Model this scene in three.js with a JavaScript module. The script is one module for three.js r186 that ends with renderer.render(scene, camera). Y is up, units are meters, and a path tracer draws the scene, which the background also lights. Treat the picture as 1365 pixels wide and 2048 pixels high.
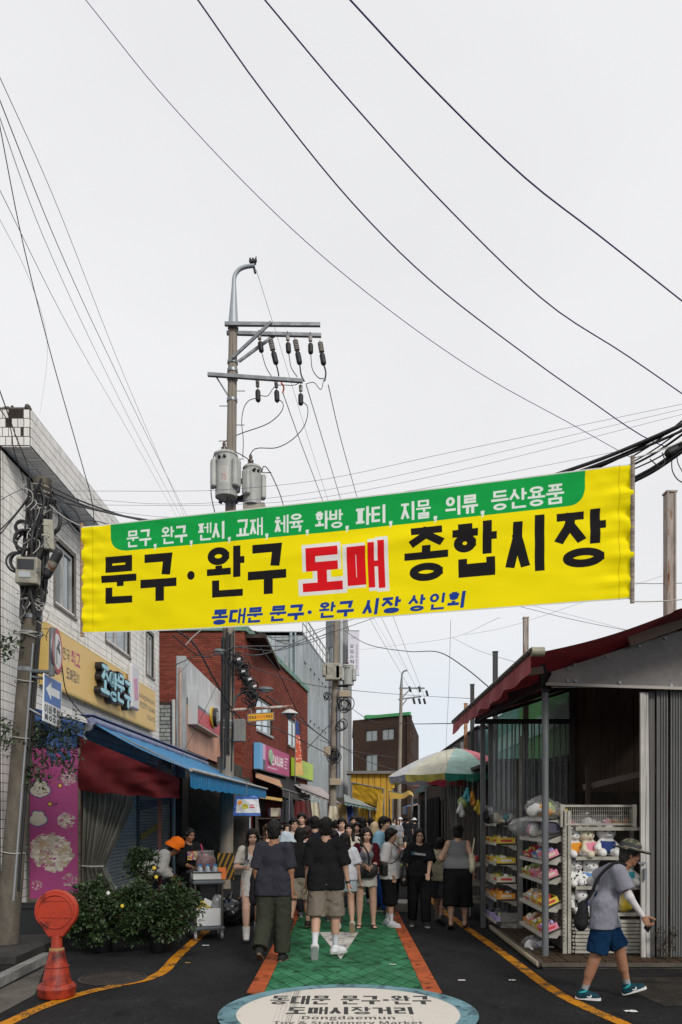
import*as THREE from 'three';
import{mergeGeometries}from 'three/addons/utils/BufferGeometryUtils.js';
import{RoundedBoxGeometry}from 'three/addons/geometries/RoundedBoxGeometry.js';
import{ImprovedNoise}from 'three/addons/math/ImprovedNoise.js';

// ---------------------------------------------------------------- camera, sky, sun, exposure
const F=1593,PX=697,PY=1633,HC=1.8;// focal length and principal point of the photograph, eye height
const scene=new THREE.Scene();
const camera=new THREE.PerspectiveCamera(2*Math.atan(PY / F)*180 / Math.PI,PX / PY,0.1,900);
camera.position.set(0,HC,0);
camera.lookAt(0,HC,-10);
camera.setViewOffset(2*PX,2*PY,0,0,1365,2048);
const renderer=new THREE.WebGLRenderer({antialias:true});
renderer.toneMapping=THREE.LinearToneMapping;
renderer.toneMappingExposure=1.48;
renderer.shadowMap.enabled=true;

const noise3=new ImprovedNoise();
const fbm3=(x,y,z,o=4)=>{let a=0.5,s=0;for(let i=0;i<o;i++){s +=a*noise3.noise(x,y,z);x*=2.03;y*=2.03;z*=2.03;a*=0.5;}return s;};
{// overcast sky
const w=512,h=256,d=new Float32Array(w*h*4);
for(let j=0;j<h;j++)for(let i=0;i<w;i++){
const up=(j + 0.5)/ h*Math.PI - Math.PI / 2,az=(i + 0.5)/ w*2*Math.PI;
const x=Math.cos(up)*Math.cos(az),y=Math.sin(up),z=Math.cos(up)*Math.sin(az),k=4*(j*w + i);
const n=fbm3(x*2.2 + 7,y*4.5 + 3,z*2.2 + 1,5),low=Math.exp(-Math.pow((y - 0.09)/ 0.10,2));
const b=0.575*(1 + 0.10*n)*(y<0?0.35:1);
const gap=low*Math.max(0,Math.min(1,0.5 + 2.6*n));// thin places in the cloud low down show blue
d[k]=b*(1 - 0.16*gap);d[k + 1]=b*(1.003 - 0.06*gap);d[k + 2]=b*(1.022 + 0.03*gap);d[k + 3]=1;
}
const t=new THREE.DataTexture(d,w,h,THREE.RGBAFormat,THREE.FloatType);
t.mapping=THREE.EquirectangularReflectionMapping;t.magFilter=t.minFilter=THREE.LinearFilter;t.needsUpdate=true;
scene.background=t;scene.environment=t;
}
const sun=new THREE.DirectionalLight(new THREE.Color(1,0.965,0.91),1.5);
sun.position.set(19,28,21);sun.target.position.set(0,0,-14);
sun.castShadow=true;sun.shadow.radius=26;sun.shadow.mapSize.set(2048,2048);
Object.assign(sun.shadow.camera,{left:-40,right:40,top:50,bottom:-50,near:1,far:160});
sun.name='sun';scene.add(sun,sun.target);

// ---------------------------------------------------------------- helpers
let seed=12345;
const rnd=()=>{seed=(seed*1664525 + 1013904223)>>>0;return seed / 4294967296;};
const rr=(a,b)=>a +(b - a)*rnd();
const pick=(a)=>a[Math.floor(rnd()*a.length)% a.length];
const V=(x,y,z)=>new THREE.Vector3(x,y,z);
const P=(px,py,Z)=>V((px - PX)/ F*Z,HC -(py - PY)/ F*Z,-Z);// the point at depth Z (metres) that the photograph shows at a pixel
const G=(px,py)=>P(px,py,HC*F /(py - PY));// the point of the ground there
const yAt=(py,Z)=>HC -(py - PY)/ F*Z,xAt=(px,Z)=>(px - PX)/ F*Z;
const zX=(px,X)=>F*X /(px - PX);// depth of the vertical plane X at a pixel column
const lin=(c)=>Array.isArray(c)?new THREE.Color().setRGB(...c):new THREE.Color(c);

// periodic value noise for textures
const hsh=(x,y,s)=>{let n=(x*374761393 + y*668265263 + s*1274126177)|0;n=Math.imul(n ^(n>>>13),1274126177);return((n ^(n>>>16))>>>0)/ 4294967296;};
const vnoise=(x,y,p,q,s)=>{
const xi=Math.floor(x),yi=Math.floor(y),f=x - xi,g=y - yi,u=f*f*(3 - 2*f),v=g*g*(3 - 2*g),m=(a,b)=>((a % b)+ b)% b;
const a=hsh(m(xi,p),m(yi,q),s),b=hsh(m(xi + 1,p),m(yi,q),s),c=hsh(m(xi,p),m(yi + 1,q),s),d=hsh(m(xi + 1,p),m(yi + 1,q),s);
return(a +(b - a)*u)*(1 - v)+(c +(d - c)*u)*v;
};
const fbm=(u,v,p,q,o,s)=>{let a=0.5,t=0,n=0;for(let i=0;i<o;i++){t +=a*vnoise(u*p,v*q,p,q,s + i);n +=a;a*=0.55;p*=2;q*=2;}return t / n;};
function dataTex(n,fn,srgb=true){
const d=new Uint8Array(n*n*4);
for(let j=0;j<n;j++)for(let i=0;i<n;i++){
const c=fn(i / n,j / n),k=4*(j*n + i);const a=Array.isArray(c)?c:[c,c,c];
for(let e=0;e<3;e++)d[k + e]=Math.max(0,Math.min(255,a[e]*255));d[k + 3]=255;
}
const t=new THREE.DataTexture(d,n,n);t.wrapS=t.wrapT=THREE.RepeatWrapping;t.magFilter=THREE.LinearFilter;t.minFilter=THREE.LinearMipmapLinearFilter;
t.generateMipmaps=true;if(srgb)t.colorSpace=THREE.SRGBColorSpace;t.needsUpdate=true;return t;
}
const rep=(t,sx,sy=sx)=>{const c=t.clone();c.repeat.set(1 / sx,1 / sy);c.needsUpdate=true;return c;};// one tile covers sx by sy metres
const T={};
T.blotch=dataTex(512,(u,v)=>{const a=fbm(u,v,4,4,6,1),b=fbm(u,v,40,40,3,9);return 0.70 + 0.36*(a - 0.25)+ 0.14*(b - 0.5);});
T.grain=dataTex(256,(u,v)=>0.5 + 0.9*(fbm(u,v,32,32,3,4)- 0.5),false);
T.streak=dataTex(512,(u,v)=>{const a=fbm(u,v,48,3,5,21),b=fbm(u,v,5,4,5,33),c=Math.max(0,fbm(u,v,70,2,3,41)- 0.60)*2.2;return 0.93 + 0.07*(a - 0.5)+ 0.22*(b - 0.5)- c*0.4;});
T.weave=dataTex(256,(u,v)=>{const a=Math.sin(u*256*Math.PI / 2)*0.5 + Math.sin(v*256*Math.PI / 2)*0.5;return 0.9 + 0.05*a + 0.22*(fbm(u,v,5,5,5,51)- 0.5);});
T.wood=dataTex(512,(u,v)=>{const g=fbm(u,v,3,60,4,61),r=fbm(u,v,2,10,4,67);return[0.78 + 0.4*(g - 0.5)+ 0.3*(r - 0.5),0.76 + 0.4*(g - 0.5)+ 0.3*(r - 0.5),0.74 + 0.42*(g - 0.5)+ 0.28*(r - 0.5)];});
T.rust=dataTex(512,(u,v)=>{const a=fbm(u,v,5,3,6,71),b=fbm(u,v,24,8,4,77),k=Math.max(0,Math.min(1,(a*0.7 + b*0.3 - 0.47)*9));const q=0.78 + 0.3*(b - 0.5);return[q*(1 - k)+ k*(0.50 + 0.3*(b - 0.5)),q*(1 - k)+ k*(0.29 + 0.2*(b - 0.5)),q*0.99*(1 - k)+ k*0.17];});
T.asphalt=dataTex(1024,(u,v)=>{const a=fbm(u,v,256,256,2,81),c=fbm(u,v,6,6,6,87),e=hsh(Math.floor(u*512),Math.floor(v*512),91);return 0.60 + 0.42*(a - 0.5)+ 0.42*(c - 0.5)+(e>0.985?0.22:0)+(fbm(u,v,60,60,2,95)>0.80?0.18:0)- 0.9*Math.max(0,fbm(u,v,9,9,4,97)- 0.62);});
T.paint=dataTex(1024,(u,v)=>{const a=fbm(u,v,200,200,2,101),c=fbm(u,v,6,5,6,105),w=Math.max(0,fbm(u,v,14,12,5,111)- 0.56)*3.4*a;return 0.92 + 0.24*(a - 0.5)+ 0.40*(c - 0.5)- w;});

const MATS={};
function mat(key,color,rough=0.8,o={}){// a material of its own under a plain key
if(MATS[key])return MATS[key];
const{tex,size=1,bump,bumpTex,bumpSize,phys,...rest}=o;
const soft=rough>=0.7&&rest.specularIntensity===undefined&&!rest.metalness;if(soft)rest.specularIntensity=0.3;
const m=phys||soft||rest.specularIntensity !==undefined||rest.transmission !==undefined||rest.clearcoat !==undefined?new THREE.MeshPhysicalMaterial():new THREE.MeshStandardMaterial();
m.name=key;m.color=lin(color);m.roughness=rough;m.side=THREE.DoubleSide;
if(tex){m.map=Array.isArray(size)?rep(T[tex],...size):rep(T[tex],size);m.userData.metres=true;}
if(bump){m.bumpMap=rep(T[bumpTex||'grain'],bumpSize||0.3);m.bumpScale=bump;m.userData.metres=true;}
Object.assign(m,rest);
return MATS[key]=m;
}
const pm=(color,rough=0.8,o={})=>mat('plain' + JSON.stringify([color,rough,o]),color,rough,o);

function prep(g,color){
g=g.index?g.toNonIndexed():g;
for(const k of Object.keys(g.attributes))if(!['position','normal','uv','color'].includes(k))g.deleteAttribute(k);
if(!g.attributes.normal)g.computeVertexNormals();
if(!g.attributes.uv)g.setAttribute('uv',new THREE.BufferAttribute(new Float32Array(g.attributes.position.count*2),2));
if(color&&!g.attributes.color){const a=new Float32Array(g.attributes.position.count*3).fill(1);g.setAttribute('color',new THREE.BufferAttribute(a,3));}
return g;
}
function merge(list){
list=list.flat(9).filter(Boolean);const c=list.some((g)=>g.attributes.color);
if(list.length===1)return list[0];
const l=list.map((g)=>prep(g,c));if(!c)l.forEach((g)=>g.deleteAttribute('color'));
return mergeGeometries(l);
}
function metreUV(g){// uv in metres from the axis each face looks along
g=g.index?g.toNonIndexed():g;if(!g.attributes.normal)g.computeVertexNormals();
const p=g.attributes.position,n=g.attributes.normal,uv=new Float32Array(p.count*2);
for(let i=0;i<p.count;i++){
const j=i - i % 3;let ax=0,ay=0,az=0;
for(let k=0;k<3;k++){ax +=Math.abs(n.getX(j + k));ay +=Math.abs(n.getY(j + k));az +=Math.abs(n.getZ(j + k));}
const x=p.getX(i),y=p.getY(i),z=p.getZ(i);
if(ay>=ax&&ay>=az){uv[2*i]=x;uv[2*i + 1]=z;}else if(ax>=az){uv[2*i]=z;uv[2*i + 1]=y;}else{uv[2*i]=x;uv[2*i + 1]=y;}
}
g.setAttribute('uv',new THREE.BufferAttribute(uv,2));return g;
}
const used={};
const numbered=(n)=>{used[n]=(used[n]||0)+ 1;return used[n]===1?n:n + '_' + String(used[n]- 1).padStart(3,'0');};
function mesh(name,geo,m,parent){
geo=Array.isArray(geo)?merge(geo):geo;
if(m.userData.metres&&!geo.userData.keepUV)geo=metreUV(geo);
const o=new THREE.Mesh(geo,m);o.castShadow=o.receiveShadow=true;
if(parent){o.name=name;parent.add(o);}else{o.name=numbered(name);scene.add(o);}
return o;
}
const keepUV=(g)=>{g.userData.keepUV=true;return g;};
function thing(name,label,category,pos=[0,0,0],turn=0,group){
const o=new THREE.Group();o.name=numbered(name);scene.add(o);
if(pos.isVector3)o.position.copy(pos);else o.position.set(...pos);o.rotation.y=turn;o.userData={label,category};if(group)o.userData.group=group;return o;
}
function tag(o,label,category,group){Object.assign(o.userData,{label,category});if(group)o.userData.group=group;return o;}
function parts(name,list,m,parent){list.flat(9).forEach((g)=>mesh(name,g,m,parent));}
function structure(name,geo,m,parent){const o=mesh(name,geo,m,parent);o.userData.kind='structure';return o;}
function dup(root,pos,turn,label,group){
const r=root.clone();r.name=numbered(root.name.replace(/_\d\d\d$/,''));scene.add(r);r.userData={...root.userData};
if(pos.isVector3)r.position.copy(pos);else r.position.set(...pos);r.rotation.y=turn;if(label)r.userData.label=label;if(group)r.userData.group=group;return r;
}
// geometries
const xf=(g,x=0,y=0,z=0,rx=0,ry=0,rz=0)=>g.applyMatrix4(new THREE.Matrix4().compose(V(x,y,z),new THREE.Quaternion().setFromEuler(new THREE.Euler(rx,ry,rz,'YXZ')),V(1,1,1)));
const box=(w,h,d,x=0,y=0,z=0,rx=0,ry=0,rz=0)=>xf(new THREE.BoxGeometry(w,h,d),x,y,z,rx,ry,rz);
const rbox=(w,h,d,r,x=0,y=0,z=0,rx=0,ry=0,rz=0)=>xf(new RoundedBoxGeometry(w,h,d,2,r),x,y,z,rx,ry,rz);
const bx=(x0,x1,y0,y1,z0,z1)=>box(Math.abs(x1 - x0),Math.abs(y1 - y0),Math.abs(z1 - z0),(x0 + x1)/ 2,(y0 + y1)/ 2,(z0 + z1)/ 2);
const cyl=(r0,r1,h,x=0,y=0,z=0,rx=0,ry=0,rz=0,n=20,open=false)=>xf(new THREE.CylinderGeometry(r1,r0,h,n,1,open),x,y,z,rx,ry,rz);// r0 below, r1 above
const ball=(r,x=0,y=0,z=0,sx=1,sy=1,sz=1,n=14)=>{const g=new THREE.SphereGeometry(r,n,Math.max(6,n*0.7|0));g.scale(sx,sy,sz);return g.translate(x,y,z);};
const lathe=(pts,n=24)=>new THREE.LatheGeometry(pts.map(([r,y])=>new THREE.Vector2(r,y)),n);
const quatTo=(d,up=V(0,1,0))=>new THREE.Quaternion().setFromUnitVectors(up,d.clone().normalize());
function rod(a,b,r,r2=r,n=8){const d=b.clone().sub(a),g=new THREE.CylinderGeometry(r2,r,d.length(),n);g.applyQuaternion(quatTo(d));const c=a.clone().add(b).multiplyScalar(0.5);return g.translate(c.x,c.y,c.z);}
function beam(a,b,w,h){// a bar of width w (sideways) and height h between two points
const d=b.clone().sub(a),g=new THREE.BoxGeometry(w,h,d.length()),m=new THREE.Matrix4().lookAt(a,b,Math.abs(d.clone().normalize().y)>0.98?V(0,0,1):V(0,1,0));
g.applyMatrix4(m);const c=a.clone().add(b).multiplyScalar(0.5);return g.translate(c.x,c.y,c.z);
}
const curve=(pts)=>new THREE.CatmullRomCurve3(pts,false,'centripetal');
const tube=(pts,r,n=30,k=6)=>new THREE.TubeGeometry(curve(pts),n,r,k);
const sag=(a,b,s,n=8)=>Array.from({length:n + 1},(_,i)=>{const t=i / n,p=a.clone().lerp(b,t);p.y -=s*4*t*(1 - t);return p;});
function sheet(nu,nv,f,thick=0){// a surface f(u, v) -> Vector3, given real thickness when thick is set
const make=(off)=>{
const g=new THREE.PlaneGeometry(1,1,nu,nv),p=g.attributes.position,uv=g.attributes.uv,N=[];
for(let i=0;i<p.count;i++){const u=uv.getX(i),v=uv.getY(i),q=f(u,v);p.setXYZ(i,q.x,q.y,q.z);}
g.computeVertexNormals();for(let i=0;i<p.count;i++){const n=g.attributes.normal;p.setXYZ(i,p.getX(i)+ n.getX(i)*off,p.getY(i)+ n.getY(i)*off,p.getZ(i)+ n.getZ(i)*off);}
return g;
};
return thick?merge([make(thick / 2),make(-thick / 2)]):make(0);
}
function plate(pts,t,axis='z'){// an outline in x, y given thickness t along z
const s=new THREE.Shape(pts.map(([x,y])=>new THREE.Vector2(x,y)));
return new THREE.ExtrudeGeometry(s,{depth:t,bevelEnabled:false}).translate(0,0,-t / 2);
}
function quadUV(a,b,c,d,t=0){// a flat board with uv 0..1, corners from lower left counter-clockwise, thickness t behind
const g=new THREE.BufferGeometry(),n=b.clone().sub(a).cross(d.clone().sub(a)).normalize().multiplyScalar(-t),B=[a,b,c,d].map((p)=>p.clone().add(n)),pos=[],uv=[];
const q=(p0,p1,p2,p3,u)=>{pos.push(...[p0,p1,p2,p0,p2,p3].flatMap((p)=>[p.x,p.y,p.z]));uv.push(...(u||[0.003,0.003,0.004,0.003,0.004,0.004,0.003,0.003,0.004,0.004,0.003,0.004]));};
q(a,b,c,d,[0,0,1,0,1,1,0,0,1,1,0,1]);
if(t){q(B[1],B[0],B[3],B[2]);q(B[0],B[1],b,a);q(b,B[1],B[2],c);q(c,B[2],B[3],d);q(d,B[3],B[0],a);}
g.setAttribute('position',new THREE.Float32BufferAttribute(pos,3));g.setAttribute('uv',new THREE.Float32BufferAttribute(uv,2));g.computeVertexNormals();return keepUV(g);
}
const canvas=(w,h,draw)=>{const c=document.createElement('canvas');c.width=w;c.height=h;draw(c.getContext('2d'),w,h);const t=new THREE.CanvasTexture(c);t.colorSpace=THREE.SRGBColorSpace;t.anisotropy=8;return t;};
const printed=(w,h,draw,rough=0.6,o={})=>{const m=o.transmission !==undefined?new THREE.MeshPhysicalMaterial():new THREE.MeshStandardMaterial();m.map=canvas(w,h,draw);m.roughness=rough;m.side=THREE.DoubleSide;Object.assign(m,o);return m;};

// many small pieces on a wall, given as copies of one block: o = corner, ux and uy run along the wall, n looks out
function cladding(name,parent,o,ux,uy,w,h,tw,th,gap,t,m,opt={}){
const n=ux.clone().cross(uy).normalize(),holes=opt.holes||[],L=[];
const rows=Math.floor((h + gap)/(th + gap)),pw=tw + gap;
for(let r=0;r<rows;r++){
const off=opt.bond?(r % 2)*pw / 2:0;
for(let x=-off;x<w;x +=pw){
const a=Math.max(0,x),b=Math.min(w,x + tw);if(b - a<0.02)continue;
const y=r*(th + gap),cx=(a + b)/ 2,cy=y + th / 2;
if(holes.some(([x0,x1,y0,y1])=>b>x0&&a<x1&&cy>y0&&cy<y1))continue;
if(opt.skip&&opt.skip(cx,cy))continue;
L.push([cx,cy,b - a]);
}
}
const g=metreUV(new THREE.BoxGeometry(1,1,1)),im=new THREE.InstancedMesh(g,m,L.length),R=new THREE.Matrix4().makeBasis(ux,uy,n),mm=new THREE.Matrix4(),c=new THREE.Color();
L.forEach(([cx,cy,bw],i)=>{
const p=o.clone().addScaledVector(ux,cx).addScaledVector(uy,cy).addScaledVector(n,t / 2 + rr(-0.0015,0.0015));
mm.copy(R).scale(V(bw,th,t)).setPosition(p);im.setMatrixAt(i,mm);
const q=opt.tone?opt.tone(cx,cy):rr(0.86,1.06);if(Array.isArray(q))c.setRGB(...q);else c.setRGB(q,q,q);im.setColorAt(i,c);
});
im.name=name;im.castShadow=im.receiveShadow=true;im.userData.kind='stuff';parent.add(im);return im;
}

// ---------------------------------------------------------------- Hangul lettering drawn stroke by stroke
const CHO='ㄱㄲㄴㄷㄸㄹㅁㅂㅃㅅㅆㅇㅈㅉㅊㅋㅌㅍㅎ',JUNG='ㅏㅐㅑㅒㅓㅔㅕㅖㅗㅘㅙㅚㅛㅜㅝㅞㅟㅠㅡㅢㅣ',JONG=' ㄱㄲㄳㄴㄵㄶㄷㄹㄺㄻㄼㄽㄾㄿㅀㅁㅂㅄㅅㅆㅇㅈㅊㅋㅌㅍㅎ';
const JAMO={
'ㄱ':[[0,0,1,0,0.92,1]],'ㄴ':[[0,0,0,1,1,1]],'ㄷ':[[1,0,0,0,0,1,1,1]],'ㄹ':[[0,0,1,0,1,0.5,0,0.5,0,1,1,1]],'ㅁ':[[0,0,1,0,1,1,0,1,'z']],
'ㅂ':[[0,0,0,1,1,1,1,0],[0,0.48,1,0.48]],'ㅅ':[[0.52,0,0.5,0.3,0,1],[0.5,0.32,1,1]],'ㅇ':['o'],'ㅈ':[[0.04,0,0.96,0],[0.52,0,0.46,0.4,0,1],[0.5,0.42,1,1]],
'ㅊ':[[0.36,0,0.64,0],[0.04,0.26,0.96,0.26],[0.52,0.26,0.44,0.58,0,1],[0.5,0.58,1,1]],'ㅋ':[[0,0,1,0,0.92,1],[0,0.48,0.95,0.48]],'ㅌ':[[1,0,0,0,0,1,1,1],[0,0.5,0.95,0.5]],
'ㅍ':[[0,0,1,0],[0,1,1,1],[0.27,0,0.3,1],[0.73,0,0.7,1]],'ㅎ':[[0.34,0,0.66,0],[0,0.26,1,0.26],'h'],
};
const VOW={// strokes in the box of the upright or of the level vowel
'ㅏ':[[0.3,0,0.3,1],[0.3,0.45,1,0.45]],'ㅐ':[[0,0.03,0,0.97],[1,0,1,1],[0,0.47,1,0.47]],'ㅑ':[[0.3,0,0.3,1],[0.3,0.32,1,0.32],[0.3,0.6,1,0.6]],'ㅓ':[[0.8,0,0.8,1],[0,0.45,0.8,0.45]],
'ㅔ':[[0.5,0.03,0.5,0.97],[1,0,1,1],[0,0.45,0.5,0.45]],'ㅕ':[[0.8,0,0.8,1],[0,0.3,0.8,0.3],[0,0.58,0.8,0.58]],'ㅖ':[[0.42,0.03,0.42,0.97],[1,0,1,1],[0,0.3,0.42,0.3],[0,0.58,0.42,0.58]],'ㅣ':[[0.6,0,0.6,1]],
'ㅗ':[[0,1,1,1],[0.5,0,0.5,1]],'ㅛ':[[0,1,1,1],[0.3,0,0.3,1],[0.7,0,0.7,1]],'ㅜ':[[0,0,1,0],[0.55,0,0.55,1]],'ㅠ':[[0,0,1,0],[0.3,0,0.3,1],[0.7,0,0.7,1]],'ㅡ':[[0,0.5,1,0.5]],
};
const MIX={'ㅘ':'ㅗㅏ','ㅙ':'ㅗㅐ','ㅚ':'ㅗㅣ','ㅝ':'ㅜㅓ','ㅞ':'ㅜㅔ','ㅟ':'ㅜㅣ','ㅢ':'ㅡㅣ'};
function strokes(c,list,x,y,w,h,t){
const X=(u)=>x + t / 2 + u*(w - t),Y=(v)=>y + t / 2 + v*(h - t);
for(const s of list){
c.beginPath();
if(s==='o')c.ellipse(x + w / 2,y + h / 2,(w - t)/ 2,(h - t)/ 2,0,0,7);
else if(s==='h')c.ellipse(x + w / 2,Y(0.74),(w - t)*0.4,(h - t)*0.26,0,0,7);
else{for(let i=0;i + 1<s.length;i +=2)if(s[i]!=='z')i?c.lineTo(X(s[i]),Y(s[i + 1])):c.moveTo(X(s[i]),Y(s[i + 1]));if(s[s.length - 1]==='z')c.closePath();}
c.stroke();
}
}
function syllable(c,ch,x,y,w,h,tk){
const n=ch.charCodeAt(0)- 0xac00,co=CHO[Math.floor(n / 588)],vo=JUNG[Math.floor(n % 588 / 28)],fi=JONG[n % 28],f=fi !==' ',B=(k,a,b,e,d,q=1)=>{c.lineWidth=t*q;strokes(c,k,x + a*w,y + b*h,(e - a)*w,(d - b)*h,t*q);};
const t=tk*(f?0.9:1);c.lineCap=c.hangulCap||'square';c.lineJoin=c.hangulCap==='round'?'round':'miter';
const C=JAMO[co];
if(MIX[vo]){
const[a,b]=MIX[vo];
if(f){B(C,0.02,0,0.6,0.36,0.9);B(VOW[a],0,0.37,0.64,0.56,0.85);B(VOW[b],0.66,0,1,0.62,0.9);B(JAMO[fi],0.14,0.66,0.96,1,0.9);}
else{B(C,0.04,0.02,0.6,0.5);B(VOW[a],0,0.54,0.66,a==='ㅡ'?0.84:0.82);B(VOW[b],0.68,0,1,1);}
}else if('ㅗㅛㅜㅠㅡ'.includes(vo)){
if(f){const d='ㅜㅠ'.includes(vo);B(C,0.12,0,0.88,0.34,0.92);if(vo==='ㅡ')B(VOW[vo],0,0.4,1,0.56);else if(d)B(VOW[vo],0,0.4,1,0.64,0.92);else B(VOW[vo],0,0.34,1,0.59,0.92);B(JAMO[fi],0.12,0.66,0.88,1,0.92);}
else if('ㅜㅠ'.includes(vo)){B(C,0.12,0.02,0.88,0.46);B(VOW[vo],0,0.54,1,1);}
else if(vo==='ㅡ'){B(C,0.12,0.04,0.88,0.6);B(VOW[vo],0,0.7,1,0.95);}else{B(C,0.1,0.02,0.9,0.52);B(VOW[vo],0,0.5,1,0.96);}
}else{
const two='ㅐㅔㅖㅒ'.includes(vo),tq=two?0.72:1,cw=two?0.5:0.58,open='ㅓㅕㅔㅖ'.includes(vo);
if(f){B(C,0,0.02,cw -(open?0.06:0),0.54,0.94);B(VOW[vo],cw -(open?0.08:-0.06),0,1,0.6,0.94*tq);B(JAMO[fi],0.14,0.66,0.96,1,0.92);}
else{B(C,0,0.08,cw -(open?0.06:0),0.9);B(VOW[vo],cw -(open?0.1:-0.06),0,1,1,tq);}
}
}
function letterSolid(ch,w,h,t,extra,depth,z){// the same strokes as raised bars, x to the side and y up
const L=[];let cur=[];const c={lineWidth:0,beginPath(){cur=[];},moveTo(x,y){cur=[[x,y]];},lineTo(x,y){cur.push([x,y]);},closePath(){cur.push(cur[0]);},ellipse(x,y,a,b){for(let i=0;i<=18;i++)cur.push([x + a*Math.cos(i / 18*6.2832),y + b*Math.sin(i / 18*6.2832)]);},stroke(){L.push([cur,c.lineWidth]);}};
syllable(c,ch,0,0,w,h,t);const out=[];
for(const[p,lw]of L)p.forEach(([x,y],i)=>{const W=lw + 2*extra;out.push(xf(new THREE.CylinderGeometry(W / 2,W / 2,depth,12),x - w / 2,h / 2 - y,z,Math.PI / 2));if(i){const[a,b]=p[i - 1],l=Math.hypot(x - a,y - b);out.push(box(l,W,depth*0.998,(x + a)/ 2 - w / 2,h / 2 -(y + b)/ 2,z,0,0,-Math.atan2(y - b,x - a)));}});
return out;
}
// draws text with cells of w by h pixels; letters other than Hangul come from the sans font
function hangul(c,text,x,y,w,h,t,o={}){
const gap=o.gap??w*0.1;c.save();c.strokeStyle=c.fillStyle=o.color||'#000';c.hangulCap=o.cap;
c.translate(x,y);if(o.skew)c.transform(1,0,-o.skew,1,o.skew*h,0);let q=0;
for(const ch of text){
if(ch===' ')q +=o.space??w*0.45;
else if(ch==='·'){c.beginPath();c.ellipse(q + w*0.2,h*0.52,t*0.72,t*0.72*(o.dot||1),0,0,7);c.fill();q +=w*0.4 + gap;}
else if(ch===','){c.beginPath();c.moveTo(q,h*0.86);c.lineTo(q + t*1.1,h*0.86);c.lineTo(q + t*1.0,h*1.02);c.lineTo(q + t*0.2,h*1.14);c.lineTo(q + t*0.35,h*1.0);c.lineTo(q,h*1.0);c.fill();q +=t + gap;}
else if(ch>='가'&&ch<='힣'){syllable(c,ch,q,0,w,h,t);q +=w + gap;}
else{c.font='bold ' + h*1.12 + 'px sans-serif';c.fillText(ch,q,h*0.93);q +=c.measureText(ch).width + gap*0.4;}
}
c.restore();return q;
}

// ---------------------------------------------------------------- ground, lane and markings
const laneX=(Z)=>{const t=Math.max(0,Z - 13);return -0.005*Math.min(Z,13)+ 0.0030*t*t*(1 /(1 + t*0.012));};// the lane bends to one side far off
const asphaltMat=mat('asphalt',[0.036,0.035,0.0365],0.86,{tex:'asphalt',size:3.1,bump:0.004,bumpTex:'grain',bumpSize:0.16,specularIntensity:0.35});
structure('road',(()=>{const g=new THREE.PlaneGeometry(500,500,1,1);g.rotateX(-Math.PI / 2);return g;})(),asphaltMat);
function ribbon(path,w,y,n=60){// a flat strip on the ground along points
const c=curve(path),pos=[],idx=[];
for(let i=0;i<=n;i++){
const p=c.getPoint(i / n),t=c.getTangent(i / n),s=V(t.z,0,-t.x).normalize().multiplyScalar(w / 2),j=1 + 0.10*noise3.noise(i*0.9,w*7,y*99);
pos.push(p.x + s.x*j,y,p.z + s.z*j,p.x - s.x*j,y,p.z - s.z*j);if(i<n)idx.push(2*i,2*i + 1,2*i + 2,2*i + 1,2*i + 3,2*i + 2);
}
const g=new THREE.BufferGeometry();g.setAttribute('position',new THREE.Float32BufferAttribute(pos,3));g.setIndex(idx);g.computeVertexNormals();return g;
}
const flatPoly=(pts,y)=>{const s=new THREE.Shape(pts.map((p)=>new THREE.Vector2(p.x,-p.z)));const g=new THREE.ShapeGeometry(s);g.rotateX(-Math.PI / 2);return g.translate(0,y,0);};
// worn yellow edge lines
T.worn=dataTex(1024,(u,v)=>{const a=fbm(u,v,9,9,6,201),b=fbm(u,v,90,90,3,207),k=Math.max(0,Math.min(1,(a*0.6 + b*0.5 - 0.60)*9));return[0.80*(1 - k)+ 0.22*k + 0.1*(b - 0.5),0.52*(1 - k)+ 0.21*k + 0.1*(b - 0.5),0.09*(1 - k)+ 0.2*k];});
const yellowPaint=mat('yellow line paint',[0.80,0.80,0.80],0.7,{tex:'worn',size:1.3,bump:0.002,bumpSize:0.12});
structure('yellow_line_marking',ribbon([[-60,2080],[20,2044],[76,2018],[152,1991],[231,1972],[290,1960],[323,1946],[350,1918],[380,1890],[408,1866],[440,1838],[480,1800],[520,1765]].map(([x,y])=>G(x,y)),0.135,0.004,90),yellowPaint);
structure('yellow_line_marking',ribbon([[845,1780],[880,1816],[908,1838],[936,1858],[968,1880],[1012,1911],[1053,1942],[1091,1970],[1132,1995],[1190,2023],[1241,2045],[1320,2080]].map(([x,y])=>G(x,y)),0.13,0.004,90),yellowPaint);

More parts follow.
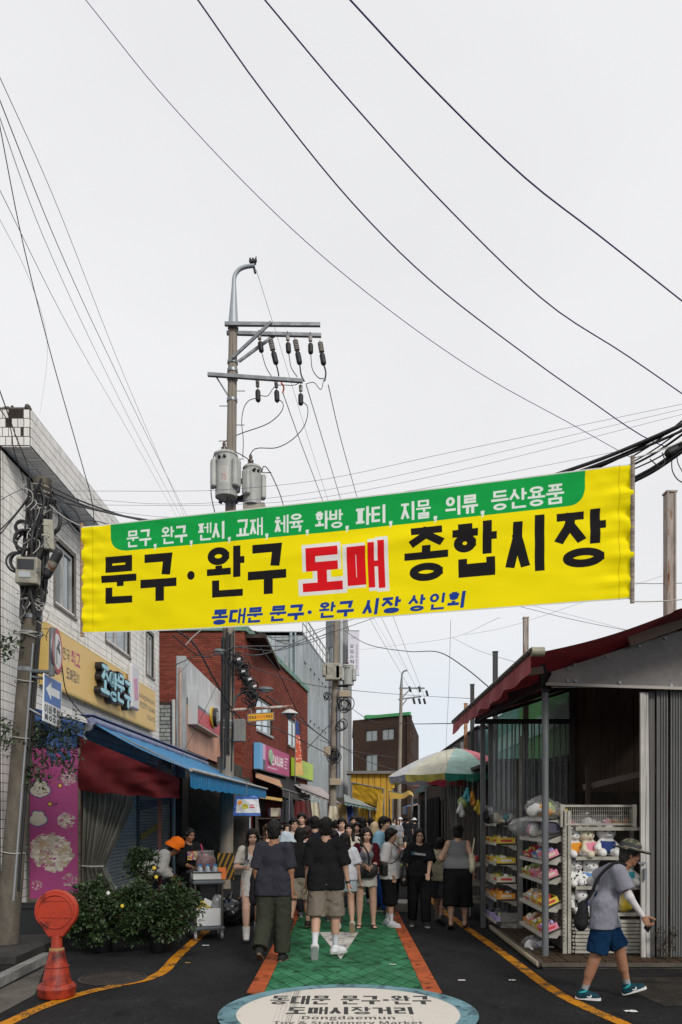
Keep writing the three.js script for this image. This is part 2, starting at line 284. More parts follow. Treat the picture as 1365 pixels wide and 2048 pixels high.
// the green lane of stamped lozenges, in lane coordinates: u across, s = distance from the camera
const greenMats=[0,1,2].map((i)=>mat('green lane paint ' + i,[[0.040,0.195,0.090],[0.034,0.170,0.076],[0.050,0.215,0.104]][i],0.72,{tex:'paint',size:1.7,bump:0.0025,bumpSize:0.13}));
const orangeMats=[0,1].map((i)=>mat('orange edge paint ' + i,[[0.46,0.105,0.034],[0.40,0.092,0.032]][i],0.75,{tex:'paint',size:1.3,bump:0.0025,bumpSize:0.13}));
const lane=new THREE.Group();lane.name='painted_lane';lane.userData.kind='structure';scene.add(lane);
{
const W=0.815,z0=7.4,zFar=70,pts=[];const edge=(u)=>{const a=[];for(let z=z0;z<=zFar;z +=0.8)a.push(V(laneX(z)+ u,0,-z));return a;};
const strip=(u0,u1,y,m,name,a=z0,b=zFar)=>{const pos=[],idx=[];let k=0;for(let z=a;z<=b;z +=0.8,k++){pos.push(laneX(z)+ u0,y,-z,laneX(z)+ u1,y,-z);if(k)idx.push(2*k - 2,2*k - 1,2*k,2*k - 1,2*k + 1,2*k);}const g=new THREE.BufferGeometry();g.setAttribute('position',new THREE.Float32BufferAttribute(pos,3));g.setIndex(idx);g.computeVertexNormals();return mesh(name,g,m,lane);};
strip(-W - 0.19,W + 0.19,0.0035,mat('lane joint',[0.012,0.022,0.016],0.9,{tex:'asphalt',size:2}),'lane_bed');
strip(-W,W,0.0075,greenMats[0],'far_lane_paint',23.4,zFar);strip(W + 0.002,W + 0.18,0.0078,orangeMats[0],'far_edge_paint',17.8,zFar);strip(-W - 0.18,-W - 0.002,0.0078,orangeMats[0],'far_edge_paint',17.8,zFar);
const dw=0.205,dl=0.43,gp=0.011;
const clip=(poly,f)=>{const o=[];poly.forEach((p,i)=>{const q=poly[(i + 1)% poly.length],a=f(p),b=f(q);if(a>=0)o.push(p);if((a>=0)!==(b>=0)){const t=a /(a - b);o.push([p[0]+(q[0]- p[0])*t,p[1]+(q[1]- p[1])*t]);}});return o;};
const slab=(poly,top)=>{const n=poly.length,pos=[];const q=poly.map(([u,s])=>[laneX(s)+ u,-s]),R=(p)=>[p[0],top,p[1]],B=(p)=>[p[0],0.001,p[1]];for(let i=1;i + 1<n;i++)pos.push(...R(q[0]),...R(q[i]),...R(q[i + 1]));for(let i=0;i<n;i++){const a=q[i],b=q[(i + 1)% n];pos.push(...B(a),...B(b),...R(b),...B(a),...R(b),...R(a));}const g=new THREE.BufferGeometry();g.setAttribute('position',new THREE.Float32BufferAttribute(pos,3));g.computeVertexNormals();return g;};
let count=0;const rest=[];
const inOval=(u,s)=>Math.hypot(u,s - 7.28)<1.14;
for(let row=0;;row++){
const s=z0 + row*dl / 2;if(s>23.4)break;
for(let k=-6;k<=6;k++){
const u=(k +(row % 2)*0.5)*dw;let poly=[[u - dw / 2 + gp*0.62,s],[u,s - dl / 2 + gp*1.3],[u + dw / 2 - gp*0.62,s],[u,s + dl / 2 - gp*1.3]];
poly=clip(clip(poly,(p)=>p[0]+ W),(p)=>W - p[0]);poly=clip(poly,(p)=>p[1]- z0);if(poly.length<3||inOval(u,s))continue;
const g=slab(poly.slice().reverse(),0.0085 + rr(-0.001,0.001));
if(count<290&&s>8.2){mesh('paver',g,pick(greenMats),lane);count++;}else if(s>8.2)rest.push(g);
}
}
mesh('far_paver',rest,greenMats[0],lane).userData.kind='stuff';
for(const sd of[-1,1])for(let s=7.6;s<17.8;s +=0.205){
const a=W + 0.004,b=W + 0.18;if(inOval(sd*(W + 0.1),s + 0.1))continue;
const poly=[[sd*a,s],[sd*b,s + 0.10],[sd*b,s + 0.295],[sd*a,s + 0.195]];mesh('edge_paver',slab(sd>0?poly.reverse():poly,0.0088 + rr(-0.0006,0.0006)),pick(orangeMats),lane);
}
}
const whitePaint=mat('white road paint',[0.62,0.59,0.55],0.75,{tex:'paint',size:1.1,bump:0.002,bumpSize:0.12});
structure('arrow_marking',flatPoly([G(639,1866),G(682,1921),G(718,1866)],0.0145),whitePaint);
structure('arrow_marking',flatPoly([P(706,1800,1),P(712,1792,1),P(732,1792,1),P(734,1808,1)].map((_,i)=>G([684,700,738,712][i],[1800,1786,1786,1800][i])),0.0145),whitePaint);
structure('arrow_marking',flatPoly([G(742,1790),G(757,1812),G(775,1790)],0.0145),whitePaint);
for(let z=30;z<62;z +=9)structure('arrow_marking',flatPoly([V(laneX(z)- 0.35,0,-z - 2),V(laneX(z),0,-z),V(laneX(z)+ 0.35,0,-z - 2)],0.0145),whitePaint);

// the round street emblem
{
const em=new THREE.Group();em.name='street_emblem_marking';em.userData.kind='structure';em.position.set(0,0,-7.28);scene.add(em);
const bluePaint=mat('pale blue road paint',[0.165,0.305,0.345],0.75,{tex:'paint',size:1.2,bump:0.002,bumpSize:0.1});
const ring=new THREE.RingGeometry(1.015,1.18,96,1);ring.rotateX(-Math.PI / 2);ring.translate(0,0.0185,0);mesh('ring',ring,bluePaint,em);
const disc=new THREE.CircleGeometry(1.02,96);disc.rotateX(-Math.PI / 2);disc.translate(0,0.0165,0);keepUV(disc);
const q=(m)=>m*1024 / 2.04;// metres to texture pixels
mesh('disc',disc,printed(1024,1024,(c,w,h)=>{
c.fillStyle='#c9c2b8';c.fillRect(0,0,w,h);seed=77;
for(let i=0;i<9000;i++){const g=rr(140,230)|0;c.fillStyle=`rgba(${g},${g - 5},${g - 12},0.16)`;c.fillRect(rnd()*w,rnd()*h,rr(1,5),rr(1,7));}
for(let i=0;i<60;i++){c.strokeStyle=`rgba(60,58,56,${rr(0.1, 0.4)})`;c.lineWidth=rr(0.6,1.8);c.beginPath();let x=rnd()*w,y=rnd()*h;c.moveTo(x,y);for(let k=0;k<4;k++){x +=rr(-34,34);y +=rr(-30,30);c.lineTo(x,y);}c.stroke();}
const zy=(Z)=>(8.30 - Z)/ 2.04*1024,cx=(px,Z)=>512 + xAt(px,Z)/ 2.04*1024,ink='#2e2d2e';
const line=(t,Z0,Z1,pxa,pxb,tk,o={})=>{const a=cx(pxa,(Z0 + Z1)/ 2),b=cx(pxb,(Z0 + Z1)/ 2),h0=zy(Z1)- zy(Z0),n=t.length;const tmp=document.createElement('canvas').getContext('2d');const W1=hangul(tmp,t,0,0,100,h0,tk,o);c.save();c.translate(a,zy(Z0));c.scale((b - a)/ W1,1);hangul(c,t,0,0,100,h0,tk,{color:ink,...o});c.restore();};
line('동대문 문구·완구',7.93,7.56,541,866,26);line('도매시장거리',7.46,7.18,574,832,22);
c.fillStyle='#4a4846';c.textAlign='center';
c.save();c.translate(512,zy(7.00));c.scale(1,1.25);c.font='bold 66px sans-serif';c.fillText('Dongdaemun',0,0);c.restore();
c.save();c.translate(512,zy(6.84));c.scale(0.96,1.2);c.font='bold 58px sans-serif';c.fillText('Toy & Stationery Market',0,0);c.restore();
c.strokeStyle='#57534f';c.lineWidth=2.5;c.setLineDash([9,5]);c.strokeRect(cx(600,7.1),zy(7.12),q(1.0),q(0.38));c.setLineDash([]);
// 東大門文具玩具市場 in plain strokes
const K={'東':[[0,2,10,2],[1,3.6,9,3.6,9,6.4,1,6.4,1,3.6],[1,5,9,5],[5,0,5,10],[5,6.4,1,9.5],[5,6.4,9,9.5]],'大':[[0,3.5,10,3.5],[5,0,5,3.5,1,10],[5,3.5,9,10]],'門':[[1,10,1,0,4,0,4,4,1,4],[1,2,4,2],[9,10,9,0,6,0,6,4,9,4],[9,2,6,2]],'文':[[5,0,5,2],[0,2.5,10,2.5],[2.5,3,8.5,10],[7.5,3,1.5,10]],'具':[[2,0,8,0,8,6.5,2,6.5,2,0],[2,2.2,8,2.2],[2,4.4,8,4.4],[0,7.5,10,7.5],[3.5,8,1.5,10],[6.5,8,8.5,10]],'玩':[[0,1,4,1],[0,4.5,4,4.5],[0,9,4,8],[2,1,2,8.5],[5.5,1,9.5,1],[5,4,10,4],[6.5,4,6,7,4.8,10],[8,4,8,9.3,10,9.3,10,7.6]],'市':[[5,0,5,10],[0,2,10,2],[1.5,8.5,1.5,4,8.5,4,8.5,8.5]],'場':[[0,3.5,4,3.5],[2,1,2,8.5],[0,9,4,8],[5.5,0.5,9.5,0.5,9.5,4,5.5,4,5.5,0.5],[5.5,2.2,9.5,2.2],[4.5,5.4,10,5.4],[6,5.4,4.8,8],[5.5,6.8,9.5,6.8,9,10],[7.4,6.9,5.6,10]]};
c.strokeStyle='#45423f';c.lineWidth=8;c.textAlign='left';[...'東大門文具玩具市場'].forEach((ch,i)=>{for(const s of K[ch]){c.beginPath();for(let k=0;k<s.length;k +=2){const x=cx(626,6.7)+ i*68 + s[k]*5.6,y=zy(6.78)+ s[k + 1]*6;k?c.lineTo(x,y):c.moveTo(x,y);}c.stroke();}});
for(let i=0;i<34;i++){const x=cx(rr(556,594),7.5);c.fillStyle=`rgba(92,88,84,${rr(0.10, 0.32)})`;c.fillRect(x,rr(0,80),rr(1,4),rr(300,900));}// tyre scuffs along the lane
},0.78),em);
}
// manhole, kerb, pavement patch, litter
{
const o=thing('manhole_cover','round rusty iron manhole cover set in the asphalt beside the planters','manhole cover',G(226,1957));
const m=mat('cast iron',[0.062,0.050,0.042],0.7,{tex:'blotch',size:0.7,metalness:0.35});
mesh('rim',lathe([[0.345,0],[0.375,0],[0.375,0.010],[0.345,0.010]],48),m,o);mesh('plate',cyl(0.342,0.342,0.006,0,0.003,0,0,0,0,48),m,o);
const st=[];for(let r=1;r<=7;r++)for(let k=0;k<6*r;k++){const a=k /(6*r)*6.283;st.push(box(0.03,0.006,0.016,Math.cos(a)*r*0.045,0.008,Math.sin(a)*r*0.045,0,-a +(r % 2)*0.7,0));}mesh('raised_pattern',st,m,o);
}
const concrete=mat('concrete',[0.27,0.255,0.235],0.9,{tex:'blotch',size:1.6,bump:0.003,bumpSize:0.2});
{
const a=G(96,1921),b=G(-120,2030);structure('kerb',beam(a.clone().setY(0.05),b.clone().setY(0.05),0.12,0.10),mat('kerb stone',[0.30,0.295,0.28],0.85,{tex:'blotch',size:0.9,bump:0.003,bumpSize:0.15}));
structure('pavement',flatPoly([G(-200,2110),G(0,2028),G(70,1990),G(90,1935),G(-120,2040)],0.004),mat('pavement concrete',[0.16,0.145,0.125],0.92,{tex:'blotch',size:1.1,bump:0.004,bumpSize:0.2}));
structure('raised_ground',bx(-9,-4.05,0,0.09,-24,-9.7),mat('raised paving',[0.07,0.066,0.062],0.9,{tex:'blotch',size:1.4,bump:0.004}));
structure('concrete_patch',flatPoly([G(1260,1955),G(1365,1955),G(1420,2010),G(1330,2014),G(1275,1988)],0.0042),mat('rough patch',[0.085,0.075,0.062],0.95,{tex:'asphalt',size:1.2,bump:0.006}));
}
[[1231,1966,'torn white paper scrap on the asphalt near the circle marking',0.05],[925,1961,'small white paper scrap on the dark asphalt by the yellow line',0.045],[412,1892,'crumpled white tissue lying beside the trolley wheels',0.06],[786,1932,'thin white wrapper strip lying on the green lozenge paving',0.05],[376,1927,'yellowed dry leaf lying on the asphalt near the planters',0.04],[1262,2024,'torn paper strip lying behind the walking man in trainers',0.07]].forEach(([x,y,label,s],i)=>{
seed=500 + i;if(x===1231){x=924;y=1962;}else if(x===925){x=1025;y=1962;}
const p=G(x,y);tag(mesh('litter_scrap',sheet(6,3,(u,v)=>V((u - 0.5)*s*1.6,0.008 + 0.012*Math.abs(noise3.noise(u*4,v*4,i)),(v - 0.5)*s)),pm(i===4?[0.3,0.2,0.09]:[0.6,0.6,0.58],0.9)),label,'litter').position.set(p.x,y===1932?0.012:0.001,p.z);
});

// ---------------------------------------------------------------- the white tiled building with its yellow shop sign
const glassDark=mat('window glass',[0.34,0.38,0.40],0.08,{metalness:0.65});
const whiteFrame=mat('white window frame',[0.62,0.62,0.60],0.5,{tex:'blotch',size:0.8});
const steel=mat('galvanised steel',[0.36,0.38,0.40],0.45,{tex:'blotch',size:0.5,metalness:0.6});
const darkMetal=mat('dark painted metal',[0.035,0.036,0.038],0.5,{metalness:0.3});
const blackRubber=mat('black rubber',[0.012,0.012,0.013],0.6);
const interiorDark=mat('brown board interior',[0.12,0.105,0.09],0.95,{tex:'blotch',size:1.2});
function wallWindow(parent,o,ux,w,h,deep,opt={}){// a window unit in its opening: o = lower corner on the wall face
const uy=V(0,1,0),n=ux.clone().cross(uy),B=new THREE.Matrix4().makeBasis(ux,uy,n).setPosition(o.clone().addScaledVector(n,-deep)),ap=(g)=>g.applyMatrix4(B);
const f=mesh('window',[box(w,0.06,0.07,w / 2,0.03,0),box(w,0.06,0.07,w / 2,h - 0.03,0),box(0.06,h - 0.12,0.07,0.03,h / 2,0),box(0.06,h - 0.12,0.07,w - 0.03,h / 2,0),box(0.07,h - 0.12,0.06,w / 2,h / 2,0.004)].map(ap),opt.frame||whiteFrame,parent);
for(const s of[0,1]){const x=s?w*0.75:w*0.25;mesh('pane',ap(box(w / 2 - 0.09,h - 0.12,0.008,x,h / 2,-0.01 + s*0.012)),opt.glass||glassDark,f);}
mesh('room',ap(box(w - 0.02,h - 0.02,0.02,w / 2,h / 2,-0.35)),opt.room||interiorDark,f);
return f;
}
{
const b=thing('tiled_building','two storey building clad in small white tiles behind the cable-tangled pole','building');
const X=-5.1,z0=11.69,z1=21.44,yTop=7.22,wz=(px)=>zX(px,X);
const tileM=mat('white glazed tile',[0.85,0.835,0.80],0.32,{bump:0.0006,bumpSize:0.06}),grout=mat('grout',[0.075,0.062,0.052],0.95,{tex:'blotch',size:0.7});
const wins=[[wz(110),wz(148),5.5,6.62],[wz(212),wz(258),5.5,6.6],[wz(293),wz(306),5.4,6.5]];
// the core wall leaves real openings at the windows
const walls=[];let zc=z0;for(const[a,c,lo,hi]of wins){walls.push(bx(X,X - 0.35,0,yTop,-zc,-a),bx(X,X - 0.35,0,lo,-a,-c),bx(X,X - 0.35,hi,yTop,-a,-c));zc=c;}walls.push(bx(X,X - 0.35,0,yTop,-zc,-z1),bx(X - 0.35,X - 6,0,yTop,-z0 - 0.2,-z0),bx(X - 0.35,X - 6,0,yTop,-z1,-z1 + 0.2),bx(X - 6,X - 6.2,0,yTop,-z1,-z0),bx(X - 0.351,X - 6,yTop,yTop + 0.2,-z1,-z0));
const w=mesh('wall',walls,grout,b);
const dirt=(s,y)=>{const k=0.5 + fbm3(s*0.9,y*0.35,3,4),q=0.80 + 0.30*k + rr(-0.06,0.05),st=fbm3(s*9,y*0.25,8,3)>0.17?0.80:1;return[q*st,q*st*0.985,q*st*0.955];};
cladding('tiles',w,V(X,0,-z0),V(0,0,-1),V(0,1,0),z1 - z0,yTop,0.084,0.126,0.0095,0.012,tileM,{bond:false,tone:dirt,holes:wins.map(([a,c,lo,hi])=>[a - z0,c - z0,lo,hi]).concat([[wz(77)- z0 + 0.1,wz(299)- z0 - 0.1,4.05,4.9]])});
cladding('tiles',w,V(X - 6,0,-z0),V(1,0,0),V(0,1,0),6,yTop,0.084,0.126,0.0095,0.012,tileM,{tone:dirt});
cladding('tiles',w,V(X,0,-z1),V(-1,0,0),V(0,1,0),5.9,yTop,0.084,0.126,0.0095,0.012,tileM,{tone:dirt});
for(const[a,c,lo,hi]of wins){
const f=wallWindow(b,V(X,lo + 0.02,-a - 0.02),V(0,0,-1),c - a - 0.04,hi - lo - 0.04,0.06);
parts('reveal',[bx(X + 0.016,X - 0.2,lo,hi,-a + 0.10,-a),bx(X + 0.016,X - 0.2,lo,hi,-c,-c - 0.10),bx(X + 0.04,X - 0.2,lo - 0.05,lo - 0.001,-a + 0.1,-c - 0.1),bx(X + 0.016,X - 0.2,hi + 0.001,hi + 0.08,-a + 0.1,-c - 0.1)],mat('brown reveal tile',[0.26,0.225,0.19],0.6,{tex:'blotch',size:0.5}),f);
}
// overhanging parapet
const Xp=-4.68,zp0=11.72,zp1=21.5,yb=7.25,yt=7.80,pp=mesh('parapet',[bx(Xp,X - 6.2,yb,yt,-zp0,-zp1)],grout,b);pp.geometry.computeBoundingBox();
const tw=0.078,th=0.122,gp=0.0115,one=new THREE.BoxGeometry(tw,th,0.014),oneS=new THREE.BoxGeometry(0.014,th,tw),tones=[0.76,0.71,0.67,0.79].map((v,i)=>mat('parapet tile ' + i,[v,v*0.975,v*0.93],0.35,{bump:0.0006,bumpSize:0.06}));
const broken=(x,r)=>r===3&&x>-5.02&&x<-4.80;
for(let r=0;r<4;r++){
const y=yb + 0.008 + r*(th + gp)+ th / 2;
for(let k=0;k<12;k++){const x=Xp - 0.005 - tw / 2 - k*(tw + gp)-(r % 2?0.045:0)+(r % 2&&k===0?0.04:0);if(broken(x,r)||(r===2&&k===3))continue;const m=new THREE.Mesh(one,pick(tones));m.name='tile';m.position.set(x,y,-zp0 + 0.006 + rr(0,0.002));m.castShadow=m.receiveShadow=true;pp.add(m);}
for(let k=0;k<60;k++){const m=new THREE.Mesh(oneS,pick(tones));m.name='tile';m.position.set(Xp + 0.006 + rr(0,0.0015),y,-zp0 - 0.008 - tw / 2 - k*(tw + gp));m.castShadow=m.receiveShadow=true;pp.add(m);}
}
const s0=zp0 + 60*(tw + gp);cladding('tiles',pp,V(Xp,yb + 0.008,-s0),V(0,0,-1),V(0,1,0),zp1 - s0,0.55,tw,th,gp,0.013,tileM,{tone:dirt});
cladding('tiles',pp,V(Xp - 0.9 - 4.6,yb + 0.008,-zp0),V(1,0,0),V(0,1,0),4.38,0.55,tw,th,gp,0.013,tileM,{tone:dirt});
cladding('soffit_tiles',pp,V(Xp - 0.005,yb,-zp0),V(-1,0,0),V(0,0,-1),0.42,zp1 - zp0,0.2,0.084,0.012,0.012,tileM,{});
parts('coping',[rbox(0.5,0.03,zp1 - zp0,0.01,Xp - 0.26,yt + 0.012,-(zp0 + zp1)/ 2)],concrete,b);
seed=31;const ch=[];for(let i=0;i<9;i++)ch.push(xf(new THREE.IcosahedronGeometry(rr(0.02,0.05),0),Xp - rr(0.02,0.4),yt + rr(0.01,0.04),-zp0 - rr(0,0.14),rr(0,3),rr(0,3)));parts('mortar_lump',ch,mat('old mortar',[0.16,0.145,0.125],0.95,{tex:'blotch',size:0.3}),b);
// the yellow shop sign
const sz0=wz(77),sz1=wz(299),sy0=4.0,sy1=4.96,Xs=X + 0.16;
const sg=thing('shop_sign','long yellow shop sign with raised pale blue letters on the tiled wall','shop sign');
const L=sz1 - sz0,u=(px)=>(wz(px)- sz0)/ L;
mesh('sign_face',quadUV(V(Xs,sy0,-sz0),V(Xs,sy0,-sz1),V(Xs,sy1,-sz1),V(Xs,sy1,-sz0),0.14),printed(2048,266,(c,w,h)=>{
c.fillStyle='#e0bb72';c.fillRect(0,0,w,h);seed=5;for(let i=0;i<900;i++){c.fillStyle=`rgba(${rr(200, 255) | 0},${rr(160, 210) | 0},90,0.05)`;c.fillRect(rnd()*w,rnd()*h,rr(1,3),rr(10,90));}
hangul(c,'대한민국',u(92)*w,60,46,58,9,{color:'#5b4a42'});hangul(c,'최고',u(125)*w,50,64,72,11,{color:'#a3325e'});
hangul(c,'문구',u(94)*w,150,40,54,8,{color:'#5b4a42'});hangul(c,'도매점!!',u(115)*w,148,46,58,9,{color:'#5b4a42'});
c.fillStyle='#4d3f33';c.textAlign='right';c.font='bold 46px sans-serif';c.fillText('www.mungushop.co.kr',w - 22,92);
hangul(c,'체인점문의',w - 430,112,34,40,6,{color:'#4d3f33',gap:4});c.font='bold 44px sans-serif';c.fillText('T.745-0400',w - 22,152);c.fillText('F.762-4120',w - 22,214);
},0.45),sg);
mesh('sign_edge',[bx(Xs - 0.005,X,sy1 + 0.001,sy1 + 0.03,-sz0,-sz1),bx(Xs - 0.005,X,sy0 - 0.03,sy0 - 0.001,-sz0,-sz1),bx(Xs - 0.005,X,sy0 - 0.03,sy1 + 0.03,-sz0 + 0.03,-sz0 + 0.001)],pm([0.6,0.42,0.12],0.5),sg);
const faces='조양문구',zA=wz(172),zB=wz(236),st=(zB - zA)/ 4;
[...faces].forEach((chh,i)=>{
const za=zA + i*st,yl=4.5 -(i % 2)*0.05,lay=(l)=>l.map((g)=>xf(g,Xs,yl,-(za + st / 2),0,Math.PI / 2,0)),g=mesh('raised_letter',lay(letterSolid(chh,st*0.94,0.60,0.085,0.04,0.13,0.067)),mat('black letter side',[0.014,0.014,0.016],0.4),sg);
mesh('letter_face',lay(letterSolid(chh,st*0.94,0.60,0.085,0,0.02,0.142)),mat('pale blue letter',[0.34,0.62,0.70],0.4),g);
});
const zc2=wz(246);mesh('cutout_board',xf(new RoundedBoxGeometry(0.62,1.0,0.12,4,0.055),Xs + 0.08,4.72,-zc2,0,Math.PI / 2,0),pm([0.62,0.60,0.60],0.4),sg);
mesh('cutout_band',xf(new RoundedBoxGeometry(0.30,0.5,0.05,3,0.022),Xs + 0.125,4.68,-zc2,0,Math.PI / 2,0.2),pm([0.55,0.24,0.36],0.4),sg);
}
// ---------------------------------------------------------------- the stall with the blue awning under the yellow sign
const bluefab=mat('blue awning fabric',[0.014,0.28,0.62],0.85,{transmission:0.32,thickness:0,tex:'weave',size:0.8});
const redfab=mat('dark red tarpaulin',[0.135,0.013,0.017],0.7,{tex:'blotch',size:1.4,bump:0.002});
{
const s=thing('market_stall','shuttered stall with a sloping bright blue awning and dark red hanging sheet','stall');
const A=V(-4.1,3.30,-12.8),B=V(-4.1,3.32,-23),C=V(-2.3,2.57,-22.3),D=V(-2.3,2.48,-11.6);
mesh('awning_fabric',sheet(40,10,(u,v)=>{const a=A.clone().lerp(B,u),d=D.clone().lerp(C,u),p=a.lerp(d,v);p.y -=0.05*Math.sin(Math.PI*v)- 0.008*Math.sin(u*60);return p;}),bluefab,s);
// scalloped valance with fine vertical pleats
mesh('valance',sheet(220,4,(u,v)=>{const d=D.clone().lerp(C,u);d.y -=0.03 + v*(0.23 - 0.012*Math.cos(u*90));d.x +=0.012*Math.sin(u*330)*(0.2 + v);d.z +=0;return d;}),bluefab,s);
mesh('front_bar',rod(D.clone().add(V(0.02,0,0.05)),C.clone().add(V(0.02,0,-0.05)),0.028),whiteFrame,s);
mesh('cassette',[rod(A.clone().add(V(0,0.02,0.1)),B,0.07,0.07,12),beam(A.clone().add(V(-0.08,0.13,0.1)),B.clone().add(V(-0.08,0.13,0)),0.24,0.02)],mat('lavender awning cover',[0.30,0.33,0.52],0.5,{tex:'blotch',size:1}),s);
parts('awning_arm',[rod(A.clone().add(V(0.03,-0.05,-0.3)),D.clone().add(V(0,-0.02,-0.35)),0.022),rod(B.clone().add(V(0.03,-0.05,0.6)),C.clone().add(V(0,-0.02,0.4)),0.022)],steel,s);
const hub=P(178,1455,12.65);mesh('crank_hub',[xf(cyl(0.06,0.06,0.08),hub.x,hub.y,hub.z,Math.PI / 2),tube([hub.clone(),hub.clone().add(V(-0.06,-0.08,0.03)),hub.clone().add(V(-0.06,-0.16,0.03)),hub.clone().add(V(-0.02,-0.2,0.03))],0.014)],steel,s);
// blue tarpaulin over the back of the stall
const tarp=mat('deep blue tarpaulin',[0.03,0.11,0.36],0.55,{tex:'blotch',size:1.2,transmission:0.12,thickness:0});
mesh('roof_tarpaulin',sheet(20,16,(u,v)=>{const a=V(-7.2,4.15,-12.4).lerp(V(-4.15,3.28,-12.5),u);a.z -=v*10;a.y +=0.04*noise3.noise(u*5,v*9,2);return a;}),tarp,s);
mesh('tarpaulin_edge',sheet(30,6,(u,v)=>{const a=V(-7.2,4.15,-12.4).lerp(V(-4.15,3.28,-12.5),u);a.y -=v*(0.24 + 0.05*noise3.noise(u*6,0,1));a.z +=0.05*noise3.noise(u*9,v*2,3);return a;}),tarp,s);
mesh('blue_side_sheet',sheet(14,10,(u,v)=>V(-4.75 + u*0.47,3.3 - v*0.62,-12.55 + 0.05*noise3.noise(u*5,v*3,5))),tarp,s);
// hanging dark red sheet, tied along the top
mesh('red_sheet',sheet(60,24,(u,v)=>{const a=P(162,1474,12.5).lerp(P(360,1557,12.2),u),b=P(155,1582,12.5).lerp(P(359,1598,12.2),u),f=noise3.noise(u*5 + v*2.2,v*2.4,7),p=a.lerp(b,v);p.y +=0.012*Math.sin(u*22)*v;p.z +=0.05*f + 0.035*Math.sin((u*2.2 - v*1.6)*5)*(0.3 + 0.7*v)+ 0.008*noise3.noise(u*9,v*5,2);return p;}),redfab,s);
parts('post',[beam(V(-3.05,0.09,-12.9),V(-3.05,2.72,-12.9),0.05,0.05),beam(V(-4.3,0.09,-12.75),V(-4.3,3.2,-12.75),0.06,0.06)],mat('dark red post',[0.115,0.025,0.025],0.6),s);
// tied-back translucent curtain
mesh('curtain',sheet(70,40,(u,v)=>{const pin=0.42 + 0.58*Math.min(1,Math.abs(v - 0.63)*2.4),z=12.8 + u*2.5*pin,f=Math.sin(u*58 + 3*noise3.noise(u*4,v,1))*0.045 + 0.05*noise3.noise(u*16,v*2,4);return V(-4.28 +(z - 12.8)*0.3,2.5 - v*2.38,-12.85 + f*1.4 -(z - 12.8)*0.1);}),mat('clear grey plastic curtain',[0.36,0.34,0.29],0.45,{transmission:0.5,thickness:0}),s);
mesh('curtain_tie',tube([V(-4.3,1.01,-12.75),V(-4.12,1.0,-12.74),V(-3.93,1.0,-12.8)],0.014),pm([0.5,0.48,0.44],0.8),s);
// roller shutters
const slats=(z0,z1,y1,m)=>{const l=[];for(let y=0.12;y<y1;y +=0.075)l.push(xf(new THREE.CylinderGeometry(0.022,0.022,z1 - z0,6),-4.98,y,-(z0 + z1)/ 2,Math.PI / 2).scale(1,1,1),box(0.012,0.06,z1 - z0,-4.985,y + 0.036,-(z0 + z1)/ 2));return mesh('roller_shutter',l,m,s);};
slats(15.2,18.7,2.75,mat('pale shutter',[0.60,0.58,0.53],0.5,{tex:'streak',size:2}));
slats(18.9,23.4,2.75,mat('grey shutter',[0.34,0.33,0.305],0.5,{tex:'streak',size:2}));
mesh('shutter_stripe',[beam(V(-4.945,1.3,-19.0),V(-4.945,1.62,-21.2),0.006,0.16)],pm([0.45,0.27,0.03],0.6),s);
mesh('shutter_stripe',[beam(V(-4.945,2.05,-19.0),V(-4.945,2.35,-23.2),0.006,0.2)],pm([0.03,0.06,0.10],0.6),s);
parts('shutter_rail',[bx(-5.05,-4.93,0.09,2.85,-18.72,-18.88),bx(-5.05,-4.93,0.09,2.85,-15.05,-15.18),bx(-5.08,-4.85,2.78,3.1,-15,-23.4)],mat('shutter rail',[0.12,0.115,0.11],0.6),s);
mesh('back_panel',[bx(-5.08,-2.9,0.09,2.95,-23.5,-23.42)],interiorDark,s);
}
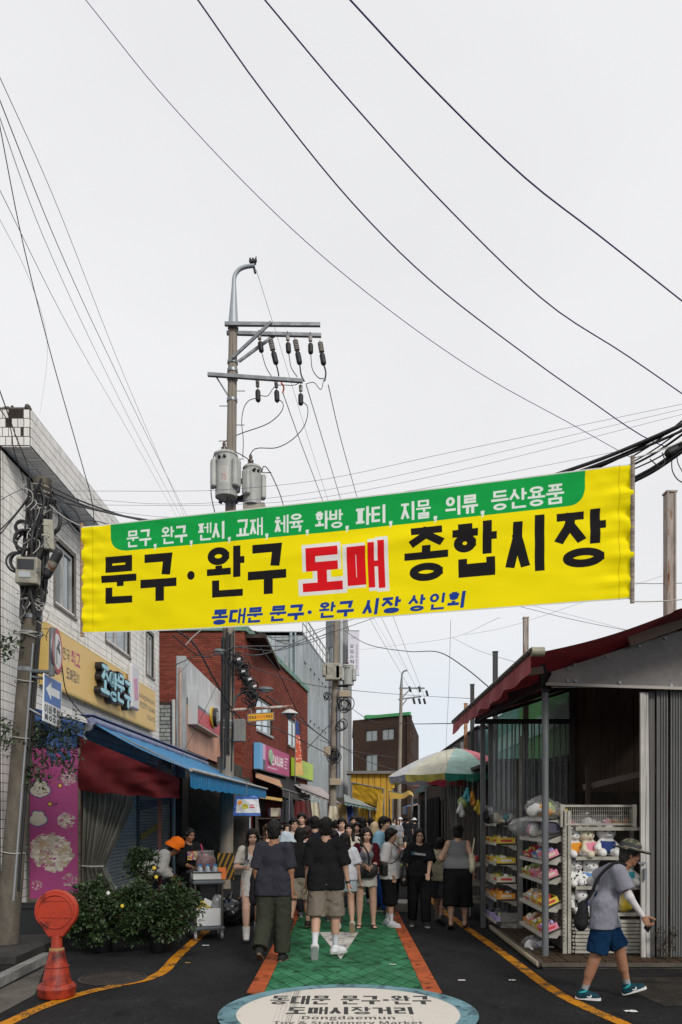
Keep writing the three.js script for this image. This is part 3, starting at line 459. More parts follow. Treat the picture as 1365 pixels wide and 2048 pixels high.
// painted board at the stall's end
{
const a=P(62,1797,12.55),Z=12.55,x0=xAt(60,Z),x1=xAt(157,Z),y0=yAt(1797,Z),y1=yAt(1496,Z);
const o=thing('painted_board','peeling magenta board painted with pale clouds, standing at the end of the stall','painted board');
mesh('board',quadUV(V(x0,y0,-Z),V(x1,y0,-Z),V(x1,y1,-Z),V(x0,y1,-Z),0.03),printed(400,1200,(c,w,h)=>{
c.fillStyle='#963a70';c.fillRect(0,0,w,h);seed=9;
for(let i=0;i<1500;i++){c.fillStyle=`rgba(${rr(120, 190) | 0},${rr(40, 80) | 0},${rr(90, 130) | 0},0.12)`;c.fillRect(rnd()*w,rnd()*h,rr(2,14),rr(2,20));}
c.fillStyle='#2a1720';c.font='bold 128px sans-serif';c.fillText('Kitty',84,150);c.fillStyle='#6f2a50';c.font='15px sans-serif';
const cloud=(x,y,s)=>{for(const[k,col]of[[1.13,'#4a4f7a'],[1,'#b9b2a2']]){c.fillStyle=col;for(const[dx,dy,r]of[[0,0,44],[-44,14,32],[46,12,34],[-16,-28,32],[24,-26,30],[0,26,38],[-30,30,26],[30,30,26]]){c.beginPath();c.arc(x + dx*s,y + dy*s,r*s*k +(k>1?4:0),0,7);c.fill();}}};
cloud(84,325,1.05);cloud(66,560,0.95);
c.fillStyle='#c9a24a';c.strokeStyle='#2a1720';c.lineWidth=6;c.beginPath();c.arc(250,300,18,0,7);c.fill();c.stroke();c.beginPath();c.arc(166,446,17,0,7);c.fill();c.stroke();c.beginPath();c.moveTo(184,448);c.lineTo(230,440);c.lineTo(196,470);c.stroke();
const torn=(x,y,r,n,cols)=>{for(let i=0;i<n;i++){const t=rnd()*6.28,q=Math.sqrt(rnd())*r;c.fillStyle=pick(cols);c.beginPath();const px=x + q*Math.cos(t),py=y + q*Math.sin(t)*0.85,k=rr(6,26)*r / 90;c.moveTo(px - k,py);for(let a2=0;a2<6;a2++)c.lineTo(px + k*rr(0.4,1)*Math.cos(a2),py + k*rr(0.4,1)*Math.sin(a2));c.fill();}};
torn(318,240,62,90,['#a9a39a','#b8b2a8','#8d857a']);torn(302,575,70,120,['#b8b2a6','#a79f92','#8b8173','#c4beb2']);torn(180,830,165,260,['#b9b2a6','#aaa295','#c6c0b4','#94897a','#a38d6a']);torn(330,1050,60,50,['#a9a197','#8c8276']);torn(60,1090,44,40,['#a9a197','#b9b2a6']);
for(let i=0;i<70;i++){c.fillStyle=pick(['#7a4a3a','#5f2b44','#8f6a4a']);c.globalAlpha=rr(0.2,0.6);c.fillRect(rr(0,w),rr(200,h),rr(4,50),rr(2,9));}c.globalAlpha=1;
},0.6),o);
mesh('frame',[bx(x0 - 0.03,x0 - 0.001,0.09,y1,-Z - 0.03,-Z + 0.012),bx(x1 + 0.001,x1 + 0.035,0.09,y1,-Z - 0.03,-Z + 0.012),bx(x0,x1,0.09,y0 - 0.002,-Z - 0.04,-Z)],mat('board frame',[0.20,0.18,0.15],0.8,{tex:'wood',size:0.6}),o);
// trough in front
const t=thing('planter_trough','long black plastic planter trough below the magenta board','planter',[-4.55,0.09,-11.75]);
mesh('trough',[box(1.1,0.4,0.02,0,0.2,0.2),box(1.1,0.4,0.02,0,0.2,-0.2),box(0.02,0.4,0.38,-0.54,0.2,0),box(0.02,0.4,0.38,0.54,0.2,0),box(1.06,0.3,0.38,0,0.16,0)],mat('black plastic',[0.012,0.013,0.014],0.5),t);mesh('rim',[box(1.16,0.035,0.05,0,0.4,0.21),box(1.16,0.035,0.05,0,0.4,-0.21)],mat('black plastic',[0.012,0.013,0.014],0.5),t);
}

// ---------------------------------------------------------------- further houses on the same side
const brickM=mat('red brick',[0.235,0.062,0.042],0.85,{bump:0.002,bumpSize:0.1}),mortarM=mat('mortar',[0.085,0.06,0.05],0.95,{tex:'blotch',size:0.6});
const FZ=(px)=>6.961 /(0.109 +(697 - px)/ 1593),FX=(Z)=>-3.8 + 0.109*(Z - 29),Fp=(Z,y,out=0)=>V(FX(Z)+ out*0.994,y,-Z + out*0.108);
const Fdir=V(0.109,0,-1).normalize();
{
const b=thing('brick_house','two storey red brick house with a green coping behind the transformer pole','house');
const h=8.55,near=Fp(29,0),far=Fp(43.4,0),len=near.distanceTo(far),wins=[[FZ(513),FZ(544),5.2,6.55],[FZ(577),FZ(600),5.2,6.55]].map(([a,c,lo,hi])=>[Fp(a,0).distanceTo(near),Fp(c,0).distanceTo(near),lo,hi]);
const M4=new THREE.Matrix4().makeBasis(Fdir,V(0,1,0),Fdir.clone().cross(V(0,1,0))).setPosition(near),ap=(g)=>g.applyMatrix4(M4),ws=[];let c0=0;
for(const[a,c,lo,hi]of wins){ws.push(bx(c0,a,0,h,-0.3,0),bx(a,c,0,lo,-0.3,0),bx(a,c,hi,h,-0.3,0));c0=c;}ws.push(bx(c0,len,0,h,-0.3,0));
const w=mesh('wall',[...ws.map(ap),bx(-10,near.x,0,h,-29.3,-29),bx(-10,far.x,0,h,-far.z*-1 - 0.3,far.z),bx(-10,far.x - 0.8,h - 0.2,h - 0.05,-43,-29.2)],mortarM,b);
const tone=(x,y)=>{const k=rr(0.72,1.2),q=0.9 + 0.5*fbm3(x*0.5,y*0.5,5,3);return[k*q,k*q*rr(0.9,1.1),k*q];};
cladding('bricks',w,near,Fdir,V(0,1,0),len,h,0.20,0.058,0.011,0.012,brickM,{bond:true,tone,holes:wins});
cladding('bricks',w,V(-10,0,-29),V(1,0,0),V(0,1,0),10 + near.x,h,0.20,0.058,0.011,0.012,brickM,{bond:true,tone,skip:(x,y)=>y<3||x<0.5});
const green=mat('green coping',[0.20,0.40,0.30],0.6,{tex:'blotch',size:1});
parts('coping',[ap(bx(-0.05,len,h,h + 0.24,-0.3,0.1)),bx(-10,near.x - 0.05,h,h + 0.24,-29.3,-28.9)],green,b);
for(const[a,c,lo,hi]of wins){wallWindow(b,near.clone().addScaledVector(Fdir,a + 0.02).setY(lo + 0.02),Fdir,c - a - 0.04,hi - lo - 0.04,0.1,{glass:mat('bright window glass',[0.55,0.66,0.70],0.08,{metalness:0.5})});mesh('sill',ap(bx(a - 0.06,c + 0.06,lo - 0.08,lo - 0.002,-0.08,0.08)),whiteFrame,b);}
// signs on it
const sgn=(name,label,pa,pb,y0,y1,draw,tw=512,th=128)=>{const o=thing(name,label,'shop sign');const a=FZ(pa),c=FZ(pb);mesh('sign_face',quadUV(Fp(a,y0,0.3),Fp(c,y0,0.3),Fp(c,y1,0.3),Fp(a,y1,0.3),0.24),printed(tw,th,draw,0.45),o);mesh('sign_edge',beam(Fp(a,y0 - 0.03,0.2),Fp(c,y0 - 0.03,0.2),0.2,0.04),darkMetal,o);return o;};
const o=sgn('shop_sign','magenta shop sign with white letters and a green disc on the brick house',505,566,3.62,4.62,(c,w,h)=>{c.fillStyle='#b3246d';c.fillRect(0,0,w,h);c.fillStyle='#6aa9d6';c.fillRect(0,0,44,h);c.fillStyle='#d89fc0';c.fillRect(44,0,40,h*0.6);c.fillStyle='#474049';c.fillRect(44,h*0.6,40,h*0.4);hangul(c,'펜시나라',178,34,50,56,11,{color:'#f2efe9'});c.fillStyle='#e5cfdc';for(let i=0;i<4;i++)c.fillRect(418,28 + i*18,rr(40,70),7);for(let i=0;i<9;i++)c.fillRect(120 + i*18,104,11,8);});
{const pz=FZ(526),q=Fp(pz,4.2,0.33);mesh('disc',xf(cyl(0.3,0.3,0.07,0,0,0,0,0,0,28),q.x,q.y,q.z,Math.PI / 2,Math.PI / 2 - 0.11,0),pm([0.28,0.46,0.26],0.4),o);}
sgn('shop_sign','lime green shop sign at the far end of the brick house',580,616,3.75,4.62,(c,w,h)=>{c.fillStyle='#a9c63c';c.fillRect(0,0,w,h);hangul(c,'완구나라',90,34,60,60,8,{color:'#8fac3a'});});
{const v=thing('fabric_flag','tall narrow red and blue printed flag beside the lime green sign','flag');const a=FZ(567),q=Fp(a,0,0.55);mesh('cloth',sheet(8,20,(u,vv)=>V(q.x + 0.35*u*(0.35 + 0.65*vv),6.2 - vv*2.5,q.z - 0.5*u + 0.05*noise3.noise(u*3,vv*5,2)),0.01),printed(64,256,(c,w,h)=>{c.fillStyle='#c9583f';c.fillRect(0,0,w,h);c.fillStyle='#d9b06a';c.fillRect(0,0,w,60);c.fillStyle='#31417e';c.fillRect(0,190,w,66);c.fillStyle='#e8d5c0';for(let i=0;i<18;i++)c.fillRect(rnd()*w,60 + rnd()*120,12,5);},0.8),v);mesh('pole',rod(V(q.x,3.4,q.z),V(q.x,6.6,q.z),0.02),steel,v);}
}
// white and peach boarded front with a red sign box
{
const X=-4.6,z0=zX(372,X),z1=28.7,o=thing('shop_front_board','tall white and peach panel wall over the stalls, with rusty brace','shop front');
const y0=3.7,y1=6.3,ph=5.1;
mesh('panel',bx(X,X - 0.25,y0,ph - 0.1,-z0,-z1),mat('peach panel',[0.72,0.39,0.27],0.6,{tex:'streak',size:3}),o);
mesh('panel',bx(X,X - 0.25,ph + 0.1,y1,-z0,-z1),mat('white panel',[0.76,0.77,0.77],0.5,{tex:'streak',size:3}),o);
mesh('stripe',bx(X - 0.004,X - 0.25,ph - 0.1,ph + 0.1,-z0,-z1),pm([0.10,0.105,0.125],0.5),o);
parts('edge_trim',[bx(X + 0.02,X - 0.24,2.9,y1 + 0.02,-z0 + 0.14,-z0 + 0.01)],mat('pale trim',[0.5,0.52,0.53],0.5,{tex:'streak',size:2}),o);
mesh('brace',rod(V(X - 0.12,3.0,-z0 + 0.19),V(X - 0.12,6.0,-z0 + 0.19),0.03),mat('rusty steel',[0.9,0.62,0.5],0.8,{tex:'rust',size:0.8}),o);
mesh('lower_wall',bx(X - 0.1,X - 0.5,0,y0 - 0.05,-z0,-z1),interiorDark,o);
const g=thing('sign_box','projecting white sign box with red lower half and a yellow oval badge','shop sign'),a=zX(397,X + 0.3),c=zX(441,X + 0.3);
mesh('box',bx(X + 0.28,X + 0.003,4.45,5.45,-a,-c),pm([0.62,0.63,0.63],0.45),g);
mesh('face',quadUV(V(X + 0.284,4.48,-a - 0.05),V(X + 0.284,4.48,-c),V(X + 0.284,5.42,-c),V(X + 0.284,5.42,-a - 0.05)),printed(512,200,(cx,w,h)=>{cx.fillStyle='#cfd0cf';cx.fillRect(0,0,w,h);cx.fillStyle='#c4313a';cx.fillRect(0,h*0.52,w,h*0.48);cx.fillStyle='#4b4f57';cx.fillRect(0,h*0.44,w,h*0.1);cx.fillStyle='#ddd';cx.font='bold 16px sans-serif';hangul(cx,'문구완구',170,h*0.44,16,18,3,{color:'#ddd'});},0.4),g);
const bz=zX(428,X + 0.32);mesh('badge',xf(cyl(0.42,0.42,0.04,0,0,0,0,0,0,30).scale(0.8,1,1.35),X + 0.31,4.95,-bz,0,0,Math.PI / 2),pm([0.62,0.42,0.05],0.4),g);mesh('badge_core',xf(cyl(0.30,0.30,0.12,0,0,0,0,0,0,30),X + 0.38,4.95,-bz,0,0,Math.PI / 2),pm([0.02,0.02,0.025],0.4),g);
mesh('badge_face',quadUV(V(X + 0.445,4.72,-bz + 0.24),V(X + 0.445,4.72,-bz - 0.24),V(X + 0.445,5.18,-bz - 0.24),V(X + 0.445,5.18,-bz + 0.24)),printed(128,128,(cx,w,h)=>{cx.fillStyle='#17171a';cx.fillRect(0,0,w,h);hangul(cx,'문구',10,20,48,80,12,{color:'#d8dbdc',gap:10});},0.4),g);
}
// low wall of grey stone between tiled house and panel wall
{
const o=thing('stone_wall','narrow grey stone-faced wall beside the tiled building','wall');const Z=22.2,x0=-5.7,x1=-4.95;mesh('core',bx(x0,x1,0,5.0,-Z - 0.4,-Z),mortarM,o);
seed=61;for(let y=3.2;y<4.95;y +=0.11)for(let x=x0 + rr(-0.1,0);x<x1 - 0.03;){const w=rr(0.12,0.3),a=Math.max(x,x0 + 0.005),b=Math.min(x + w,x1);if(b - a>0.03)mesh('stone',rbox(b - a - 0.012,0.098,0.05,0.012,(a + b)/ 2,y,-Z + rr(0.0,0.025)),mat('grey stone ' +(w*33 % 3|0),[[0.25,0.27,0.25],[0.20,0.22,0.205],[0.30,0.315,0.29]][w*33 % 3|0],0.85),o);x +=w;}
mesh('pipe',rod(V(-4.86,0,-Z + 0.05),V(-4.86,5.05,-Z + 0.05),0.05),pm([0.42,0.45,0.43],0.5),o);
}
// pale grey apartment blocks
function facadeBlock(name,label,front,side,h,m,wins,opt={}){// footprint corner points (seen from above, counter-clockwise), window rectangles [wall, s0, s1, y0, y1]
const b=thing(name,label,'building'),walls=front,geo=[];
walls.forEach((p,i)=>{
const q=walls[i + 1];if(!q)return;const d=q.clone().sub(p),L=d.length(),u=d.clone().normalize(),n=u.clone().cross(V(0,1,0)),M=new THREE.Matrix4().makeBasis(u,V(0,1,0),n).setPosition(p);
const ws=wins.filter((w)=>w[0]===i).sort((a,c)=>a[1]- c[1]),cols={};ws.forEach((w)=>(cols[w[1].toFixed(2)]||=[]).push(w));let c0=0;
for(const k of Object.keys(cols).sort((a,c)=>a - c)){const l=cols[k].sort((a,c)=>a[3]- c[3]);const[,a,c]=l[0];geo.push(bx(c0,a,0,h,-0.3,0).applyMatrix4(M));let yy=0;for(const w of l){geo.push(bx(a,c,yy,w[3],-0.3,0).applyMatrix4(M));yy=w[4];}geo.push(bx(a,c,yy,h,-0.3,0).applyMatrix4(M));c0=c;}
geo.push(bx(c0,L,0,h,-0.3,0).applyMatrix4(M));
for(const w of ws)wallWindow(b,p.clone().addScaledVector(u,w[1]+ 0.01).setY(w[3]+ 0.01),u,w[2]- w[1]- 0.02,w[4]- w[3]- 0.02,0.1,opt);
if(opt.cope)mesh('coping',bx(-0.05,L + 0.05,h,h + 0.25,-0.35,0.08).applyMatrix4(M),opt.cope,b);
});
const s=new THREE.Shape(side.map((p)=>new THREE.Vector2(p.x,-p.z))),roof=new THREE.ExtrudeGeometry(s,{depth:0.2,bevelEnabled:false});roof.rotateX(-Math.PI / 2);roof.translate(0,h - 0.25,0);
mesh('wall',[...geo],m,b);mesh('roof',roof,m,b);return b;
}
{
const grey=mat('grey render',[0.34,0.345,0.345],0.8,{tex:'streak',size:7}),pale=mat('blue grey render',[0.44,0.485,0.50],0.7,{tex:'streak',size:6});
const AX=(Z)=>-2.63 + 0.109*(Z - 46),a0=V(-7.2,0,-46),a1=V(-2.63,0,-46),a2=V(AX(57),0,-57),zA=(px)=>7.644 /(0.109 +(697 - px)/ 1593);
const ws=[];for(const px of[609,620,628,637,644,650])for(const[y0,y1]of[[9.2,10.9],[6.0,7.7]]){const s=(zA(px)- 46)*1.006;ws.push([1,s,s + 0.75,y0,y1]);}ws.push([0,3.0,4.1,10.6,12.0]);
const A=facadeBlock('grey_apartment_block','pale grey apartment block with a railed roof behind the brick house',[a0,a1,a2],[a0,a1,a2,V(-7.2,0,-57)],12.5,pale,ws,{frame:whiteFrame});
mesh('roof_rail',[beam(a1.clone().setY(13.5),a2.clone().setY(13.5),0.06,0.08),beam(a1.clone().setY(13.0),a2.clone().setY(13.0),0.05,0.05),...Array.from({length:9},(_,i)=>{const p=a1.clone().lerp(a2,i / 8);return beam(p.clone().setY(12.5),p.clone().setY(13.5),0.06,0.06);})],whiteFrame,A);
parts('side_pipe',[rod(V(-3.3,7,-45.9),V(-3.3,12.4,-45.9),0.09),rod(V(-3.05,7,-45.9),V(-3.05,12.4,-45.9),0.06)],pm([0.30,0.36,0.38],0.5),A);
const b0=P(652,1633,63).setY(0),b1=P(690,1633,61).setY(0),b2=P(704,1633,72).setY(0),wb=[];for(const y of[4.5,7.6,10.7,13.8])wb.push([0,0.35,0.95,y,y + 1.3]);
const Bk=facadeBlock('grey_apartment_block','taller grey apartment block with a drainpipe and hanging banner',[b0,b1,b2],[b0,b1,b2,V(b0.x,0,-72)],17.6,grey,wb);
mesh('drainpipe',rod(V(b1.x - 0.25,0.5,b1.z + 0.12),V(b1.x - 0.25,17.2,b1.z + 0.12),0.12),pm([0.45,0.46,0.45],0.5),Bk);
parts('air_conditioner',[0,1,2].map((i)=>box(0.8,0.6,0.35,b0.x + 0.75,6.9 + i*3.1,b0.z + 0.35)),pm([0.5,0.5,0.48],0.5),Bk);
const v=thing('vertical_banner','narrow white vertical banner with dark writing on the tall grey block','banner'),vz=60,x0=xAt(697,vz),x1=xAt(719,vz),y0=yAt(1350,vz),y1=yAt(1262,vz);
mesh('cloth',quadUV(V(x0,y0,-vz),V(x1,y0,-vz),V(x1,y1,-vz),V(x0,y1,-vz),0.02),printed(96,400,(c,w,h)=>{c.fillStyle='#cfcdd6';c.fillRect(0,0,w,h);[...'승암스퀘어'].forEach((ch,i)=>hangul(c,ch,14,120 + i*48,34,34,5,{color:'#4a4850'}));c.save();c.translate(66,120);c.rotate(Math.PI / 2);c.fillStyle='#4a4850';c.font='24px serif';c.fillText('YONGHAM SQUARE',0,0);c.restore();c.strokeStyle='#555';c.lineWidth=4;c.beginPath();c.arc(46,40,26,0.5,2.4);c.stroke();},0.8),v);
mesh('bracket',[rod(V(x0 - 0.6,y1 + 0.02,-vz),V(x1,y1 + 0.02,-vz),0.03),rod(V(x0 - 0.6,y0 - 0.02,-vz),V(x1,y0 - 0.02,-vz),0.03)],steel,v);
}
// dark brown brick house that closes the street
{
const p0=P(706,1633,77).setY(0),p1=P(821,1633,73).setY(0),p2=P(838,1633,92).setY(0),h=yAt(1433,74),wn=[];
for(const[a,b,lo,hi]of[[739,768,1481,1459],[779,808,1481,1459],[739,768,1542,1508]])wn.push([0,xAt(a,75)- p0.x,xAt(b,75)- p0.x,yAt(lo,75),yAt(hi,75)]);
for(const y of[6.2,9.0])for(const s of[3,8,13])wn.push([1,s,s + 1.6,y,y + 1.5]);
const brown=mat('brown brick wall',[0.095,0.062,0.048],0.9,{tex:'blotch',size:2.3});
const B=facadeBlock('brown_brick_house','dark brown brick house with a green roof edge closing the street',[p0,p1,p2],[p0,p1,p2,V(p0.x,0,-92)],h,brown,wn,{glass:mat('far window glass',[0.30,0.34,0.33],0.1,{metalness:0.4}),frame:pm([0.16,0.17,0.16],0.6)});
const d=p1.clone().sub(p0).normalize();cladding('bricks',B.children.find((c)=>c.name==='wall'),p0,d,V(0,1,0),p0.distanceTo(p1),h,0.23,0.065,0.014,0.012,mat('brown brick',[0.085,0.054,0.042],0.9),{bond:true,holes:wn.filter((w)=>w[0]===0).map((w)=>w.slice(1))});
mesh('roof_edge',[beam(p0.clone().setY(h + 0.15).lerp(p1.clone().setY(h + 0.15),0.22),p1.clone().setY(h + 0.15),0.3,0.28),bx(p0.x + 1.2,p0.x + 3.4,h,h + 0.6,p0.z - 1,p0.z - 0.5)],mat('bright green roof edge',[0.07,0.36,0.14],0.6),B);
}

// ---------------------------------------------------------------- utility poles
const poleConcrete=mat('pole concrete',[0.32,0.28,0.23],0.9,{tex:'streak',size:[1.2,3],bump:0.002,bumpSize:0.2});
const cableM=mat('black cable',[0.016,0.016,0.019],0.55),whiteWire=mat('grey white wire',[0.42,0.41,0.38],0.7),creamM=mat('cream enclosure',[0.47,0.44,0.355],0.5,{tex:'blotch',size:0.5});
const coil=(c,r,t,n=3,tilt=0)=>{const l=[];for(let i=0;i<n;i++)l.push(xf(new THREE.TorusGeometry(r*rr(0.85,1.08),t,6,26),c.x + rr(-0.02,0.02),c.y + rr(-0.02,0.02),c.z + i*0.012,rr(-0.25,0.25),rr(-0.4,0.4)+ tilt,0));return l;};
function wraps(a,b,r,y0,y1,turns,t){const p=[];for(let i=0;i<=turns*10;i++){const k=i /(turns*10),y=y0 +(y1 - y0)*k + 0.05*noise3.noise(k*9,turns,t*50),q=a.clone().lerp(b,(y - a.y)/(b.y - a.y)),w=i*0.63;p.push(V(q.x + Math.cos(w)*r,y,q.z + Math.sin(w)*r));}return tube(p,t,turns*24,5);}
{
seed=404;const Z=10.74,a=P(14,1900,Z).setY(0.06),b=P(86,958,Z);
const p=thing('utility_pole','leaning concrete pole wrapped in tangled cables and wires beside the tiled building','utility pole');
const C=(py,dx=0,dz=0)=>{const y=yAt(py,Z),q=a.clone().lerp(b,(y - a.y)/(b.y - a.y));return V(q.x + dx,y,q.z + dz);};
mesh('shaft',rod(a,b,0.15,0.118,24),mat('dirty pole concrete',[0.185,0.16,0.13],0.9,{tex:'blotch',size:[0.5,1.1],bump:0.003,bumpSize:0.2}),p);
mesh('band',[1268,1340,1235].map((py)=>rod(C(py + 4),C(py - 4),0.136,0.136,20)),steel,p);
const cb=[];for(let i=0;i<15;i++){const w=rr(0.2,2.9),r=rr(0.13,0.2),pts=[];for(let py=rr(965,1010);py<rr(1180,1300);py +=26){const q=C(py);pts.push(V(q.x + Math.cos(w + rr(-0.25,0.25))*r*rr(0.9,1.1),q.y,q.z + Math.sin(w)*r*rr(0.8,1.15)));}if(pts.length>3)cb.push(tube(pts,rr(0.008,0.026),40,6));}mesh('cable_run',cb,cableM,p);
mesh('long_cable',tube([1000,1100,1200,1300,1450,1600,1780].map((py,i)=>C(py,0.125,0.075)),0.022,60),cableM,p);
mesh('conduit',tube([1290,1450,1600,1800].map((py)=>C(py,0.09,0.115)),0.014,40),mat('grey conduit',[0.25,0.26,0.28],0.6),p);
const ww=[],bw=[];for(const[y0,y1,n]of[[975,1000,4],[1052,1066,3],[1195,1208,4],[1262,1275,3],[1360,1366,1],[1475,1478,1],[1703,1706,1]])ww.push(wraps(a,b,0.155,yAt(y1,Z),yAt(y0,Z),n,0.0065));for(let i=0;i<22;i++){const q=C(rr(965,1090)),pts=[q.clone().add(V(rr(-0.16,0.16),0,0.15))];for(let k=0;k<4;k++)pts.push(pts[k].clone().add(V(rr(-0.13,0.13),rr(-0.15,0.06),rr(-0.03,0.05))));(i % 3?ww:bw).push(tube(pts,rr(0.004,0.008),24,5));}
for(let i=0;i<14;i++){const q=C(rr(1180,1260)),pts=[q.clone().add(V(rr(-0.14,0.2),0,0.14))];for(let k=0;k<4;k++)pts.push(pts[k].clone().add(V(rr(-0.14,0.14),rr(-0.12,0.1),rr(-0.03,0.05))));(i % 2?ww:bw).push(tube(pts,rr(0.003,0.006),24,5));}
mesh('wire_wraps',ww,whiteWire,p);mesh('loose_wires',bw,cableM,p);
mesh('cable_coil',[...coil(C(1062,-0.17,0.08),0.09,0.012,4,0.6),...coil(C(1088,-0.12,0.12),0.13,0.016,4),...coil(C(1128,-0.19,0.1),0.13,0.014,3,0.3),tube([C(1005,0.2,0.1),C(1030,0.3,0.1),C(1060,0.31,0.1),C(1075,0.22,0.1)],0.026)],cableM,p);
const m1=P(57,1143,Z - 0.26),mb=mesh('meter_box',rbox(0.29,0.35,0.14,0.02,m1.x,m1.y,m1.z,0,0,-0.04),creamM,p);mesh('meter_window',box(0.22,0.13,0.01,m1.x - 0.005,m1.y + 0.075,m1.z + 0.073,0,0,-0.04),mat('meter glass',[0.03,0.033,0.036],0.15),mb);mesh('meter_label',box(0.15,0.07,0.01,m1.x - 0.02,m1.y - 0.06,m1.z + 0.073,0,0,-0.04),pm([0.42,0.45,0.48],0.3),mb);mesh('hasp',box(0.02,0.06,0.03,m1.x + 0.145,m1.y,m1.z + 0.06),steel,mb);
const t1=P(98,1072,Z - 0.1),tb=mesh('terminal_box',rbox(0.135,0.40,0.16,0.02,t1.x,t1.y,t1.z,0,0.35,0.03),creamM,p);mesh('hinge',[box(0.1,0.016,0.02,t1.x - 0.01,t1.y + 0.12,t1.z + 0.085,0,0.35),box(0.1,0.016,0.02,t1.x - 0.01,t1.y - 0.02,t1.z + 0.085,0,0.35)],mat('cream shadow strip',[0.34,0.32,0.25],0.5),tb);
const e0=P(92,1153,Z - 0.2),e1=P(119,1103,Z - 0.2),jc=mesh('cable_closure',new THREE.CapsuleGeometry(0.062,e0.distanceTo(e1)- 0.06,6,18).applyQuaternion(quatTo(e1.clone().sub(e0))).translate((e0.x + e1.x)/ 2,(e0.y + e1.y)/ 2,(e0.z + e1.z)/ 2),cableM,p);const lm=e0.clone().lerp(e1,0.42),ld=e1.clone().sub(e0).normalize();mesh('closure_label',rod(lm.clone().addScaledVector(ld,-0.06),lm.clone().addScaledVector(ld,0.06),0.0645,0.0645,18),mat('worn label',[0.36,0.34,0.31],0.7,{tex:'rust',size:0.2}),jc);
// the two traffic signs on it
const s=thing('one_way_sign','blue and white one way sign with a white arrow, fixed to the leaning pole','traffic sign'),q=[P(87,1441,10.3),P(122,1457,10.95),P(124,1366,10.95),P(89,1346,10.3)];
mesh('plate',quadUV(q[0],q[1],q[2],q[3],0.015),printed(256,280,(c,w,h)=>{c.fillStyle='#dcdedf';c.fillRect(0,0,w,h);c.fillStyle='#1f5fb0';c.fillRect(7,7,w - 14,h*0.56);c.fillStyle='#e4e7e9';c.beginPath();c.moveTo(28,84);c.lineTo(104,28);c.lineTo(104,60);c.lineTo(230,60);c.lineTo(230,108);c.lineTo(104,108);c.lineTo(104,140);c.fill();hangul(c,'일방통행',14,h*0.62,51,92,12,{gap:8,color:'#16181c'});},0.35),s);
mesh('bracket',[rod(C(1356,0.1,0.1),q[2].clone().lerp(q[3],0.6).add(V(-0.03,-0.03,0)),0.02),rod(C(1420,0.1,0.1),q[0].clone().lerp(q[1],0.6).add(V(-0.03,0.05,0)),0.02)],steel,s);
const r=thing('round_traffic_sign','round red ringed traffic sign seen nearly edge on, above the blue sign','traffic sign'),rc=P(114,1303,10.6),dn=V(-0.14,0,-0.99).normalize();const nn=dn.clone().cross(V(0,1,0)).normalize();
const Mx=new THREE.Matrix4().makeBasis(dn,V(0,1,0),nn).setPosition(rc),disc=keepUV(new THREE.CircleGeometry(0.30,40));disc.applyMatrix4(Mx.clone().multiply(new THREE.Matrix4().makeTranslation(0,0,0.012)));
mesh('face',disc,printed(200,200,(c,w)=>{c.fillStyle='#b3262c';c.fillRect(0,0,w,w);c.fillStyle='#dcdcda';c.beginPath();c.arc(100,100,78,0,7);c.fill();c.strokeStyle='#26282b';c.lineWidth=15;c.beginPath();c.moveTo(84,160);c.lineTo(84,92);c.lineTo(118,66);c.stroke();c.fillStyle='#26282b';c.beginPath();c.moveTo(108,42);c.lineTo(150,50);c.lineTo(126,88);c.fill();},0.4),r);
mesh('plate',cyl(0.305,0.305,0.02,0,0,0,Math.PI / 2,0,0,40).applyMatrix4(Mx),steel,r);parts('post',[rod(P(105,1256,10.42),P(104,1352,10.42),0.04,0.04,12),rod(C(1345,0.1,0.1),P(104,1345,10.42),0.03)],mat('sign post grey',[0.16,0.165,0.17],0.5,{metalness:0.4}),r);
}
function insulator(a,b,n,kind){
const d=b.clone().sub(a),L=d.length(),q=quatTo(d.clone().negate()),pr=[],dk=[];
const place=(g,t)=>{g.applyQuaternion(q);const c=a.clone().addScaledVector(d,t);return g.translate(c.x,c.y,c.z);};
pr.push(rod(a,b,0.012));if(kind)for(let i=0;i<n;i++)pr.push(place(new THREE.CylinderGeometry(0.055,0.07,0.03,12),0.12 + 0.4*i / n));else pr.push(place(new THREE.CylinderGeometry(0.05,0.045,L*0.22,12),0.3));
dk.push(place(new THREE.CapsuleGeometry(kind?0.07:0.065,L*(kind?0.3:0.28),4,12),kind?0.78:0.74));return[pr,dk];
}
const porcelain=mat('insulator porcelain',[0.30,0.27,0.25],0.35),transformerM=mat('transformer paint',[0.44,0.45,0.425],0.5,{tex:'streak',size:1.2});
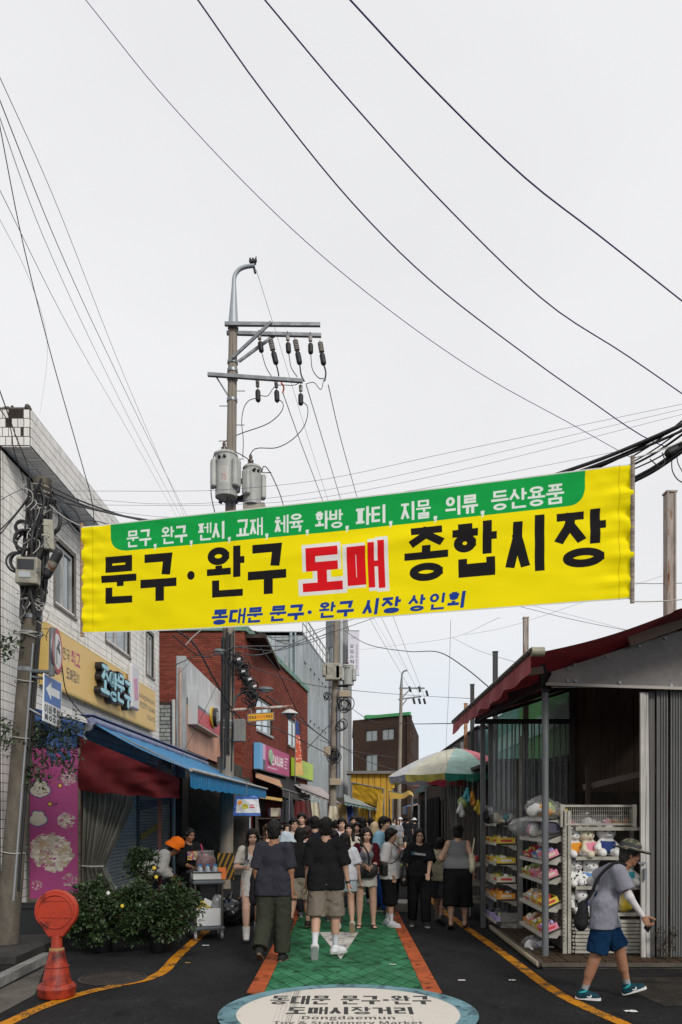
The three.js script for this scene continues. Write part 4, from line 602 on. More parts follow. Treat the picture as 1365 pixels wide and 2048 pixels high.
function transformer(name,label,c,r,h,turn,number){
const t=thing(name,label,'transformer',[c.x,c.y - h / 2,c.z],turn);
const tank=mesh('tank',lathe([[0,0.02],[r*0.94,0.02],[r*0.94,0],[r,0],[r,h*0.97],[r*1.06,h*0.97],[r*1.06,h],[r*0.9,h*1.05],[0,h*1.07]],36),transformerM,t);
for(const a of[-1.15,1.15,2.6])for(const k of[0])mesh('radiator',xf(new RoundedBoxGeometry(r*0.95,h*0.66,0.13,2,0.05),Math.sin(a)*(r + 0.05),h*0.52,Math.cos(a)*(r + 0.05),0,a,0),transformerM,tank);
mesh('bushing',lathe([[0.03,0],[0.075,0.01],[0.05,0.05],[0.085,0.08],[0.05,0.11],[0.08,0.14],[0.04,0.17],[0.045,0.25],[0.02,0.3],[0,0.3]],16).translate(-r*0.2,h*1.04,0),mat('brown bushing',[0.05,0.022,0.02],0.3),t);
mesh('terminal',[-0.4,0.1].map((x)=>xf(cyl(0.04,0.03,0.1),x*r,h*0.86,r*0.98,Math.PI / 2 - 0.3)),blackRubber,t);
if(number){const g=new THREE.CylinderGeometry(r*1.006,r*1.006,h*0.4,20,1,true,-0.5,1.0);g.translate(0,h*0.45,0);mesh('number',keepUV(g),printed(128,128,(x,w,hh)=>{x.fillStyle='#adaea8';x.fillRect(0,0,w,hh);x.fillStyle='#a8493c';x.font='58px sans-serif';x.textAlign='center';x.fillText(number,64,104);x.font='24px sans-serif';x.strokeStyle='#b38b7c';x.lineWidth=3;x.beginPath();x.arc(64,36,17,0,7);x.stroke();},0.5),tank);}
mesh('hanger',[box(0.08,h*0.5,0.1,0,h*0.5,-r - 0.05),box(0.3,0.06,0.24,0,h*0.3,-r - 0.1),box(0.3,0.06,0.24,0,h*0.75,-r - 0.1)],steel,t);
return t;
}
const bolted=(a,b,w=0.085)=>beam(a,b,w,w);
{
seed=77;const Z=20,a=P(451,1600,Z).setY(0),b=P(467,640,Z),C=(py,dx=0,dz=0)=>{const y=yAt(py,Z),q=a.clone().lerp(b,(y - a.y)/(b.y - a.y));return V(q.x + dx,y,q.z + dz);};
const p=thing('utility_pole','tall concrete pole with steel cross arms and two transformers above the yellow banner','utility pole');
mesh('shaft',rod(a,b,0.19,0.105,28),poleConcrete,p);
const top=[P(467,642,Z),P(468,600,Z),P(468,570,Z),P(470,552,Z),P(478,540,Z),P(490,534,Z),P(510,531,Z)];
mesh('top_pipe',[rod(P(467,650,Z),P(468.5,568,Z),0.125,0.055,20),tube(top.slice(2),0.052,30,14)],mat('grey steel pipe',[0.34,0.37,0.40],0.5,{metalness:0.3}),p);
const e=P(508,529,Z);mesh('end_fitting',[box(0.14,0.06,0.14,e.x - 0.03,e.y + 0.06,e.z),...[-0.07,0,0.07].map((x)=>cyl(0.035,0.02,0.09,e.x + x - 0.02,e.y + 0.12,e.z)),rod(e.clone().add(V(0.05,0,0)),e.clone().add(V(0.06,0.2,0)),0.012),rod(e.clone().add(V(0,-0.05,0)),e.clone().add(V(0.04,-0.22,0)),0.03)],blackRubber,p);
const arm=(x0,y0,x1,y1,dz)=>mesh('cross_arm',bolted(P(x0,y0,Z - dz),P(x1,y1,Z - dz)),steel,p);
arm(450,648,641,649.5,0.17);arm(454,666,643,671,-0.17);arm(416,749,606,762,0.16);
parts('brace',[beam(P(466,715,Z - 0.16),P(543,644,Z - 0.24),0.05,0.07),beam(P(478,723,Z + 0.14),P(549,671,Z + 0.22),0.05,0.07),rod(P(434,755,Z - 0.1),P(456,790,Z - 0.1),0.02)],steel,p);
parts('arm_band',[725,742,757,801,655].map((py)=>rod(C(py + 3),C(py - 3),0.135,0.135,20)),steel,p);
parts('step_bolt',[[782,1],[812,-1],[850,1],[882,-1],[918,1]].map(([py,s])=>rod(C(py,s*0.1),C(py,s*0.32),0.011)),steel,p);
const ins=[[517,660,524,706,0],[540,674,553,728,1],[575,662,578,708,0],[590,675,600,728,1],[621,664,622,709,0],[640,680,648,729,1],[515,751,517,806,0],[552,754,555,806,0],[602,762,602,812,0]];
for(const[x0,y0,x1,y1,k]of ins){const[pr,dk]=insulator(P(x0,y0,Z),P(x1,y1,Z),6,k);const o=mesh('insulator',pr,porcelain,p);mesh('sleeve',dk,blackRubber,o);}
mesh('jumper',[tube([P(524,706,Z),P(533,735,Z),P(543,752,Z)],0.011),tube([P(578,708,Z),P(583,735,Z),P(595,754,Z)],0.011),tube([P(622,709,Z),P(626,740,Z),P(640,757,Z),P(648,757,Z)],0.011),tube([P(553,728,Z),P(557,745,Z),P(558,752,Z)],0.02),tube([P(600,728,Z),P(603,750,Z),P(609,763,Z)],0.02),tube([P(648,729,Z),P(652,745,Z),P(650,762,Z)],0.022),tube([P(612,768,Z),P(628,765,Z),P(642,779,Z),P(648,760,Z)],0.009),tube([P(518,790,Z),P(535,792,Z),P(552,772,Z),P(590,770,Z),P(602,764,Z)],0.009)],cableM,p);
mesh('marker_tape',tube([P(563,765,Z),P(568,775,Z),P(566,786,Z)],0.022),pm([0.6,0.17,0.07],0.7),p);
// leads down to the transformers
mesh('transformer_lead',[tube([P(517,796,Z),P(500,800,Z),P(490,812,Z),P(484,840,Z),P(487,880,Z),P(486,915,Z)],0.010),tube([P(557,799,Z),P(566,805,Z),P(565,820,Z),P(540,845,Z),P(480,868,Z),P(452,882,Z),P(447,895,Z)],0.011),tube([P(604,803,Z),P(615,812,Z),P(612,845,Z),P(590,875,Z),P(555,895,Z),P(510,898,Z),P(499,912,Z)],0.011),tube([P(438,912,Z),P(432,902,Z),P(424,940,Z),P(423,990,Z),P(430,1025,Z),P(434,1050,Z)],0.013),tube([P(524,945,Z),P(528,932,Z),P(536,938,Z),P(555,975,Z),P(567,1010,Z),P(571,1035,Z)],0.013),tube([P(455,912,Z - 0.3),P(462,902,Z - 0.3),P(480,908,Z - 0.3),P(505,925,Z - 0.3),P(524,944,Z - 0.2),P(543,945,Z)],0.012),tube([P(466,915,Z - 0.45),P(467,945,Z - 0.5),P(458,985,Z - 0.4),P(452,1010,Z - 0.3),P(455,1035,Z - 0.3)],0.010)],cableM,p);
mesh('transformer_bracket',[beam(C(998,-0.3,0),C(998,0.75,0),0.1,0.12),beam(C(1010,-0.25,0.1),C(980,-0.1,0.1),0.06,0.08),rod(C(1004),C(992),0.19,0.19,20)],darkMetal,p);
const jb=C(1030,0.62,0.15);mesh('control_box',rbox(0.54,0.42,0.3,0.02,jb.x,jb.y,jb.z),creamM,p);
parts('pole_band',[[1446,0.185],[1452,0.185],[1325,0.176],[1480,0.19]].map(([py,r])=>rod(C(py + 3),C(py - 3),r,r,22)),steel,p);mesh('white_band',rod(C(1458),C(1441),0.184,0.184,24),pm([0.46,0.455,0.43],0.6),p);
const gb=P(480,1461,Z - 0.25);parts('equipment_box',[rbox(0.28,0.56,0.2,0.02,gb.x,gb.y,gb.z)],mat('weathered grey box',[0.22,0.21,0.19],0.6,{tex:'streak',size:0.6}),p);
const cr=[];for(let i=0;i<9;i++){const w=rr(0.3,2.4),pts=[];for(let py=1255 + rr(0,30);py<1545;py +=40){const q=C(py);pts.push(V(q.x + Math.cos(w)*0.2*rr(0.92,1.2),q.y,q.z + Math.sin(w)*0.2*rr(0.95,1.1)));}cr.push(tube(pts,rr(0.012,0.026),40,6));}mesh('cable_run',cr,cableM,p);
const ml=[];for(let i=0;i<60;i++){const t=rnd(),c0=P(472 + 34*t + rr(-9,9),1312 + 88*t + rr(-12,12),Z - rr(0,0.35));ml.push(xf(new THREE.TorusGeometry(rr(0.05,0.17),rr(0.008,0.016),5,18),c0.x,c0.y,c0.z,rr(0,3),rr(0,3),0));}for(let i=0;i<8;i++){const c0=P(476 + 5*i,1322 + 10*i,Z - 0.2);ml.push(xf(new RoundedBoxGeometry(rr(0.12,0.24),rr(0.12,0.24),0.14,2,0.03),c0.x,c0.y,c0.z,rr(-0.4,0.4),rr(0,2),rr(-0.5,0.5)));}mesh('cable_nest',ml,cableM,p).userData.kind='stuff';
for(const[u,v]of[[478,1318],[500,1358],[487,1342],[510,1372]]){const c0=P(u,v,Z - 0.45);mesh('cable_tag',box(0.09,0.05,0.02,c0.x,c0.y,c0.z,0,0.3,0.4),pm([0.5,0.5,0.5],0.6),p);}
transformer('pole_transformer','grey drum transformer with the red number 75 on the tall pole',P(453,953,Z - 0.35),0.27,1.04,-0.1,'75');
transformer('pole_transformer','smaller grey drum transformer with round radiator bosses on the tall pole',P(505,974,Z - 0.15),0.225,0.92,0.7);
// street lamps, camera pipe and its sign, fixed to this pole
const lampM=mat('lamp housing',[0.12,0.125,0.13],0.5,{metalness:0.3});
const lampHead=(o,c,d,L,w)=>{mesh('lamp_head',(()=>{const g=new THREE.SphereGeometry(1,20,12);g.scale(L / 2,0.075,w / 2);const pp=g.attributes.position;for(let i=0;i<pp.count;i++)if(pp.getY(i)<-0.02)pp.setY(i,-0.02);g.rotateY(d);g.computeVertexNormals();return g.translate(c.x,c.y,c.z);})(),lampM,o);mesh('lamp_glass',(()=>{const g=new THREE.SphereGeometry(1,16,8);g.scale(L*0.36,0.05,w*0.36);g.rotateY(d);return g.translate(c.x,c.y - 0.03,c.z);})(),pm([0.35,0.35,0.34],0.3),o);};
const l1=thing('street_lamp','flat grey street lamp head on a curved arm over the camera sign','street lamp');mesh('arm',tube([P(468,1412,Z),P(472,1395,Z),P(484,1386,Z),P(512,1382,Z)],0.03,20,8),lampM,l1);lampHead(l1,P(531,1379,Z),0,0.42,0.24);
const l2=thing('street_lamp','grey street lamp head reaching out from the far side of the tall pole','street lamp');mesh('arm',tube([C(1296,-0.1),P(452,1296,Z),P(444,1298,Z)],0.03,12,8),lampM,l2);lampHead(l2,P(441,1303,Z - 0.2),0.5,0.36,0.22);
const cc=thing('security_camera','dome security camera with a white hood at the end of a rusty pipe','security camera');mesh('pipe',rod(P(464,1420,Z - 0.15),P(586,1412.5,Z - 0.15),0.036,0.036,12),mat('rusty white pipe',[0.85,0.75,0.68],0.6,{tex:'rust',size:0.9}),cc);const dc=P(580,1428,Z - 0.15);mesh('hood',lathe([[0.04,0.12],[0.09,0.10],[0.2,0.03],[0.215,0],[0.19,0],[0.1,0.03]],28).translate(dc.x,dc.y,dc.z),pm([0.5,0.49,0.46],0.45),cc);mesh('dome',[ball(0.085,dc.x,dc.y - 0.05,dc.z),cyl(0.11,0.12,0.06,dc.x,dc.y,dc.z),rod(dc.clone().add(V(0,0.1,0)),P(580,1413,Z - 0.15),0.025)],lampM,cc);
const cs=thing('camera_sign','small yellow notice board with black and red letters below the camera pipe','sign'),s0=P(496,1444,Z - 0.2),s1=P(549,1440,Z - 0.2),s2=P(548,1424,Z - 0.2),s3=P(495,1427.5,Z - 0.2);mesh('board',quadUV(s0,s1,s2,s3,0.03),printed(400,130,(c,w,h)=>{c.fillStyle='#8d8779';c.fillRect(0,0,w,h);c.fillStyle='#2c2412';c.fillRect(9,9,w - 18,h - 18);c.fillStyle='#e0a01c';c.fillRect(15,15,w - 30,h - 30);hangul(c,'방범용',24,38,34,52,8,{color:'#231c10',gap:5});c.fillStyle='#c2391d';c.font='bold 54px sans-serif';c.fillText('CCTV',142,84);hangul(c,'작동중',276,38,30,52,8,{color:'#231c10',gap:5});},0.45),cs);mesh('hanger',[rod(s3.clone().lerp(s2,0.15),P(504,1417,Z - 0.15),0.01),rod(s3.clone().lerp(s2,0.85),P(541,1415,Z - 0.15),0.01)],steel,cs);
}
{// second and third poles down the street
const Z=36,p=thing('utility_pole','concrete pole carrying beige transformer boxes in front of the grey blocks','utility pole');const a=P(663,1700,Z).setY(0),b=P(676,1150,Z),C=(py)=>{const y=yAt(py,Z);return a.clone().lerp(b,(y - a.y)/(b.y - a.y));};
mesh('shaft',rod(a,b,0.18,0.12,20),poleConcrete,p);
parts('beige_box',[[666,1344,0.66,0.75],[651,1342,0.26,0.5],[678,1345,0.3,0.6]].map(([x,y,w,h])=>{const q=P(x,y,Z - 0.45);return rbox(w,h,0.4,0.04,q.x,q.y,q.z);}),creamM,p);parts('terminal_box',[[690,1388,0.5,0.3],[655,1502,0.3,0.4],[671,1564,0.5,0.3]].map(([x,y,w,h])=>{const q=P(x,y,Z - 0.3);return rbox(w,h,0.3,0.03,q.x,q.y,q.z);}),mat('tan box',[0.34,0.28,0.20],0.6),p);
const l=[];seed=5;for(const[x,y,r,n]of[[690,1408,0.35,6],[684,1448,0.3,3],[656,1395,0.2,3],[668,1510,0.3,8]])for(let i=0;i<n;i++){const q=P(x + rr(-4,4),y + rr(-5,5),Z - 0.3);l.push(xf(new THREE.TorusGeometry(r*rr(0.6,1.1),0.022,5,20),q.x,q.y,q.z,rr(-0.5,0.5),rr(-0.9,0.9),0));}mesh('cable_coil',l,cableM,p);
mesh('drop_pipe',rod(P(676,1560,Z - 0.2),P(676,1410,Z - 0.2),0.05),steel,p);
transformer('pole_transformer','pale drum transformer beside the beige boxes on the second pole',P(697,1351,Z - 0.2),0.25,0.86,0);
mesh('bracket',[beam(C(1352),P(697,1352,Z),0.1,0.1),beam(C(1372),P(697,1372,Z),0.1,0.1)],darkMetal,p);
const Z3=70,q3=thing('utility_pole','slender far pole with a curved top and two cross arms before the brown house','utility pole'),b0=P(797,1700,Z3).setY(0),b1=P(803,1376,Z3);
mesh('shaft',rod(b0,b1,0.2,0.13,16),poleConcrete,q3);mesh('top_pipe',[rod(b1,P(804,1355,Z3),0.14,0.08),tube([P(804,1356,Z3),P(805,1347,Z3),P(809,1342,Z3),P(815,1341,Z3)],0.07,16,8)],steel,q3);
mesh('cross_arm',[bolted(P(799,1376.5,Z3),P(850,1376.5,Z3),0.13),bolted(P(797,1399,Z3),P(843,1393,Z3),0.13),beam(P(803,1397,Z3),P(821,1378,Z3),0.08,0.1),beam(P(802,1414,Z3),P(814,1399,Z3),0.08,0.1)],steel,q3);
for(const[x,y]of[[819,1376],[838,1376],[853,1384],[827,1400],[838,1400],[848,1400]])mesh('insulator',rod(P(x,y - 3,Z3),P(x + 3,y + 8,Z3),0.1,0.1),blackRubber,q3);
}

// ---------------------------------------------------------------- overhead wires, each a thing of its own
const purple=mat('dark violet cable',[0.045,0.032,0.16],0.5),greyWire=mat('grey wire',[0.12,0.12,0.16],0.6);
function wire(label,pts,r,m=cableM,group){const c=pts.map(([x,y,z])=>P(x,y,z)),out=([x,y])=>x<0||x>1365||y<0,on=(a,b)=>a.clone().addScaledVector(a.clone().sub(b).normalize(),5);if(out(pts[0]))c.unshift(on(c[0],c[1]));if(out(pts[pts.length - 1]))c.push(on(c[c.length - 1],c[c.length - 2]));return tag(mesh('overhead_cable',tube(c,r,20 + pts.length*8,6),m),label,'cable',group);}
wire('thin overhead cable sagging to the banner, the lowest of four long violet cables',[[160,-15,9],[330,195,9.5],[560,435,10],[740,590,10.6],[950,740,11.2],[1150,852,12],[1262,915,12.4]],0.0045,purple);
wire('thick violet overhead cable, second above the banner of four long cables',[[388,-12,6],[520,175,6.4],[700,400,7],[860,560,7.6],[1050,708,8.2],[1165,790,8.6],[1300,880,9],[1400,915,9.4]],0.006,purple);
wire('thick violet overhead cable, third above the banner of four long cables',[[522,-10,6],[690,190,6.4],[900,420,7],[1100,610,7.6],[1250,708,8],[1400,812,8.6]],0.006,purple);
wire('thick violet overhead cable, topmost of the four long cables crossing the sky',[[690,-12,6],[850,160,6.4],[1050,355,7],[1200,472,7.5],[1400,630,8.2]],0.0068,purple);
const primary='thin wires converging down the street past the tiled roof';
[[[-20,110],[110,400],[240,730],[372,1040]],[[-20,150],[120,500],[250,780],[378,1040]],[[-20,180],[90,480],[225,770],[366,1040]],[[-20,340],[130,640],[250,850],[358,1040]],[[-20,400],[60,560],[95,690],[80,830]]].forEach((l,i)=>wire('thin grey wire falling from above the tiled roof toward the street end',l.map(([x,y],k)=>[x,y,[6,9,14,24][k]]),[0.0035,0.0045,0.0035,0.003,0.002][i],i===1?cableM:greyWire,primary));
wire('black cable dropping from the sky onto the tiled parapet and leaning pole',[[-10,200,9],[45,480,9.6],[100,700,10.2],[165,930,10.6],[184,1000,10.8],[190,1055,10.9]],0.006);
wire('black cable running down across the broken parapet corner to the leaning pole',[[-15,740,10],[12,815,10.2],[35,880,10.4],[55,930,10.5],[66,1010,10.6]],0.008);
wire('slack black cable curling from the parapet corner to the pole top',[[-12,800,10],[20,850,10.2],[28,900,10.3],[48,960,10.6]],0.007);
[[[70,975],[30,1030],[-15,1075]],[[68,985],[20,1045],[-15,1088]],[[66,968],[20,990],[-15,1010]]].forEach((l,i)=>wire('black cable running off from the leaning pole toward the tiled wall',l.map(([x,y],k)=>[x,y,[10.7,10.4,10][k]]),[0.009,0.008,0.004][i],cableM,'cables running off from the leaning pole'));
const bund='cables strung from the leaning pole behind the banner';
[[[100,972],[170,1005],[260,1035],[340,1050],[470,1062]],[[105,985],[190,1018],[270,1036],[350,1046],[480,1056]],[[110,1000],[200,1022],[300,1043],[400,1055]],[[108,990],[150,1020],[165,1050],[190,1075]],[[110,1060],[140,1045],[180,1040],[230,1052]],[[112,1005],[140,1050],[160,1070],[200,1080]]].forEach((l,i)=>wire('black cable strung from the leaning pole to behind the yellow banner',l.map(([x,y],k)=>[x,y,10.6 + k*1.6]),[0.013,0.016,0.012,0.012,0.009,0.012][i],cableM,bund));
const cross='fine wires crossing the street behind the banner';
[[[130,982],[370,982],[440,980],[640,960],[900,905],[1380,805]],[[175,998],[330,1008],[500,1000],[680,975],[1380,815]],[[190,1010],[430,1010],[620,998],[900,945],[1380,825]],[[200,1020],[360,1035],[560,1016],[800,985],[1250,900]],[[1200,1160],[1290,1167],[1380,1166]],[[1040,1213],[1150,1240],[1260,1262]],[[930,1270],[1010,1255],[1180,1200],[1330,1150]],[[1040,1205],[1180,1240],[1310,1275]]].forEach((l,i)=>wire('fine dark wire crossing the sky behind the yellow banner',l.map(([x,y],k)=>[x,y,13 - k*0.3]),[0.0028,0.0026,0.0026,0.0026,0.005,0.004,0.002,0.002][i],i<4?purple:greyWire,cross));
const lines3='power lines running from the tall pole to the far poles';
[[[566,785],[600,880],[645,1000],[700,1160],[830,1395]],[[613,770],[640,860],[682,1000],[730,1160],[842,1395]],[[657,770],[680,870],[716,1000],[760,1160],[850,1395]],[[513,540],[560,690],[640,950],[720,1180],[812,1342]]].forEach((l,i)=>wire('long power line running from the tall pole arms toward the far pole',l.map(([x,y],k)=>[x,y,[20,25,33,45,70][k]]),[0.012,0.012,0.012,0.006][i],i===3?greyWire:cableM,lines3));
const rb='bundle of black cables above the corner of the banner';
seed=909;[[1110,950,1390,838,0.022],[1140,950,1390,850,0.016],[1165,950,1390,832,0.012],[1262,915,1390,820,0.010],[1264,925,1390,838,0.009],[1266,930,1390,850,0.014],[1268,938,1390,868,0.009],[1266,958,1385,880,0.024],[1266,964,1385,888,0.020],[1150,945,1385,842,0.012]].forEach(([x0,y0,x1,y1,r])=>wire('black cable in the bundle above the corner of the yellow banner',[[x0,y0,9],[(x0*2 + x1)/ 3,(y0*2 + y1)/ 3 + 5,8.8],[(x0 + 2*x1)/ 3,(y0 + 2*y1)/ 3 + 4,8.6],[x1,y1,8.4]],r,cableM,rb));
{const o=thing('cable_splice','black cable splice case with dangling loops in the cable bundle','cable splice');mesh('case',new THREE.CapsuleGeometry(0.05,0.16,5,14).applyQuaternion(quatTo(V(1,0.5,0))).translate(...P(1352,899,8.6).toArray()),blackRubber,o);mesh('loop',[tube([P(1345,905,8.6),P(1345,940,8.6),P(1355,958,8.6),P(1370,968,8.6)],0.006),tube([P(1354,905,8.6),P(1356,925,8.6),P(1366,945,8.6)],0.005),tube([P(1325,905,8.6),P(1330,925,8.6),P(1322,935,8.6),P(1314,930,8.6),P(1300,918,8.6)],0.006)],cableM,o);}
const low='tangle of cables strung low between the poles';
[[[350,1258,17],[390,1290,18],[430,1360,19],[470,1425,20],[560,1460,27],[660,1510,36]],[[345,1270,17],[400,1312,18],[470,1295,20],[600,1290,28],[668,1268,36]],[[455,1298,20],[500,1310,22],[560,1298,27],[668,1250,36]],[[455,1292,20],[560,1300,27],[620,1280,32],[760,1232,40]],[[520,1295,22],[560,1350,27],[600,1430,30],[660,1485,36]],[[492,1330,20.5],[600,1365,28],[700,1380,38],[830,1391,60],[960,1398,40]],[[535,1392,21],[600,1440,28],[655,1480,36]],[[500,1260,21],[560,1275,27],[640,1258,34],[720,1235,40]],[[510,1262,21],[590,1288,29],[668,1262,36]],[[676,1395,36],[740,1440,30],[810,1447,24],[908,1447,16.5]],[[680,1490,36],[730,1520,44],[790,1540,58]],[[690,1262,36],[740,1290,28],[820,1303,22],[880,1305,19],[930,1335,17],[985,1380,15]],[[668,1440,36],[640,1470,33],[612,1500,30]],[[640,1480,34],[700,1500,40],[790,1515,62]],[[350,1330,18],[400,1310,19],[452,1300,20]],[[360,1520,18],[420,1400,19],[452,1330,20]],[[355,1350,17],[380,1320,18],[390,1270,18.5]],[[720,1300,40],[800,1290,34],[905,1275,26],[1000,1235,18]],[[905,1275,26],[955,1300,20],[1050,1330,14]]].forEach((l,i)=>wire('black cable in the tangle strung low between the poles',l,[0.02,0.014,0.016,0.014,0.017,0.014,0.022,0.012,0.012,0.011,0.02,0.012,0.018,0.014,0.01,0.006,0.005,0.004,0.004][i],cableM,low));
wire('pale cord hanging slack below the banner near the brick house',[[372,1290,17],[385,1275,17],[400,1262,17],[412,1250,17]],0.012,whiteWire);
wire('thin cord falling from the banner to the striped parasol',[[902,1240,11],[898,1380,13],[893,1500,15],[896,1535,15.6]],0.0025,greyWire);
wire('black lead running from the yellow sign down to the stall awning',[[118,1296,10.6],[124,1330,11],[135,1388,11.6],[180,1445,12.6]],0.008);

// ---------------------------------------------------------------- the banner
{
const TL=P(164,1054,9.1),BL=P(165,1266,9.1),TR=P(1265,928,7.0),BR=P(1264,1198,7.0);
const X0=TL.x,X1=TR.x,uP=(px)=>{const s=(px - PX)/ F;return(s*9.1 - X0)/(X1 - X0 + s*2.1);};
const b=thing('street_banner','wide yellow banner with green strip and black Korean lettering strung over the street','banner');
const W=2048,H=500;
const m=printed(W,H,(c,w,h)=>{
c.fillStyle='#ffea00';c.fillRect(0,0,w,h);seed=3;
const U=(px)=>uP(px)*w;
c.fillStyle='#12a54a';c.beginPath();c.moveTo(U(222),0);c.lineTo(U(1170),0);c.lineTo(U(1170),h*0.13);c.quadraticCurveTo(U(1168),h*0.262,U(1135),h*0.262);c.lineTo(U(258),h*0.262);c.quadraticCurveTo(U(224),h*0.26,U(222),h*0.13);c.fill();
const word=(t,a,e,v0,v1,tk,o={})=>{const n=[...t].filter((k)=>k !==' ').length,x0=U(a),x1=U(e),g=o.gap??0.08,cw=(x1 - x0)/(n +(n - 1)*g);hangul(c,t,x0,v0*h,cw,(v1 - v0)*h,tk*cw,{...o,gap:cw*g});};
const comma=(px)=>{const x=U(px),y=h*0.225;c.fillStyle='#eef1ea';c.beginPath();c.moveTo(x,y);c.lineTo(x + 13,y);c.lineTo(x + 10,y + 20);c.lineTo(x + 1,y + 30);c.lineTo(x + 4,y + 14);c.lineTo(x,y + 14);c.fill();};
for(const[t,a,e]of[['문구',254,303],['완구',324,375],['펜시',397,451],['교재',473,526],['체육',550,607],['화방',631,687],['파티',713,774],['지물',803,863],['의류',892,957],['등산용품',983,1129]]){word(t,a,e,0.083,0.235,0.19,{color:'#eef1ea',gap:0.05});if(e<1000)comma(e + 5);}
const big=(t,a,e,v0=0.305,v1=0.735,tk=0.235)=>word(t,a,e,v0,v1,tk,{color:'#1d1a1b'});
big('문',203,273);big('구',281,353);big('완',414,489);big('구',496,573);big('종',810,897);big('합',905,994);big('시',1012,1093);big('장',1112,1212);
c.fillStyle='#1d1a1b';c.beginPath();c.ellipse(U(382),h*0.53,16,19,0,0,7);c.fill();
for(const[tk,col]of[[0.46,'#eceae4'],[0.24,'#e2161f']])for(const[t,a,e]of[['도',607,687],['매',697,772]]){const g=(tk - 0.24)*0.5*(U(e)- U(a));c.save();const x0=U(a)- g,x1=U(e)+ g,y0=0.375*h - g,y1=0.76*h + g;c.strokeStyle=col;if(tk>0.3){c.lineWidth=0;}hangul(c,t,x0,y0,x1 - x0,y1 - y0,tk*(U(e)- U(a)),{color:col,skew:-0.04,cap:'square'});c.restore();}
for(const[t,a,e]of[['동',422,454],['대',457,489],['문',492,524],['문',538,571],['구',574,607],['완',637,669],['구',673,707],['시',725,757],['장',762,799],['상',815,848],['인',857,889],['회',894,929]])word(t,a,e,0.84,0.972,0.20,{color:'#22409a',skew:0.12});
c.fillStyle='#22409a';c.beginPath();c.arc(U(620),h*0.915,8,0,7);c.fill();
c.fillStyle='#dcdcd4';c.fillRect(0,0,w,5);c.fillRect(0,h - 5,w,5);c.fillStyle='rgba(150,130,0,0.35)';c.fillRect(U(185),0,3,h);c.fillRect(U(1237),0,3,h);
},0.75,{transmission:0.16,thickness:0,specularIntensity:0.25});
const g=sheet(120,40,(u,v)=>{
const t=TL.clone().lerp(TR,u),k=BL.clone().lerp(BR,u);t.y -=0.012*Math.sin(Math.PI*u);k.y -=0.035*Math.sin(Math.PI*Math.pow(u,0.7));const p=t.lerp(k,v);
const e=Math.min(u,1 - u),w=0.010*Math.sin(7*u + 2*v)+ 0.008*noise3.noise(u*5 + v*2,v*1.5,3)+ 0.005*noise3.noise(u*14 - v*5,v*5,9)+ 0.006*Math.sin(v*26 + u*9)*Math.exp(-e*24)+ 0.016*Math.exp(-Math.pow((v - 0.42 + 0.22*(u - 0.5))*16,2))*Math.exp(-Math.pow((u - 0.6)*5,2));
const tie=Math.exp(-e*30)*(0.022*Math.sin(v*31 + 3*noise3.noise(v*4,u*30,2))+ 0.012*Math.sin(v*67))+ 0.014*noise3.noise(u*22 + v*9,v*3,12)*Math.exp(-e*6);return p.add(V(0.25*w,0,1.2*w + 0.8*tie));
});
{const uv=g.attributes.uv;for(let i=0;i<uv.count;i++)uv.setY(i,1 - uv.getY(i));}// v runs downward on the cloth
mesh('cloth',keepUV(g),m,b);
const wood=mat('banner pole wood',[0.50,0.36,0.25],0.8,{tex:'wood',size:0.5});
mesh('end_pole',rod(P(164,1047,9.11),P(165,1273,9.11),0.022),wood,b);mesh('end_pole',rod(P(1266,912,6.99),P(1265,1206,6.99),0.020),mat('grey pole wood',[0.42,0.38,0.34],0.8,{tex:'wood',size:0.5}),b);
mesh('rope',[tube(sag(P(163,1052,9.1),P(100,1010,10.4),0.03),0.006),tube(sag(P(163,1268,9.1),P(70,1205,10.5),0.03),0.004),tube(sag(P(1266,916,7),P(1420,850,7.4),0.04),0.006),tube(sag(P(1266,1203,7),P(1420,1190,7.4),0.02),0.005)],whiteWire,b);
}

